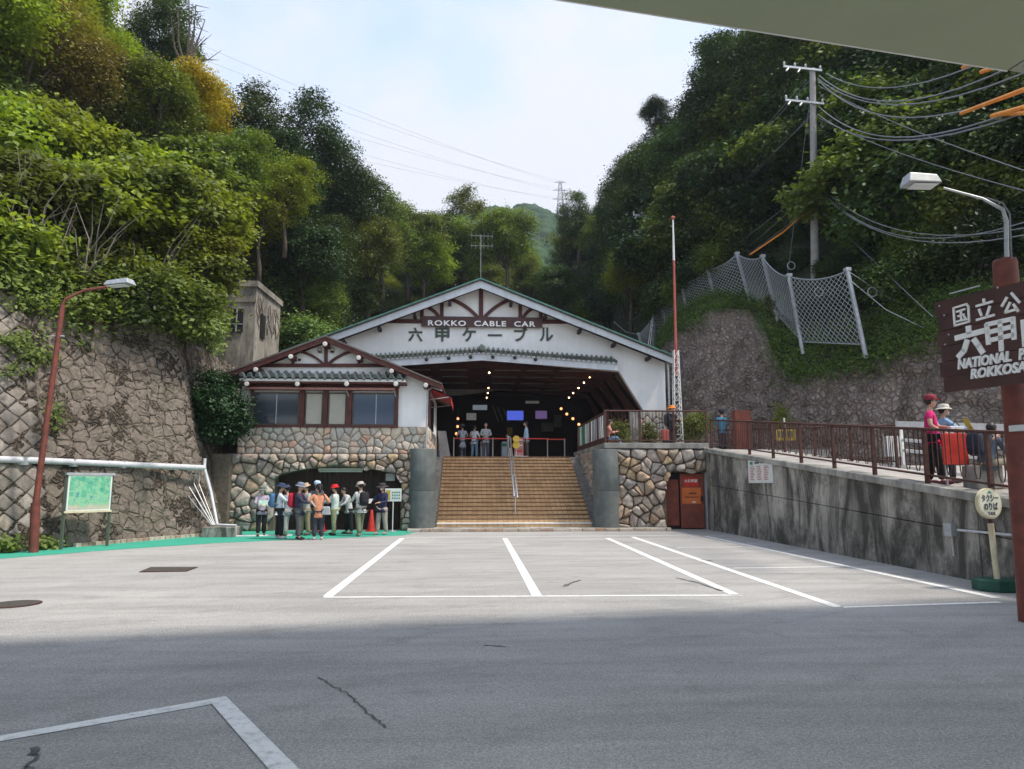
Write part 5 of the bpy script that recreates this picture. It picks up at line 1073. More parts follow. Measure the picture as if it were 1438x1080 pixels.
# ramp
def rp(px, py, X_): v = aX(px, py, X_); return Vector((X_, v.y, dz(v.y)))
def stand_on(px, r): 
    """point on the ramp deck in the direction of a photo column at distance r"""
    th = head(px, 665); x, y = r * sin(th), r * cos(th); return Vector((x, y, dz(y)))
MG = person('man in a magenta polo shirt and red cap standing behind the ramp railing', stand_on(1313, 15.9), .9, 1.68, (.62, .02, .16), (.012, .012, .016), (.24, .03, .045), 'cap', sleeve=0, wl_=(-.2, -.22, 1.0), wr_=(.12, -.32, 1.1), head_turn=(.4, 0), shoes=(.16, .04, .05), stride=.12)
ab = thing('carrier_bag', 'white printed carrier bag held in front of the man in magenta', 'bag', world_pt(MG, (.1, -.4, .82))); MB().box((-.14, -.05, 0), (.14, .05, .3)).build('bag', cloth((.66, .7, .72)), ab, bevel=.02, local=True); MB().tube([(-.08, 0, .3), (0, 0, .4), (.08, 0, .3)], .01, 5).build('handle', M['black'], ab, local=True); MB().box((-.08, -.056, .08), (.06, -.051, .2)).build('print', M['print_red'], ab, local=True)
CP = person('person in a cream bucket hat and navy vest next to the man in magenta', stand_on(1331, 16.4), 1.3, 1.5, (.25, .42, .62), (.04, .045, .06), (.62, .6, .52), 'bucket', vest=(.03, .035, .06), wl_=(-.1, -.42, 1.22), wr_=(.1, -.4, 1.18), mask=True)
sheet_held('yellow leaflet held by the person in the cream hat', CP, (0, -.5, 1.25), (.62, .42, .05), .26, .34, 1.2)
q = stand_on(1344, 15.6); rs = thing('red_board', 'bright red square board standing behind the railing right of the man in magenta', 'board', q); MB().box((-.24, -.02, .42), (.24, .02, 1.0)).build('panel', M['red_paint'], rs, local=True, bevel=.01)
for a_ in (-.2, .2): MB().box((a_ - .015, -.015, 0), (a_ + .015, .015, .42)).build('leg', M['galv'], rs, local=True)
SG = person('hiker in beige shorts bending forward on a low bench behind the ramp railing', stand_on(1385, 15.6), pi / 2 + .3, 1.6, (.09, .12, .17), (.3, .27, .2), None, seat=.5, lean=.5, wl_=(-.12, -.5, 1.05), wr_=(.12, -.5, 1.0), shoes=(.4, .06, .05)); backpack('dark blue backpack on the hiker bending forward at the ramp railing', SG, (.02, .032, .055), hipz=.55)
sb_ = thing('low_bench', 'low concrete bench under the bending hiker on the ramp', 'bench', stand_on(1385, 15.65)); MB().box((-.25, -.1, 0), (.25, .3, .42)).build('seat', M['concrete_light'], sb_, local=True, bevel=.02)
person('person in a black shirt with a bare forearm half hidden by the sign post', stand_on(1447, 14.9), -pi / 2, 1.68, (.02, .02, .022), (.2, .2, .2), None, sleeve=0, wl_=(-.3, -.25, 1.05), wr_=(.2, -.3, 1.02))
flush()
# haze: thin air closing in over the far hill
# ================================================= VEGETATION
LM = {
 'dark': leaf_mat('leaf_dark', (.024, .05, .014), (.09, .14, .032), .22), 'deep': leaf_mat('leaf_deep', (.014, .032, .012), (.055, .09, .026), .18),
 'mid': leaf_mat('leaf_mid', (.055, .09, .018), (.2, .25, .048), .32), 'bright': leaf_mat('leaf_bright', (.11, .155, .018), (.30, .35, .045), .35),
 'olive': leaf_mat('leaf_olive', (.06, .09, .018), (.16, .18, .05), .28), 'rusty': leaf_mat('leaf_rusty', (.12, .11, .03), (.3, .25, .065), .25),
 'yellow': leaf_mat('leaf_yellow', (.2, .2, .015), (.55, .42, .02), .3), 'pale': leaf_mat('leaf_pale', (.07, .12, .035), (.2, .26, .09), .3),
 'glossy': leaf_mat('leaf_glossy', (.012, .045, .016), (.04, .1, .035), .15), 'grass': leaf_mat('leaf_grass', (.04, .085, .012), (.13, .2, .035), .3)}
def leaves(P, Nn, size, r_, droop=.15, narrow=.55):
    """leaf quads at points P with rough normals Nn"""
    n = len(P); rnd = r_.normal(size=(n, 3)); Nn = Nn + rnd * .38; Nn /= np.linalg.norm(Nn, axis=1)[:, None] + 1e-9
    t = r_.normal(size=(n, 3)); t -= (t * Nn).sum(1)[:, None] * Nn; t /= np.linalg.norm(t, axis=1)[:, None] + 1e-9; b = np.cross(Nn, t)
    s = size * r_.uniform(.65, 1.3, (n, 1)); w = s * narrow
    a0 = P - t * s * .5; a1 = P + b * w * .5 - Nn * s * droop * .3; a2 = P + t * s * .5 - Nn * s * droop; a3 = P - b * w * .5 - Nn * s * droop * .3
    V = np.stack([a0, a1, a2, a3], 1).reshape(-1, 3); F = np.arange(4 * n).reshape(n, 4); return V, F
def leaf_mesh(name, P, Nn, size, r_, T=None, **kw):
    V, F = leaves(P, Nn, size, r_, **kw); me = fastmesh(name, V, F)
    if T is None: T = r_.random(len(P))
    at = me.attributes.new('tint', 'FLOAT', 'POINT'); at.data.foreach_set('value', np.repeat(T, 4).astype(np.float32)); return me
def crown(name, seed, Rx, Hc, z0, leaf, nleaf, nblob=26, br=.34, flat=.75, per=13, spread=1.5, narrow=.55, shell=.8):
    r_ = np.random.default_rng(seed); B = []; nblob = int(nblob * 1.5); br *= .76
    while len(B) < nblob:
        p = r_.uniform(-1, 1, 3); l = np.linalg.norm(p)
        if l > 1 or (l < .45 and r_.random() < .7): continue
        if p[2] < -.55: continue
        taper = 1 - .25 * max(0, p[2]); B.append((p[0] * Rx * .74 * taper, p[1] * Rx * .74 * taper, z0 + Hc * .5 + p[2] * Hc * .42, Rx * br * r_.uniform(.65, 1.25)))
    B = np.array(B); nc = nleaf // per; bi = r_.choice(len(B), nc, p=B[:, 3] ** 2 / (B[:, 3] ** 2).sum())
    d = r_.normal(size=(nc, 3)); d[:, 2] += .5; d /= np.linalg.norm(d, axis=1)[:, None]
    rad = B[bi, 3:4] * r_.uniform(shell, 1.08, (nc, 1)) * (1 + .25 * np.sin(d[:, :1] * 7 + bi[:, None]) * np.cos(d[:, 1:2] * 6))
    C = B[bi, :3] + d * rad * np.array([1, 1, flat]); tint = np.clip(r_.normal(.5, .2, nc), 0, 1)
    P = np.repeat(C, per, 0) + r_.normal(size=(nc * per, 3)) * leaf * spread * np.array([1, 1, .6]); Nn = np.repeat(d * .5 + np.array([0, 0, .8]), per, 0)
    T = np.clip(np.repeat(tint, per) + r_.normal(0, .15, nc * per), 0, 1)
    return leaf_mesh(name, P, Nn, leaf, r_, T, narrow=narrow), B
def trunk_mb(B, z0, rad, rr, lean=.3, nl=9, dead=False):
    mb = MB(); top = Vector((rr.uniform(-lean, lean), rr.uniform(-lean, lean), z0 + .6)); mid = top * .5 + Vector((rr.uniform(-.15, .15), rr.uniform(-.15, .15), 0))
    mb.tube([(0, 0, -1.2), (0, 0, 0), mid, top], [rad * 1.25, rad, rad * .82, rad * .6], 8)
    for k in range(min(nl, len(B))):
        b = Vector(B[k][:3]); s = mid.lerp(top, rr.uniform(.3, 1)); m1 = s.lerp(b, .5) + Vector((rr.uniform(-.3, .3), rr.uniform(-.3, .3), rr.uniform(-.1, .35)))
        mb.tube([s, m1, b], [rad * .42, rad * .27, rad * .08], 5)
        for q in range(2): e = m1.lerp(b, .6) + Vector((rr.uniform(-.9, .9), rr.uniform(-.9, .9), rr.uniform(-.2, .9))); mb.tube([m1, e], [rad * .18, rad * .04], 4)
    return mb
KIND = {}
def kind(name, seed, Rx, Hc, z0, leaf, nleaf, trunk=.18, bark='bark', **kw):
    me, B = crown('crown', seed, Rx, Hc, z0, leaf, nleaf, **kw); rr = random.Random(seed); mb = trunk_mb(B, z0 + Hc * .12, trunk, rr)
    tme = bpy.data.meshes.new('trunk'); tme.from_pydata(mb.v, [], mb.f); tme.polygons.foreach_set('use_smooth', [True] * len(tme.polygons)); tme.materials.append(M[bark]); me.materials.append(LM['mid']); KIND[name] = (me, tme)
kind('broad', 11, 3.1, 5.9, 1.5, .17, 17000); kind('broad2', 12, 2.8, 7.2, 1.3, .16, 16000, nblob=30); kind('dense', 13, 2.7, 6.6, .7, .14, 20000, nblob=34, br=.3)
kind('layer', 14, 3.4, 5.4, 1.5, .17, 16000, nblob=26, flat=.35, br=.38, per=12); kind('loose', 15, 2.6, 6.6, 2.6, .18, 9000, nblob=22, br=.28, trunk=.14, bark='bark_pale')
kind('spray', 16, 2.8, 3.2, .9, .20, 12000, nblob=24, flat=.3, br=.36, per=10, trunk=.07, spread=1.1, narrow=.7); kind('spray2', 17, 2.4, 2.7, .5, .19, 11000, nblob=24, flat=.35, br=.33, per=8, trunk=.06, spread=1.1, narrow=.7)
kind('bush', 18, 1.3, 1.7, .1, .13, 5000, nblob=16, br=.42, trunk=.04); kind('tall', 19, 2.5, 9.3, 1.3, .16, 19000, nblob=36, br=.36)
def plant(kd, name, label, cat, pos, scale, m, group=None, sz=1., rot=None):
    me, tme = KIND[kd]; t = thing(name, label, cat, pos, group); t.scale = (scale, scale, scale * sz); t.rotation_euler = (0, 0, random.uniform(0, 6.28) if rot is None else rot)
    c = link_mesh('crown', me, None, t); c.material_slots[0].link = 'OBJECT'; c.material_slots[0].material = LM[m]; link_mesh('trunk' if 'tree' in name else 'stem', tme, None, t); return t
def at_ground(px, py, r): th = head(px, py); p = terrain(th, r); return p
# --- single trees one can point at
SPOT = []
def special(kd, name, label, px, r, scale, m, sz=1., cat='tree', dz_=-.2, top=None, group=None):
    """stands on the slope; 'top' is the photo row its crown reaches"""
    p = at_ground(px, 300, r)
    if top is not None: Ht = {'broad': 7.4, 'broad2': 8.4, 'dense': 7.3, 'layer': 6.9, 'loose': 9.1, 'spray': 4.1, 'spray2': 3.2, 'bush': 1.9, 'tall': 10.6}[kd]; zt = on(px, top, r).z; p.z = max(p.z - 3, zt - Ht * scale * sz)
    SPOT.append((p.x, p.y, scale * 2.2)); return plant(kd, name, label, cat, p + Vector((0, 0, dz_)), scale, m, group, sz)
special('dense', 'broadleaf_tree', 'very dark round evergreen standing against the sky left of centre above the blockhouse', 425, 46, 1.25, 'deep', top=118)
special('dense', 'broadleaf_tree', 'dark evergreen just left of the roundest dark crown on the left skyline', 355, 44, 1.1, 'dark', top=112)
special('dense', 'broadleaf_tree', 'dark evergreen sloping down right of the roundest dark crown on the left skyline', 475, 49, 1.1, 'deep', top=195)
special('broad', 'broadleaf_tree', 'tree with a bright yellow topped crown high on the left slope', 258, 38.5, .85, 'yellow', top=80)
special('loose', 'broadleaf_tree', 'reddish brown leaved tree in the upper left corner', 25, 35, .95, 'rusty', top=-20); special('broad', 'broadleaf_tree', 'rust tinted tree below the upper left corner on the left slope', 110, 35.5, .85, 'rusty', top=50)
special('broad2', 'broadleaf_tree', 'fresh light green tree in the upper left between the rust tinted crowns', 165, 40, .8, 'bright', top=40); special('dense', 'broadleaf_tree', 'dark green tree at the top edge above the yellow topped crown', 215, 46, 1.0, 'dark', top=-30)
special('layer', 'broadleaf_tree', 'layered light green tree reaching over the blockhouse on the left', 402, 39.5, .72, 'bright', top=215); special('layer', 'broadleaf_tree', 'layered yellow green branches hanging right above the blockhouse roof', 368, 39, .7, 'bright', top=250)
special('loose', 'broadleaf_tree', 'thin feathery tree rising above the skyline behind the station roof', 655, 66, 1.0, 'mid', top=256); special('broad', 'broadleaf_tree', 'light green round tree behind the ridge of the station roof', 712, 62, 1.15, 'mid', top=285)
special('broad', 'broadleaf_tree', 'broad green tree filling the gap behind the television aerial', 640, 64, 1.3, 'mid', top=300); special('layer', 'broadleaf_tree', 'lit yellow green layered tree behind the left half of the station roof', 600, 60, .95, 'bright', top=330)
special('broad', 'broadleaf_tree', 'small bright green tree beside the far utility pole on the right', 882, 43.5, .62, 'bright', top=345); special('bush', 'flowering_shrub', 'pale leaved shrub peeking over the left house roof beside the station eave', 440, 40, 1.5, 'pale', cat='shrub', top=438)
special('layer', 'broadleaf_tree', 'pale green layered bush like tree over the left end of the station roof', 548, 61, .62, 'pale', top=396)
special('tall', 'broadleaf_tree', 'tall dark tree at the right skyline nearest the sky above the flagpole', 1022, 50, 1.1, 'deep', top=30); special('broad', 'broadleaf_tree', 'small rounded crown jutting from the right skyline into the sky', 925, 55, .55, 'deep', top=132)
special('dense', 'broadleaf_tree', 'dark rounded tree where the right skyline meets the far hill', 812, 70, 1.0, 'dark', top=262)
for i, (px, r, sc_, m_, top, lab) in enumerate([(505, 54, 1.1, 'dark', 232, 'dark tree on the falling skyline right of the dark evergreens'), (540, 57, 1.15, 'mid', 262, 'olive green tree on the falling left skyline'), (575, 60, 1.1, 'mid', 282, 'mid green tree left of the feathery tree on the skyline'), (610, 63, 1.1, 'dark', 292, 'dark tree just left of the feathery tree behind the roof'), (520, 50, 1.0, 'mid', 300, 'rounded tree above the left end of the station roof'), (470, 45, .95, 'dark', 290, 'dark tree filling the slope below the left skyline'), (430, 42, .9, 'deep', 300, 'very dark tree just right of the blockhouse top'), (455, 43, .7, 'mid', 365, 'green bushy tree low above the restaurant roof'), (500, 50, .8, 'dark', 375, 'dark bushy tree over the left eave of the station'), (745, 66, .8, 'mid', 352, 'small tree behind the roof at the foot of the far hill'), (780, 62, .85, 'dark', 365, 'dark tree behind the right half of the station roof'), (400, 43, 1.0, 'deep', 175, 'dark tree below the roundest crown on the left')]): special(('broad', 'dense', 'layer', 'broad2')[i % 4], 'broadleaf_tree', lab, px, r, sc_, m_, top=top)
# --- the near growth hanging over the left wall
nm = [('spray', 40, 26.5, 1.15, 262), ('spray', 130, 27.5, 1.25, 232), ('spray', 215, 28.5, 1.25, 222), ('spray', 262, 29.5, 1.1, 232), ('spray2', 268, 30, 1.1, 262), ('spray2', 10, 25, 1.0, 330), ('spray2', 90, 25.5, .9, 345), ('spray2', 265, 28.4, 1.0, 330), ('spray2', 264, 28.6, .9, 300),
      ('spray', 60, 31, 1.2, 200), ('spray', 170, 32, 1.2, 190), ('spray', 258, 33, 1.1, 196), ('layer', 330, 36, .8, 175), ('spray2', -60, 24.5, 1.2, 300), ('spray', -40, 29, 1.2, 220), ('spray2', 240, 28, .9, 300), ('spray2', 150, 26.5, .8, 330)]
def over(px): return 'beyond the left picture edge' if px < 0 else 'above the far left blocks' if px < 45 else 'above the street lamp pole' if px < 95 else 'above the map board' if px < 155 else 'above the street lamp head' if px < 205 else 'left of the wall corner' if px < 265 else 'beside the blockhouse'
for kd, px, r, s, top in nm: special(kd, 'leafy_shrub', ('high' if top < 240 else 'middle' if top < 305 else 'low') + ' light green layered shrub over the left wall ' + over(px), px, r, s, 'bright' if random.random() < .7 else 'mid', cat='shrub', top=top, group='light green shrubs above the left wall')
for px, r, s, top in [(20, 24.3, 1.4, 372), (75, 24.5, 1.2, 400), (125, 24.7, 1.3, 385), (170, 25.2, 1.4, 380), (215, 25.6, 1.5, 362), (248, 26, 1.5, 362), (272, 26.8, 1.2, 392), (-30, 24, 1.4, 380)]:
    special('bush', 'leafy_shrub', 'small dark bush hanging over the wall edge ' + over(px), px, r, s, 'mid' if random.random() < .5 else 'dark', cat='shrub', top=top, group='dark bushes on the edge of the left wall')
SHR = {}
for o in [o for o in COL.objects if o.name.startswith('leafy_shrub')]: SHR.setdefault(o['label'], []).append((atan2(o.location.x, o.location.y), o.name, o))
for lb, os_ in SHR.items():
    if len(os_) > 1:
        for k, (d_, n_, o) in enumerate(sorted(os_)): o['label'] = ('left' if k == 0 else 'right' if k == len(os_) - 1 else 'middle') + ' one: ' + lb
# --- the forest: filled in over both slopes and the valley head
ALL = []; cnt = 0; tries = 0; FOREST = list(SPOT)
while tries < 26000 and cnt < 420:
    tries += 1; th = R(random.uniform(-47, 47)); re, ze = edge(th); rr, zr = ridge(th); rr = max(rr, re + 6)
    deg = math.degrees(th); right = deg > 6.5
    lo = re + (3.6 if right else 1.6 if deg > -20 else 3.0); hi = rr + 7
    if hi <= lo: continue
    r = sqrt(random.uniform(lo * lo, hi * hi)); p = terrain(th, r)
    if (22.6 < deg < 29.8 and r < 38) or (12.6 < deg < 17.8 and r < 47): continue
    slp = (zr - ze) / max(1., rr - re); sp = max(1.5, 3.3 / sqrt(1 + slp * slp)) if abs(deg) < 37 else 4.2
    if any((p.x - a) ** 2 + (p.y - b) ** 2 < (sp if c > 1.4 else 2.) ** 2 for a, b, c in FOREST): continue
    FOREST.append((p.x, p.y, 2)); cnt += 1; edge_near = (r - re) < 6; sc = random.uniform(.78, 1.15); far = r > rr - 1
    if far: sc *= random.uniform(.7, 1.0)
    if 18.5 < deg < 34 and r < 37.5: sc *= .42 if 21.5 < deg < 31 else .7
    tone = None
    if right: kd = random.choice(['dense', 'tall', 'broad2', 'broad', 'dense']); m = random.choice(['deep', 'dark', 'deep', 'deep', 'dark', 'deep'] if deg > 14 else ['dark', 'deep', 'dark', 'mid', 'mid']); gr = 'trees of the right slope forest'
    elif deg < -15: kd = random.choice(['broad', 'broad2', 'dense', 'broad', 'layer']); m = random.choice(['mid', 'mid', 'olive', 'bright', 'bright', 'olive', 'mid', 'bright']) if deg < -21 else random.choice(['dark', 'deep', 'mid']); gr = 'trees of the left slope forest'
    else: kd = random.choice(['layer', 'broad', 'broad2', 'dense', 'layer']); m = random.choice(['mid', 'dark', 'dark', 'mid', 'bright']) if deg > -9 else random.choice(['mid', 'dark', 'deep', 'dark']); gr = 'trees of the valley behind the station'
    if not right and edge_near and deg > -30: sc *= .85
    place_ = 'on the skyline' if far or r > rr - 4 else 'low down' if (r - re) < 8 else 'midway upslope'
    cols = [(-99, 'by the left edge'), (-33, 'above the left street lamp'), (-27, 'above the map board'), (-22, 'above the left wall corner'), (-17, 'behind the blockhouse'), (-12, 'behind the left station eave'), (-6, 'behind the television aerial'), (1, 'behind the station ridge'), (7, 'at the valley foot'), (11, 'behind the far utility pole'), (15, 'behind the flagpole'), (20, 'above the net fence'), (25, 'left of the tall pole'), (28, 'right of the tall pole'), (33, 'behind the right street lamp'), (37, 'behind the big board'), (99, '')]
    where = [c[1] for c, d_ in zip(cols, cols[1:]) if c[0] <= deg < d_[0]][0]
    lb = '%s %s tree %s %s' % ({'deep': 'very dark green', 'dark': 'dark green', 'mid': 'mid green', 'bright': 'light green', 'olive': 'olive green', 'rusty': 'rust tinted'}[m], {'dense': 'round', 'tall': 'tall', 'broad': 'broad', 'broad2': 'high crowned', 'layer': 'layered', 'loose': 'thin'}[kd], place_, where)
    ALL.append((plant(kd, 'forest_tree', lb, 'tree', p - Vector((0, 0, random.uniform(.6, 1.9 if not far else 1.))), sc, m, gr), deg))
print('forest', cnt)
# shrubs closing the ground of the right slope
k_ = 0; SH = []
for _ in range(9000):
    if k_ >= 210: break
    th = R(random.uniform(15, 44)); re, ze = edge(th); deg = math.degrees(th); r = re + random.uniform(1.1, 12); p = terrain(th, r)
    if any((p.x - a) ** 2 + (p.y - b) ** 2 < 1.05 ** 2 for a, b in SH): continue
    SH.append((p.x, p.y)); k_ += 1; kd = random.choice(['spray2', 'bush', 'spray2', 'spray']); m = random.choice(['dark', 'deep', 'deep', 'deep', 'dark', 'mid'])  # mostly dark leaf tones: the hillside's shade is put into the leaf colour
    if r < re + 3: kd = 'bush'
    near_pole = 22.3 < deg < 29.8 and r < 37
    if near_pole: kd = 'bush'
    if 24.8 < deg < 27.8 and r < 36: kd = 'bush'
    if 25.6 < deg < 26.8 and r < 34: continue
    where = [c[1] for c, d_ in zip(cols, cols[1:]) if c[0] <= deg < d_[0]][0]
    ALL.append((plant(kd, 'hillside_shrub', '%s %s shrub %s %s' % ({'deep': 'very dark', 'dark': 'dark green', 'mid': 'mid green', 'olive': 'olive green'}[m], {'bush': 'small', 'spray2': 'spreading', 'spray': 'large spreading'}[kd], 'just above the cliff' if r < re + 5 else 'below the trees', where), 'shrub', p - Vector((0, 0, .2)), random.uniform(.9, 1.3) * (.62 if near_pole else 1.0 if r < re + 2.5 else 1.5 if kd == 'bush' else .9 if kd == 'spray' else 1.1), m, 'shrubs on the right hillside'), deg))
by = {}
for o, d_ in ALL: by.setdefault(o['label'], []).append((d_, o.name, o))
ORD = ['leftmost', 'second', 'third', 'fourth', 'fifth', 'sixth', 'seventh', 'eighth', 'ninth', 'tenth', 'eleventh', 'twelfth']
for lb, os_ in by.items():
    if len(os_) > 1:
        for k, (d_, n_, o) in enumerate(sorted(os_)): o['label'] = (ORD[k] if k == 0 else 'rightmost' if k == len(os_) - 1 else ORD[min(k, 11)] + ' from left') + ' ' + lb
# --- low growth: stuff that nobody could count
def cover_leaves(name, label, th0, th1, r_in, r_out, n, leaf, m, lift=.35, cat='undergrowth', narrow=.5, up=.8, per=7):
    r_ = np.random.default_rng(len(name) + n); P = []
    for _ in range(n // per):
        th = R(r_.uniform(th0, th1)); re, ze = edge(th); r = re + r_in + (r_out - r_in) * r_.random(); q = terrain(th, r); hmp = .5 + .5 * mno.noise(Vector((q.x * .8, q.y * .8, 0)))
        P.append((q.x, q.y, q.z + r_.random() * lift * (.3 + 1.4 * hmp)))
    P = np.repeat(np.array(P), per, 0) + r_.normal(size=(len(P) * per, 3)) * leaf * 1.2; Nn = np.tile(np.array([[0, 0, up]]), (len(P), 1)) - (np.c_[P[:, :2], np.zeros(len(P))] / np.linalg.norm(P[:, :2], axis=1)[:, None]) * .5
    o = link_mesh(name, leaf_mesh(name, P, Nn, leaf, r_, narrow=narrow), LM[m]); tag(o, label, cat, kind='stuff'); return o
cover_leaves('undergrowth', 'low mixed green undergrowth on the left hillside above the wall', -46, -14, -.3, 22, 90000, .2, 'mid', .9)
cover_leaves('undergrowth', 'low dark undergrowth on the ground of the right slope forest', 7, 46, 3, 24, 30000, .2, 'deep', .3)  # deep leaf tone also carries the shade of this slope
cover_leaves('grass', 'green grass and weeds along the top of the right cliff below the net fence', 14.5, 44, -.25, 1.0, 34000, .12, 'grass', .45, 'grass', narrow=.3, up=.3)
cover_leaves('undergrowth', 'undergrowth in the valley behind the station roof', -19, 8, 0, 16, 60000, .2, 'dark', .9)
# weeds tumbling down the cliff edge
def tumble():
    r_ = np.random.default_rng(5); P = []
    for px, py, n, w, h_ in ((1085, 480, 60, 18, 45), (1105, 525, 60, 25, 22), (1150, 525, 70, 40, 14), (1210, 515, 70, 45, 12), (1270, 495, 50, 45, 12), (1330, 470, 40, 40, 12), (1045, 527, 9, 6, 9), (975, 455, 50, 25, 16), (1030, 426, 40, 35, 7)):
        for _ in range(n):
            x = px + r_.normal() * w * .5; th = head(x, py); re, ze = edge(th); q = on(x, py + r_.normal() * h_ * .5, re + r_.uniform(-.9, .4)); 
            for k in range(9): P.append((q.x + r_.normal() * .16, q.y + r_.normal() * .16, q.z + r_.normal() * .12))
    P = np.array(P); o = link_mesh('weeds', leaf_mesh('weeds', P, np.tile([[0, -.5, .6]], (len(P), 1)), .13, r_), LM['grass']); tag(o, 'weeds tumbling over the edge of the right cliff', 'weeds', kind='stuff')
    P = []
    for px, py, n, w, h_ in ((20, 478, 35, 26, 14), (55, 500, 30, 22, 9), (20, 520, 14, 20, 6), (75, 585, 16, 8, 20), (150, 440, 60, 60, 9), (60, 425, 60, 55, 8), (250, 440, 80, 45, 12), (300, 470, 60, 12, 25), (10, 765, 30, 14, 6), (65, 765, 24, 12, 4), (25, 390, 50, 30, 20)):
        for _ in range(n):
            q = wallhit(px + r_.normal() * w * .5, py + r_.normal() * h_ * .5, .12)
            for k in range(9): P.append((q.x + r_.normal() * .12 + .08, q.y + r_.normal() * .12 - .06, q.z + r_.normal() * .09))
    P = np.array(P); o = link_mesh('climbing_plants', leaf_mesh('climbing_plants', P, np.tile([[.5, -.4, .6]], (len(P), 1)), .12, r_), LM['mid']); tag(o, 'patches of weeds and creepers growing out of the left retaining wall', 'weeds', kind='stuff')
tumble()
# --- shrubs by the buildings
def shrub(name, label, base, Rx, H, m, n=9000, leaf=.12, seed=1, nblob=22, cat='shrub', br=.36):
    me, B = crown('foliage', seed, Rx, H, 0, leaf, n, nblob=nblob, br=br); t = thing(name, label, cat, base); link_mesh('foliage', me, LM[m], t)
    mb = trunk_mb(B, H * .15, .05, random.Random(seed)); mb.build('stem', M['bark'], t, local=True); return t
shrub('evergreen_shrub', 'big dark glossy shrub standing on the wall at the left corner of the restaurant house', (-8.85, 25.0, 2.3), 1.22, 3.35, 'glossy', 17000, .12, 31, 34)
sp_ = MB().box((-10.2, 25.0, 0), (-8.3, 26.2, 2.6)).build('shrub_planter', M['mortar']); tag(sp_, 'dark rough planting ledge under the big shrub at the left end of the stone wall', 'ledge')
p = aY(868, 612, 27.5); shrub('terrace_shrub', 'round green shrub behind the terrace railing near the stairs', (p.x, 27.5, 2.85), .42, 1.35, 'mid', 3500, .08, 32)
p = aY(978, 612, 27.5); shrub('terrace_shrub', 'wide green shrub behind the right end of the terrace railing', (p.x, 27.5, 2.85), .75, 1.7, 'mid', 5500, .08, 33)
p = aY(912, 612, 28.5); shrub('terrace_shrub', 'low green shrub between the stone plinth and the white lattice mast', (p.x, 28.5, 2.85), .4, 1.2, 'mid', 3000, .08, 34)
p = aX(1098, 600, 11.6); shrub('terrace_shrub', 'thin yellow green sapling by the yellow sign behind the ramp railing', (p.x, p.y, dz(p.y)), .3, 1.9, 'bright', 1500, .08, 35)
# bare snag on the left skyline
sn = thing('bare_tree', 'leafless grey branches of a dead tree on the left skyline', 'tree', at_ground(270, 60, 43)); b0 = wloc(sn); rr = random.Random(4); mb = MB()
tgt = [on(x, y, 43) for x, y in ((250, 8), (265, -12), (288, 28), (300, 84), (240, 22), (283, 60), (275, 6))]
s0 = on(262, 105, 43)
mb.tube([b0 - Vector((0, 0, 1)), s0], [.25, .14], 7)
for q in tgt:
    m1 = s0.lerp(q, .5) + Vector((rr.uniform(-.4, .4), 0, rr.uniform(-.2, .5))); mb.tube([s0, m1, q], [.1, .06, .02], 5)
    for k in range(6): a = m1.lerp(q, rr.random()); e = a + Vector((rr.uniform(-.8, .8), rr.uniform(-.5, .5), rr.uniform(-.1, .9))); mb.tube([a, e], [.03, .01], 4)
mb.build('trunk', M['bark'], sn)
# ferny dead twigs under the left growth
tw_ = MB(); rr = random.Random(8)
for k in range(110):
    px = rr.choice([rr.uniform(10, 130), rr.uniform(180, 330)]); th = head(px, 400); re, ze = edge(th); a = terrain(th, re + rr.uniform(.2, 2)); e = a + Vector((rr.uniform(-1.6, 1.6), rr.uniform(-1.2, .4), rr.uniform(.8, 3.))); m1 = a.lerp(e, .5) + Vector((rr.uniform(-.3, .3), 0, rr.uniform(0, .4)))
    tw_.tube([a, m1, e], [.03, .02, .006], 4)
o = tw_.build('bare_twigs', M['bark_pale']); tag(o, 'tangle of bare grey twigs under the shrubs above the left wall', 'twigs', kind='stuff')
# pale trunks in the right forest
for i, (px, y0, y1, r, lab) in enumerate([(1262, 300, 400, 33.5, 'pale leaning trunk of a tree standing above the net fence right of the utility pole'), (1335, 320, 400, 33, 'thin dark trunk behind the arm of the right street lamp'), (1040, 235, 330, 44, 'slender trunk in the dark wood above the net fence')]):
    t = thing('slender_tree', lab, 'tree', at_ground(px, y1, r)); a = wloc(t); e = on(px - 14, y0 - 40, r + .6); mb = MB(); mb.tube([a - Vector((0, 0, .6)), a.lerp(e, .5) + Vector((.1, 0, 0)), e], [.24, .19, .12], 8); mb.tube([a.lerp(e, .6), a.lerp(e, .9) + Vector((-1., 0, .4))], [.1, .04], 6); mb.build('trunk', M['bark_pale'], t, smooth=True)
# ================================================= POLES, LAMPS, WIRES, SIGNS
# canopy of the bus terminal overhead, its supports stand behind the viewer
CZ = 6.6
c1 = aZ(790, 0, CZ); c2 = aZ(1402, 97, CZ); dv = (c2 - c1).normalized(); A = c1 - dv * 30; Bc = c1 + dv * ((c2 - c1).length + .15)
bk = Vector((dv.y, -dv.x, 0)) * 5.8
can = thing('terminal_canopy', 'pale green painted canopy of the bus terminal reaching over the upper right', 'canopy', (Bc.x, Bc.y, CZ)); 
poly = [(A.x, A.y), (Bc.x, Bc.y), (Bc.x + bk.x, Bc.y + bk.y), (A.x + bk.x, A.y + bk.y)]
MB().prism(poly, CZ, CZ + .5, 'z').build('soffit', M['canopy'], can)
MB().bar(A + Vector((0, 0, .27)) + bk.normalized() * -.014, Bc + Vector((0, 0, .27)) + bk.normalized() * -.014, .02, .54).build('edge_trim', M['white_paint'], can)
M['perforated'] = mat('perforated_panel', (.30, .33, .26), None, .6, bump=0)
c3 = aZ(1400, 97, CZ - .05); e1 = Bc - dv * .02; cr = e1 + dv * 6
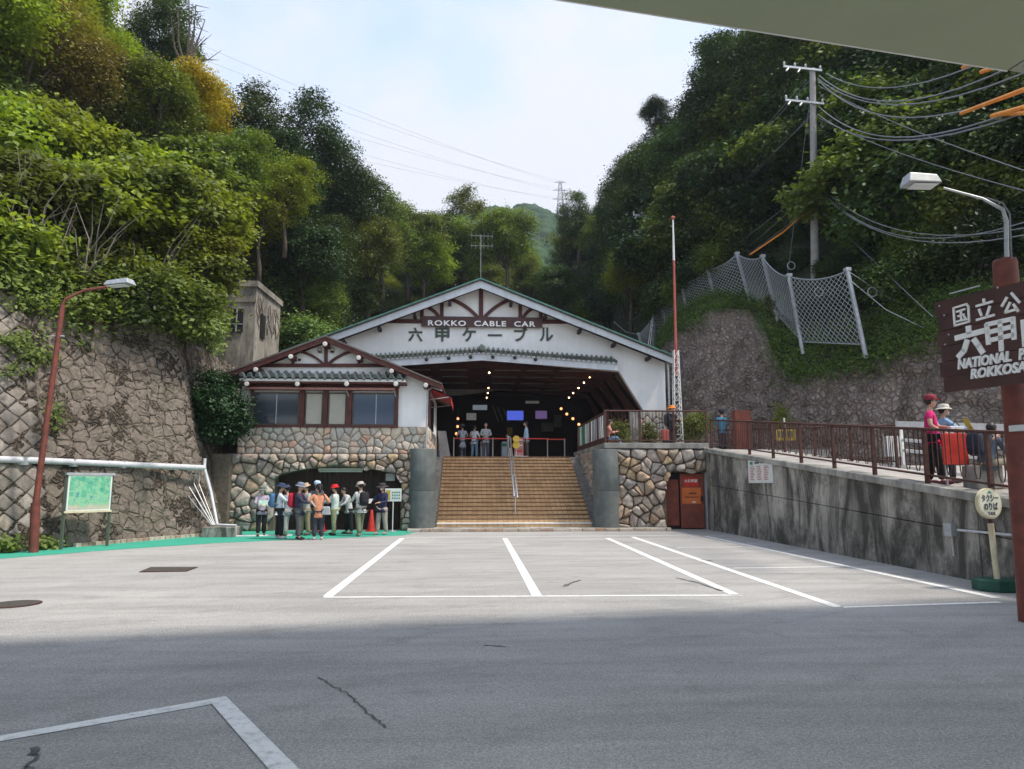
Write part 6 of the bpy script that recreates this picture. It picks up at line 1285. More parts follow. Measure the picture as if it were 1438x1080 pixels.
MB().prism([(e1.x, e1.y), (e1.x + dv.x * 5, e1.y + dv.y * 5), (e1.x + dv.x * 5 + bk.x, e1.y + dv.y * 5 + bk.y), (e1.x + bk.x, e1.y + bk.y)], CZ + .0, CZ + .35, 'z').build('side_panel', M['perforated'], can)
hol = MB()
for i in range(26):
    for j in range(26):
        q = e1 + dv * (.12 + i * .16) + bk.normalized() * (.15 + j * .16); hol.add([(q.x - .022, q.y - .022, CZ - .003), (q.x + .022, q.y - .022, CZ - .003), (q.x + .022, q.y + .022, CZ - .003), (q.x - .022, q.y + .022, CZ - .003)], [(0, 3, 2, 1)])
ho = hol.build('perforations', M['black'], can, fixn=False); tag(ho, kind='stuff')
for k in (3, (Bc - A).length + 4.6): q = A + dv * k + bk * .95; MB().box((q.x - .2, q.y - .2, 0), (q.x + .2, q.y + .2, CZ)).build('support_column', M['column'], can)
# --- lattice mast with flag pole on the terrace
fm = aY(951, 615, 27.2); tp = aY(945, 308, 27.2); lt_ = aY(949, 492, 27.2)
fp = thing('flagpole', 'tall red and white flagpole rising from a white lattice base on the terrace', 'flagpole', (fm.x, 27.2, 2.85))
bs_ = Vector((fm.x + .02, 27.2, 2.85)); top = Vector((tp.x, 27.2, tp.z)); md = Vector((lt_.x, 27.2, lt_.z)); m3 = md.lerp(top, .68)
MB().tube([bs_.lerp(md, .75), md, m3], [.055, .055, .045], 10).build('lower_pole', M['flag_red'], fp, smooth=True); MB().tube([m3, top], [.045, .03], 10).build('upper_pole', M['white_paint'], fp, smooth=True); MB().ball(top + Vector((0, 0, .06)), .085, 10, 6).build('finial', M['flag_red'], fp, smooth=True)
mb = MB(); cs = [(-1, -1), (1, -1), (1, 1), (-1, 1)]; w0, w1 = .17, .085; H_ = md.z - 2.85
def lat(k, t): w = w0 + (w1 - w0) * t; c = bs_.lerp(md, t); return c + Vector((cs[k][0] * w, cs[k][1] * w, 0))
for k in range(4): mb.bar(lat(k, 0), lat(k, 1), .03, .03)
for k in range(4):
    for i in range(12): mb.bar(lat(k, i / 12), lat((k + 1) % 4, (i + 1) / 12), .014, .014); mb.bar(lat(k, i / 12), lat((k + 1) % 4, i / 12), .014, .014)
mb.build('lattice_base', M['white_paint'], fp)
# --- street lamps
def lamp_head(t, c, d, m, L_=.75, wd=.3):
    d = Vector(d).normalized(); s = Vector((-d.y, d.x, 0)).normalized(); c = Vector(c); up = s.cross(d) * -1
    if up.z < 0: up = -up
    P = [(-.5, .45, 0), (.5, .5, 0), (.42, .36, .14), (-.4, .34, .12)]
    V = [c + d * a * L_ + s * sg * b * wd + up * z for sg in (-1, 1) for a, b, z in P]
    MB().add(V, [(0, 1, 2, 3), (4, 7, 6, 5), (0, 4, 5, 1), (1, 5, 6, 2), (2, 6, 7, 3), (3, 7, 4, 0)]).build('lamp_head', m, t, bevel=.015)
    MB().add([c + d * a * L_ + s * b * wd - up * .012 for a, b in ((-.42, -.36), (.3, -.36), (.3, .36), (-.42, .36))] + [c + d * a * L_ + s * b * wd - up * .03 for a, b in ((-.38, -.3), (.26, -.3), (.26, .3), (-.38, .3))], [(0, 1, 2, 3), (4, 5, 6, 7), (0, 1, 5, 4), (1, 2, 6, 5), (2, 3, 7, 6), (3, 0, 4, 7)]).build('lens', M['sign_white'], t)
lb = aZ(47, 776); r0 = math.hypot(lb.x, lb.y)
sl = thing('street_lamp', 'leaning rusty red street lamp in front of the left retaining wall', 'street lamp', lb)
e = [aR(47, 776, r0), aR(52, 690, r0), aR(88, 428, r0)]; e[0] = lb
MB().tube([lb, aR(50, 706, r0)], [.105, .10], 12).build('base_sleeve', M['red_post'], sl, smooth=True); MB().tube([aR(50, 708, r0), e[2]], [.07, .06], 12).build('pole', M['red_post'], sl, smooth=True)
MB().tube([e[2], aR(92, 420, r0), aR(118, 408, r0 - .1), aR(150, 403, r0 - .25)], .035, 8).build('arm', M['red_post'], sl, smooth=True); c = aR(168, 400.5, r0 - .3); lamp_head(sl, c, (1, -.25, .03), M['galv'], .72, .34)
q = aR(81, 472, r0); MB().tube([q + Vector((-.16, 0, 0)), q + Vector((.16, 0, 0))], .02, 6).build('collar', M['galv'], sl)
# right post carrying board and lamp
PX = 7.0; pb_ = aR(1436, 690, 10.6); 
sp0 = thing('sign_post', 'thick red brown post with a curved street lamp arm standing behind the big wooden board', 'street lamp', (pb_.x + .25, pb_.y - .1, 0)); r1 = 10.6
a = aR(1443, 780, r1); a.z = 0; b_ = aR(1411, 368, r1)
MB().tube([a, b_], [.155, .135], 14).build('post', M['red_post'], sp0, smooth=True); MB().lathe(b_, [(.135, 0), (.12, .03)], 14).build('post_cap', M['red_post'], sp0)
MB().tube([aR(1415, 430, r1), aR(1413, 310, r1), aR(1408, 294, r1), aR(1380, 279, r1), aR(1325, 264, r1)], [.03, .026, .022, .018, .015], 8).build('lamp_arm', M['galv'], sp0, smooth=True)
MB().tube([aR(1422, 400, r1 - .1), aR(1418, 300, r1 - .1), aR(1408, 285, r1 - .1), aR(1385, 278, r1 - .1)], .010, 5).build('lamp_cable', M['wire'], sp0)
lamp_head(sp0, aR(1293, 260, r1 - .1), (-1, .05, .02), M['galv'], .44, .26)
q = aR(1434, 601, r1 - .15); MB().lathe((q.x + .04, q.y, q.z - .04), [(.158, 0), (.158, .07)], 14).build('pale_band', M['sign_white'], sp0)
# big wooden board, running nearly along the view
dl = Vector((sin(R(-16.5)), cos(R(-16.5)), 0)); Lf = aR(1314, 424, 9.7); Lb = aR(1331, 551, 9.7)
def on_board(px, py, off=0.):
    n = Vector((dl.y, -dl.x, 0)); r = Vector(ray(px, py)); o_ = Vector((0, 0, EYE)); t = (Lf - o_).dot(n) / r.dot(n); return o_ + r * t - n * off * (1 if r.dot(n) > 0 else -1)
nb_ = Vector((dl.y, -dl.x, 0)); 
if nb_.dot(Vector(ray(1380, 480))) > 0: nb_ = -nb_
bdg = thing('park_sign_board', 'big dark brown wooden board with white Japanese and English lettering at the right edge', 'sign', (Lf.x, Lf.y, Lb.z))
TL_, BL_ = on_board(1314, 424), on_board(1331, 551); ZL0, ZL1 = BL_.z, TL_.z
TR_ = on_board(1438, 394); BR_ = on_board(1438, 538)
LB = 3.5; rt = lambda s, z: TL_ - dl * s + Vector((0, 0, z - TL_.z))
slope_t = (TR_.z - TL_.z) / max(.1, (TR_ - TL_).xy.length); slope_b = (BR_.z - BL_.z) / max(.1, (BR_ - BL_).xy.length)
print('board', TL_, BL_, TR_, BR_, slope_t, slope_b)
tz0, bz0_ = TL_.z, BL_.z; npk = 6
for k in range(npk):       # horizontal planks
    f0, f1 = k / npk, (k + 1) / npk; s0_, s1_ = (-.02 if k % 2 else .015), LB
    zz = lambda s, f: (bz0_ + slope_b * s) * (1 - f) + (tz0 + slope_t * s) * f
    pts = [rt(s0_, zz(s0_, f0) + .004), rt(s1_, zz(s1_, f0) + .004), rt(s1_, zz(s1_, f1) - .004), rt(s0_, zz(s0_, f1) - .004)]
    MB().add(pts + [p - nb_ * .05 for p in pts], [(0, 1, 2, 3), (7, 6, 5, 4), (0, 4, 5, 1), (1, 5, 6, 2), (2, 6, 7, 3), (3, 7, 4, 0)]).build('plank', M['board_brown'], bdg)
def strokes(name, segs, w, parent, px_scale=None):
    """white strokes, given in photo pixels on the board's face, as raised bars"""
    mb = MB()
    for s in segs:
        P = [on_board(x, y) + nb_ * .015 for x, y in s]
        for a_, b2 in zip(P, P[1:]):
            d = (b2 - a_).normalized(); n = d.cross(nb_).normalized() * w / 2; a1 = a_ - d * w * .2; b1 = b2 + d * w * .2
            v = [a1 - n, b1 - n, b1 + n, a1 + n]; mb.add(v + [x - nb_ * .02 for x in v], [(0, 1, 2, 3), (7, 6, 5, 4), (0, 4, 5, 1), (1, 5, 6, 2), (2, 6, 7, 3), (3, 7, 4, 0)])
    return mb.build(name, M['letter_white'], parent)
def bs(x, y): return (1300 + x * 138 / 784, 380 + y * 190 / 1080)       # from the enlarged crop
up_ = Vector((0, 0, 1)); ux = -dl
def brd_text(nm_, txt, x0, y0, x1, y1, hpx, **kw):
    a_ = on_board(*bs(x0, y0)); b2 = on_board(*bs(x1, y1)); t_ = on_board(*bs(x0, y0 - hpx)); u = (b2 - a_); 
    return put_text(nm_, txt, .3, a_ + nb_ * .012, u, up_, M['letter_white'], bdg, ext=.012, fit=u.length, height=(t_.z - a_.z), **kw)
strokes('character', [[bs(226, 300), bs(330, 268)], [bs(226, 300), bs(236, 440), bs(350, 408), bs(345, 290), bs(330, 268)], [bs(250, 330), bs(318, 308)], [bs(262, 365), bs(312, 350)], [bs(248, 408), bs(335, 388)], [bs(284, 320), bs(288, 398)], [bs(312, 365), bs(322, 385)]], .022, bdg)
strokes('character', [[bs(466, 228), bs(470, 262)], [bs(408, 285), bs(536, 248)], [bs(430, 310), bs(450, 360)], [bs(516, 285), bs(488, 370)], [bs(410, 395), bs(550, 355)]], .026, bdg)
strokes('character', [[bs(652, 215), bs(612, 285)], [bs(688, 180), bs(752, 255)], [bs(678, 255), bs(640, 335), bs(735, 308)], [bs(705, 270), bs(742, 325)]], .026, bdg)
strokes('character', [[bs(344, 450), bs(350, 500)], [bs(245, 540), bs(465, 482)], [bs(335, 560), bs(310, 640), bs(265, 690)], [bs(390, 550), bs(425, 600), bs(460, 655)]], .062, bdg)
strokes('character', [[bs(490, 430), bs(505, 585)], [bs(700, 378), bs(710, 545)], [bs(490, 432), bs(700, 385)], [bs(500, 495), bs(705, 445)], [bs(505, 560), bs(708, 512)], [bs(598, 405), bs(608, 638)]], .05, bdg)
strokes('character', [[bs(785, 400), bs(800, 600)], [bs(800, 590), bs(1010, 530)], [bs(880, 360), bs(890, 570)], [bs(995, 380), bs(1010, 545)]], .06, bdg)
a_ = bs(0, 0)
def bl(x): return 792 - (x - 265) * .155
def bl2(x): return 868 - (x - 365) * .155
brd_text('lettering', 'NATIONAL', 265, 792, 692, 792 - 427 * .155, 82, shear=.2, bold=.012); brd_text('lettering', 'PARK', 752, 716, 990, 680, 92, shear=.2, bold=.012)
brd_text('lettering', 'ROKKOSAN', 368, 868, 905, 868 - 537 * .135, 82, shear=.2, bold=.012)
p1_ = aR(1334, 412, 9.65); p2_ = aR(1376, 402, 9.45)
MB().tube([on_board(1334, 416) + Vector((0, 0, .03)), on_board(1376, 405) + Vector((0, 0, .03))], .008, 6).build('top_rod', M['galv'], bdg)
for x, y in ((1316, 430), (1323, 443), (1324, 484), (1398, 404), (1329, 470)): q = on_board(x + 4, y); MB().ball(q + nb_ * .01, .012, 6, 4).build('bolt', M['galv'], bdg)
for s in (.9, 1.9): q = rt(s, ZL0 + .4); MB().bar(q - nb_ * .05, Vector((a.x, a.y, q.z)), .05, .05).build('bracket', M['red_post'], bdg)
# --- taxi sign
tz_ = aZ(1402, 829); tx = thing('taxi_stop_sign', 'leaning round cream taxi stand sign on a pale post with a dark green base', 'sign', tz_)
hexa = [(tz_.x + .36 * cos(k * pi / 4 + .3), tz_.y + .3 * sin(k * pi / 4 + .3)) for k in range(8)]
M['green_base'] = mat('green_base', (.02, .09, .06), (.012, .06, .04), .6, dirt=.3); M['cream'] = mat('cream_paint', (.66, .6, .42), (.52, .46, .3), .5, 6, dirt=.45, streakc=(.22, .12, .06))
MB().prism(hexa, .0, .17, 'z').build('base', M['green_base'], tx, bevel=.02); rT = math.hypot(tz_.x, tz_.y); cT = aR(1388, 707, rT); sT = aR(1391, 735, rT)
MB().tube([tz_ + Vector((0, 0, .15)), sT], .045, 10).build('post', M['cream'], tx, smooth=True); MB().tube([sT, cT], .03, 8).build('neck', M['rust'], tx)
# disc turned a little away, tilted with the post
fn = (Vector((0, 0, EYE)) - cT); fn.z = 0; fn = (Matrix.Rotation(R(50), 3, 'Z') @ fn.normalized()); ax2 = (cT - tz_).normalized(); sd2 = ax2.cross(fn).normalized(); fn = sd2.cross(ax2).normalized()
Mx = Matrix((sd2, ax2, fn)).transposed(); rd = .235
MB().lathe(cT, [(rd, -.03), (rd, .03)], 32, Mx).build('disc', M['cream'], tx); MB().lathe(cT, [(rd * .9, .028), (rd * .9, .034)], 32, Mx).build('face', mat('sign_cream', (.7, .68, .56), (.62, .6, .48), .5), tx)
nT = fn * .037
for tx_, yo, hh_, wd_ in (('タクシー', .03, .12, .34), ('のりば', -.1, .115, .28), ('TAXI', -.175, .05, .14)):
    put_text('lettering', tx_, .1, cT + nT - sd2 * wd_ / 2 * (1 if sd2.cross(ax2).dot(fn) > 0 else -1) + ax2 * yo, sd2, ax2, M['print_dark'], tx, ext=.002, bold=.003, fit=wd_, height=hh_ if tx_ != 'タクシー' else .11)
MB().box((0, 0, 0), (.01, .01, .01)) if False else None
MB().add([cT + nT + sd2 * a1 + ax2 * b1 for a1, b1 in ((-.05, .155), (.05, .155), (.0, .2))], [(0, 1, 2)]).build('emblem', M['print_green'], tx, fixn=False)
kb = MB(); kb.box((7.75, 5.5, 0), (8.35, 9.75, .14)); kk = kb.build('kerb_block', M['concrete_light'], bevel=.02); tag(kk, 'concrete kerb by the foot of the taxi sign at the right edge', 'kerb')
# --- map board on the left
mbd = [aZ(85, 772), aZ(150, 767)]; rM = math.hypot(mbd[0].x, mbd[0].y); t = thing('map_board', 'green hiking map board on two thin posts in front of the left wall', 'map board', (mbd[0] + mbd[1]) / 2)
mA, mB_ = mbd; u = (mB_ - mA); W_ = u.length; u = u.normalized(); fnm = Vector((u.y, -u.x, 0)); zt1 = aR(88, 667, rM).z; zb1 = aR(88, 718, rM).z
for c in (mA, mB_): MB().box((c.x - .03, c.y - .03, 0), (c.x + .03, c.y + .03, zt1 + .02)).build('post', mat('board_post', (.10, .12, .09), None, .6), t)
def quad_box(o_, z0, z1, a0, a1, d0, d1): P = [o_ + u * a_ + fnm * d for a_, d in ((a0, d0), (a1, d0), (a1, d1), (a0, d1))]; m_ = MB(); m_.prism([(p.x, p.y) for p in P], z0, z1, 'z'); return m_
quad_box(mA, zb1, zt1, .02, W_ - .02, .02, .05).build('panel', M['sign_white'], t); quad_box(mA, zt1 - .0, zt1 + .06, -.04, W_ + .04, -.02, .07).build('top_rail', M['galv'], t); quad_box(mA, zb1 - .05, zb1, -.02, W_ + .02, .0, .06).build('bottom_rail', M['cream'], t)
def map_mat():
    m, nt, bs_ = _nt('map_print'); v = coords(nt, 'pos'); n1 = noise(nt, v, 4.5, 9, .75); sx = N(nt, 'ShaderNodeSeparateXYZ'); nt.links.new(v, sx.inputs[0]); 
    c = ramp(nt, n1, [(.35, (.04, .3, .2)), (.48, (.13, .45, .28)), (.55, (.3, .55, .3)), (.62, (.06, .3, .32))]); 
    f = N(nt, 'ShaderNodeMath', operation='MULTIPLY_ADD'); f.inputs[1].default_value = 1.3; nt.links.new(n1, f.inputs[0]); nt.links.new(sx.outputs[2], f.inputs[2])
    k = ramp(nt, f.outputs[0], [(0, 1.), (1, 0.)]); mr = N(nt, 'ShaderNodeMapRange'); mr.inputs['From Min'].default_value = zb1 + .55; mr.inputs['From Max'].default_value = zb1 + 1.02; nt.links.new(f.outputs[0], mr.inputs[0])
    c = mixc(nt, ramp(nt, mr.outputs[0], [(.0, 1.), (.35, .9), (.55, 0.)]), c, (.5, .46, .36)); c = mixc(nt, ramp(nt, noise(nt, v, 22, 3, .6), [(.62, 0.), (.68, .6)]), c, (.5, .12, .08)); c = mixc(nt, ramp(nt, noise(nt, v, 30, 3, .6), [(.6, 0.), (.66, .7)]), c, (.05, .15, .25))
    nt.links.new(c, bs_.inputs['Base Color']); bs_.inputs['Roughness'].default_value = .4; return m
quad_box(mA, zb1 + .03, zt1 - .03, .06, W_ - .06, .05, .054).build('map', map_mat(), t)
# --- notices in the arch
q = aY(551, 752, 24.9); q.z = 0; t = thing('notice_stand', 'white and yellow notice on a thin white post at the right end of the hikers', 'sign', (q.x, 24.9, 0)); zb_, zt_ = aY(551, 704, 24.9).z, aY(551, 686, 24.9).z
MB().tube([(q.x, 24.9, 0.02), (q.x, 24.9, zb_)], .018, 6).build('post', M['white_paint'], t); MB().box((q.x - .28, 24.88, zb_), (q.x + .28, 24.9, zt_)).build('plate', M['sign_white'], t); MB().box((q.x - .25, 24.872, zb_ + .05), (q.x - .1, 24.878, zt_ - .06)).build('yellow_field', M['yellow'], t)
MB().lathe((q.x, 24.9, 0), [(.14, 0), (.14, .02), (.03, .04)], 12).build('foot', M['galv'], t)
mb = MB()
for i in range(3):
    for k in range(4): mb.box((q.x - .04 + k * .075, 24.872, zb_ + .08 + i * .1), (q.x + .005 + k * .075, 24.878, zb_ + .13 + i * .1))
mb.build('print', M['print_green'], t)
p = aY(548, 665, 25.9); pl2 = MB().box((p.x - .16, 25.95, p.z - .26), (p.x + .16, 26.0, p.z)).build('small_plaque', M['galv']); tag(pl2, 'small grey glass plaque at the right end under the stone arch', 'plaque')
# cones
def cone(px, lab):
    c = aY(px, 752, 25.0); t = thing('traffic_cone', lab, 'traffic cone', (c.x, 25.0, 0), 'red cones in front of the garage'); MB().lathe((c.x, 25., 0.03), [(.15, 0), (.1, .3), (.045, .68), (.03, .7)], 16).build('cone_body', M['cone_red'], t, smooth=True); MB().box((c.x - .19, 24.81, 0), (c.x + .19, 25.19, .035)).build('base', M['cone_red'], t)
cone(450.5, 'red traffic cone behind the woman in the orange shirt'); cone(521, 'red traffic cone between the hiker with the black backpack and the navy jacket')
# yellow sign and red kiosk on the ramp
p = aX(1101, 606, 11.2); t = thing('yellow_sign', 'small yellow sign with dark print on a white post behind the ramp railing', 'sign', (11.2, p.y, dz(p.y))); MB().box((10.9, p.y, p.z - .32), (11.65, p.y + .03, p.z + .12)).build('plate', M['yellow'], t); MB().tube([(11.25, p.y + .05, dz(p.y)), (11.25, p.y + .05, p.z + .5)], .03, 6).build('post', M['white_paint'], t)
mb = MB(); [mb.box((10.97 + k * .12, p.y - .006, p.z - .22), (11.04 + k * .12, p.y - .001, p.z + .02)) for k in range(5)]; mb.build('print', M['print_dark'], t)
p = aY(1044, 596, 26.5); t = MB().box((p.x - .3, 26.5, 2.85), (p.x + .3, 26.9, p.z + .55)).build('red_cabinet', M['door_red'], bevel=.01); tag(t, 'tall red brown steel cabinet behind the ramp railing near the terrace', 'cabinet')
# white barrier bench behind the railing
p0 = aX(1262, 622, 11.2); p1 = Vector((11.2, 9.5, 0)); zb_ = dz(p0.y)
t = thing('guard_rail', 'white painted steel guard rail behind the man in magenta', 'guard rail', (11.2, p0.y, zb_))
for zz, hh in ((.95, .2), (.62, .08), (.35, .08)): MB().prism([(p0.y, dz(p0.y) + zz), (p0.y, dz(p0.y) + zz + hh), (p1.y, dz(p1.y) + zz + hh), (p1.y, dz(p1.y) + zz)], 11.15, 11.22, 'x').build('rail', M['white_paint'], t)
y = p0.y
while y > 9.5: MB().box((11.24, y - .05, dz(y)), (11.34, y + .05, dz(y) + 1.1)).build('post', M['white_paint'], t); y -= 1.6
p = aX(1258, 640, 10.95); bx_ = thing('white_box_sign', 'white box on a pale post at the end of the guard rail', 'box', (10.95, p.y, dz(p.y))); zc = aX(1258, 622, 10.95).z; MB().box((10.72, p.y, zc - .35), (11.15, p.y + .12, zc + .18)).build('box', M['white_paint'], bx_, bevel=.01); MB().box((10.88, p.y + .02, dz(p.y)), (11.02, p.y + .1, zc - .35)).build('post', M['galv'], bx_)
# --- rockfall net fence
NP = [(1190, 380, 1215, 484, 28.2), (1108, 388, 1127, 480, 30.6), (1071, 361, 1094, 445, 33.2), (1035, 357, 1055, 420, 35.2), (994, 379, 1009, 428, 36.8), (957, 399, 969, 450, 38.3), (929, 424, 939, 470, 39.8), (897, 470, 908, 500, 41.5)]
nf = thing('rockfall_fence', 'galvanised rockfall net fence on leaning posts along the top of the right cliff', 'fence', tuple(on(1215, 484, 28.2)))
tops = [on(a_, b2, r + .1) for a_, b2, c, d, r in NP]; bots = [on(c, d, r + .3) for a_, b2, c, d, r in NP]
for tp_, bt_ in zip(tops, bots): 
    po = MB().tube([bt_ - Vector((0, 0, .5)), tp_], .085, 8).build('post', M['galv'], nf, smooth=True); MB().box((tp_.x - .1, tp_.y - .1, tp_.z - .02), (tp_.x + .1, tp_.y + .1, tp_.z + .1)).build('post_head', M['galv'], po)
def netpanel(t0, t1, b0, b1):
    mb = MB(); n = max(6, int((t1 - t0).length / .125)); m_ = 22; sag = .07 * (t1 - t0).length
    def P(u, v): t_ = t0.lerp(t1, u); b2 = b0.lerp(b1, u); p = b2.lerp(t_, v); p.z -= sag * 4 * u * (1 - u) * v * v; return p + Vector((0, 0, 0)) + (Vector((-.25, -.25, 0)) * sin(pi * v) * .8)
    for i in range(n):
        for j in range(m_):
            if (i + j) % 2 == 0: a_, b2 = P(i / n, j / m_), P((i + 1) / n, (j + 1) / m_)
            else: a_, b2 = P(i / n, (j + 1) / m_), P((i + 1) / n, j / m_)
            mb.tube([a_, b2], .0125, 3, cap=False)
    for v in (0., 1.): mb.tube([P(k / 12, v) for k in range(13)], .022, 5)
    return mb
M['net'] = mat('net_wire', (.45, .49, .52), None, .5, bump=0, metal=.3)
for i in range(len(NP) - 1): netpanel(tops[i], tops[i + 1], bots[i], bots[i + 1]).build('net', M['net'], nf, fixn=False)
for a_, e in ((tops[0], on(1308, 440, 29.5)), (tops[0] - Vector((0, 0, .3)), on(1300, 462, 28)), (tops[-1], on(862, 452, 44))): MB().tube([a_, a_.lerp(e, .5) - Vector((0, 0, .25)), e], .016, 5).build('stay_cable', M['galv'], nf)
for x, y, r in ((1225, 410, 28.1), (1150, 410, 29.), (1111, 373, 31.5)):
    c = on(x, y, r); MB().tube([c + Vector((.17 * cos(k * pi / 6), 0, .17 * sin(k * pi / 6))) for k in range(13)], .014, 5).build('brake_ring', M['galv'], nf)
# --- utility poles
def util_pole(label, px0, py0, px1, py1, r, rad, arms, dirv, aw=1.5):
    b0 = at_ground(px0, py0, r); tp_ = on(px1, py1, r); t = thing('utility_pole', label, 'utility pole', b0)
    MB().tube([b0 - Vector((0, 0, .5)), tp_], [rad * 1.25, rad * .85], 12).build('pole', M['pole'], t, smooth=True)
    for fz, sh in arms:
        c = Vector((tp_.x, tp_.y, tp_.z - fz)); d = Vector(dirv).normalized(); A_ = c - d * aw * sh; B_ = c + d * aw * (1 - sh)
        ar = MB().bar(A_ + Vector((0, -.14, 0)), B_ + Vector((0, -.14, 0)), .07, .09).build('crossarm', M['galv'], t)
        for k in (.02, .3, .58, .97): q = A_.lerp(B_, k) + Vector((0, -.14, .05)); MB().lathe(q, [(.025, 0), (.06, .05), (.03, .09), (.06, .12), (.02, .19)], 8).build('insulator', M['ceramic'], ar)
        for k in (.12, .42): q = A_.lerp(B_, k) + Vector((0, -.14, -.06)); MB().tube([q, q + Vector((-.15, -.1, -.2))], .04, 6).build('insulator', M['ceramic'], ar)
    return t, tp_
up1, T1 = util_pole('tall concrete utility pole with two crossarms standing above the net fence', 1144, 385, 1141, 97, 33.4, .15, ((.12, .8), (1.75, .8)), (1, .12, 0), 1.9)
up2, T2 = util_pole('far utility pole with two crossarms in front of the dark trees behind the flagpole', 927, 480, 925, 303, 44, .13, ((.1, .9), (1.35, .9)), (1, .1, 0), 1.9)
WI = 0
def wire(label, pts, sag=0., r=.018, m='wire', group='power lines of the tall pole'):
    P = []
    for a_, b2 in zip(pts, pts[1:]):
        L_ = (b2 - a_).length
        for k in range(12): t = k / 12; q = a_.lerp(b2, t); q.z -= sag * L_ * 4 * t * (1 - t); P.append(q)
    P.append(pts[-1]); o = MB().tube(P, r, 5).build('power_line', M[m], fixn=False); tag(o, label, 'cable', group); return P
ends = [(1400, 78, 18, .04), (1440, 84, 16, .05), (1440, 102, 16, .045), (1440, 150, 15, .045), (1440, 158, 15, .04), (1440, 128, 15.5, .05)]
st_ = [(1160, 103), (1150, 106), (1148, 110), (1150, 150), (1148, 160), (1148, 112)]
for (x, y, r, sg), (x0, y0) in zip(ends, st_): wire('grey power cable sagging from the tall pole to the upper right', [on(x0, y0, 33.4), aR(x, y, r)], sg, .02)
for a_, b2 in (((1350, 159, 17.2), (1440, 125, 14.6)), ((1393, 163, 16.), (1440, 150, 14.6)), ((1406, 160, 15.9), (1440, 158, 14.6)), ((1378, 101, 16.6), (1395, 95, 16.2)), ((1352, 95, 18.4), (1362, 90, 18.1))):
    o = MB().tube([aR(*a_), aR(*b2)], .042, 8).build('cable_sleeve', M['sleeve']); tag(o, 'orange insulating sleeve on a power cable at the upper right edge', 'cable sleeve', 'orange sleeves at the upper right')
for x0, y0, x, y, r, sg in ((1149, 120, 1440, 240, 18, .01), (1149, 165, 1440, 268, 18, .012), (1148, 258, 1440, 320, 17, .05), (1148, 262, 1440, 312, 17, .06), (1148, 266, 1440, 330, 16.5, .05), (1149, 290, 1310, 445, 26, .005), (1150, 128, 1218, 222, 33, .01)): wire('thin cable running from the tall pole down to the right', [on(x0, y0, 33.4), aR(x, y, r)], sg, .012, group='thin cables right of the tall pole')
for x0, y0, x, y in ((1138, 112, 938, 330), (1132, 112, 930, 336), (1138, 165, 934, 352), (1140, 160, 940, 362), (1139, 262, 880, 455), (1139, 270, 900, 470)): wire('power line strung from the tall pole down to the far pole', [on(x0, y0, 33.4), on(x, y, 44)], .01, .014, group='lines between the two utility poles')
o = MB().tube([on(1139, 292, 33.3), on(1100, 326, 34.6), on(1053, 358, 35.0)], .04, 8).build('stay_guard', M['sleeve']); tag(o, 'orange guard tube on the guy wire left of the tall pole', 'guy wire')
wire('guy wire running from the tall pole down into the cliff grass', [on(1136, 150, 33.3), on(1106, 385, 32)], 0, .010, group='guy wires'); wire('guy wire with the orange guard behind the net fence', [on(1139, 292, 33.3), on(905, 466, 42)], 0, .014, group='guy wires')
for k in range(4): wire('cable fanning from the far pole down to the station roof', [on(925 - k, 378 + k * 3, 43.8), Vector((9.0 + k * .1, 36, 8.3 - k * .15))], .01, .018, 'white_cap' if k < 2 else 'wire', group='cables to the station roof')
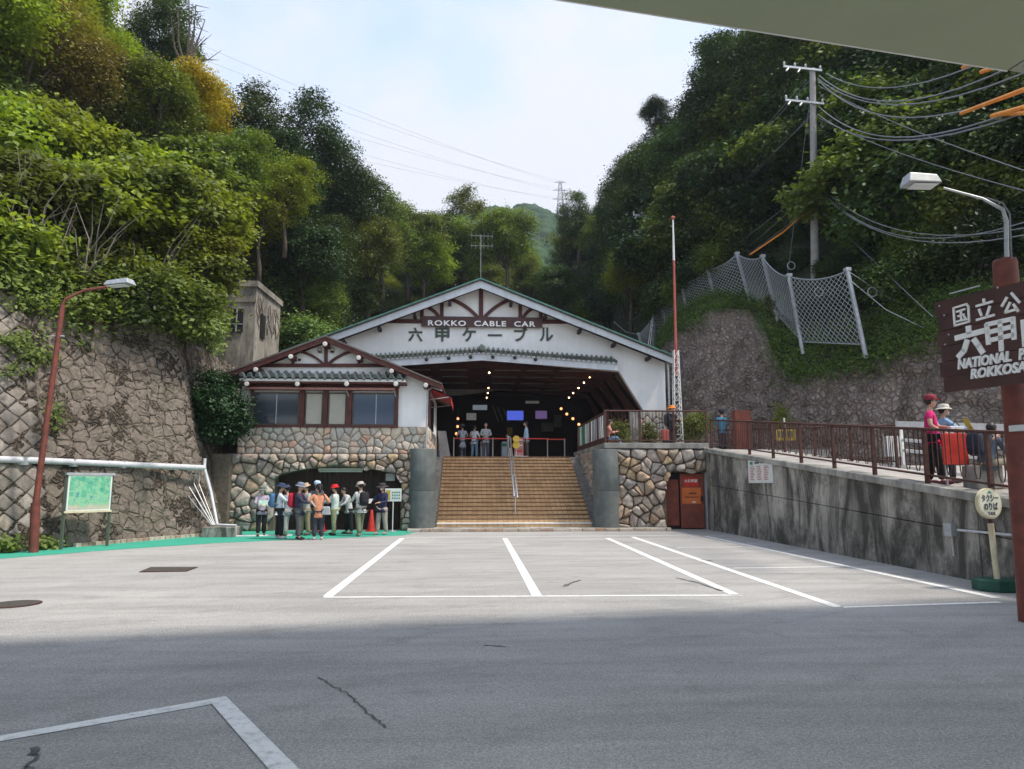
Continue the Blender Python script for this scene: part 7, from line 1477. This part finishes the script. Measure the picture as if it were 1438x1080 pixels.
# high tension lines and pylon on the far hill
pyl = on(787, 300, 420); b0 = Vector((pyl.x, pyl.y, pyl.z - 8)); pt = on(787, 255, 420)
t = thing('lattice_pylon', 'distant grey lattice pylon on the skyline of the far hill', 'pylon', b0); mb = MB(); Hp = pt.z - b0.z
def pv(k, f): w = (2.6 * (1 - f) + .7 * f); return Vector((b0.x + cs[k][0] * w, b0.y + cs[k][1] * w, b0.z + Hp * f))
for k in range(4):
    mb.bar(pv(k, 0), pv(k, 1), .28, .28)
    for i in range(9): mb.bar(pv(k, i / 9), pv((k + 1) % 4, (i + 1) / 9), .16, .16); mb.bar(pv((k + 1) % 4, i / 9), pv(k, (i + 1) / 9), .16, .16)
for f, w in ((.98, 3.5), (.80, 4.5), (.6, 4.8)): z = b0.z + Hp * f; mb.bar((b0.x - w, b0.y, z), (b0.x + w, b0.y, z), .3, .3); mb.bar((b0.x - w, b0.y, z), (b0.x, b0.y, z + 1.2), .14, .14); mb.bar((b0.x + w, b0.y, z), (b0.x, b0.y, z + 1.2), .14, .14)
M['pylon'] = mat('pylon_steel', (.3, .3, .32), None, .6, bump=0); mb.build('lattice', M['pylon'], t)
for k, (f, sx_) in enumerate(((.98, -3.5), (.98, 3.5), (.8, -4.5), (.8, 4.5), (.6, -4.8), (.6, 4.8))):
    a_ = Vector((b0.x + sx_, b0.y, b0.z + Hp * f)); e = aR(150, 5 + k * 26, 230); wire('faint high tension line crossing the sky above the valley', [a_, e], .012, .05, 'pylon', group='high tension lines over the valley')

by = {}
for o in COL.objects:
    if o.get('category') in ('cable', 'cable sleeve') and o.get('label'): by.setdefault(o['label'], []).append(o)
ORV = ['uppermost', 'second', 'third', 'fourth', 'fifth', 'sixth', 'seventh']
for lb, os_ in by.items():
    if len(os_) > 1:
        os_.sort(key=lambda o: (-o.location.z, o.name))
        for k, o in enumerate(os_): o['label'] = (ORV[k] if k == 0 else 'lowest' if k == len(os_) - 1 else ORV[k] + ' from top') + ' ' + lb
# ================================================= HAZE: thin air over the whole valley
hz_ = MB().box((-520, -70, -1.2), (520, 640, 330)).build('haze', None, fixn=True); hm = bpy.data.materials.new('haze'); hm.use_nodes = True; hn = hm.node_tree; hn.nodes.clear()
ho_ = hn.nodes.new('ShaderNodeOutputMaterial'); hv = hn.nodes.new('ShaderNodeVolumePrincipled'); hv.inputs['Color'].default_value = (.78, .86, 1, 1); hv.inputs['Density'].default_value = .0004; hv.inputs['Anisotropy'].default_value = .2
hn.links.new(hv.outputs[0], ho_.inputs['Volume']); hz_.data.materials.append(hm); tag(hz_, kind='stuff')
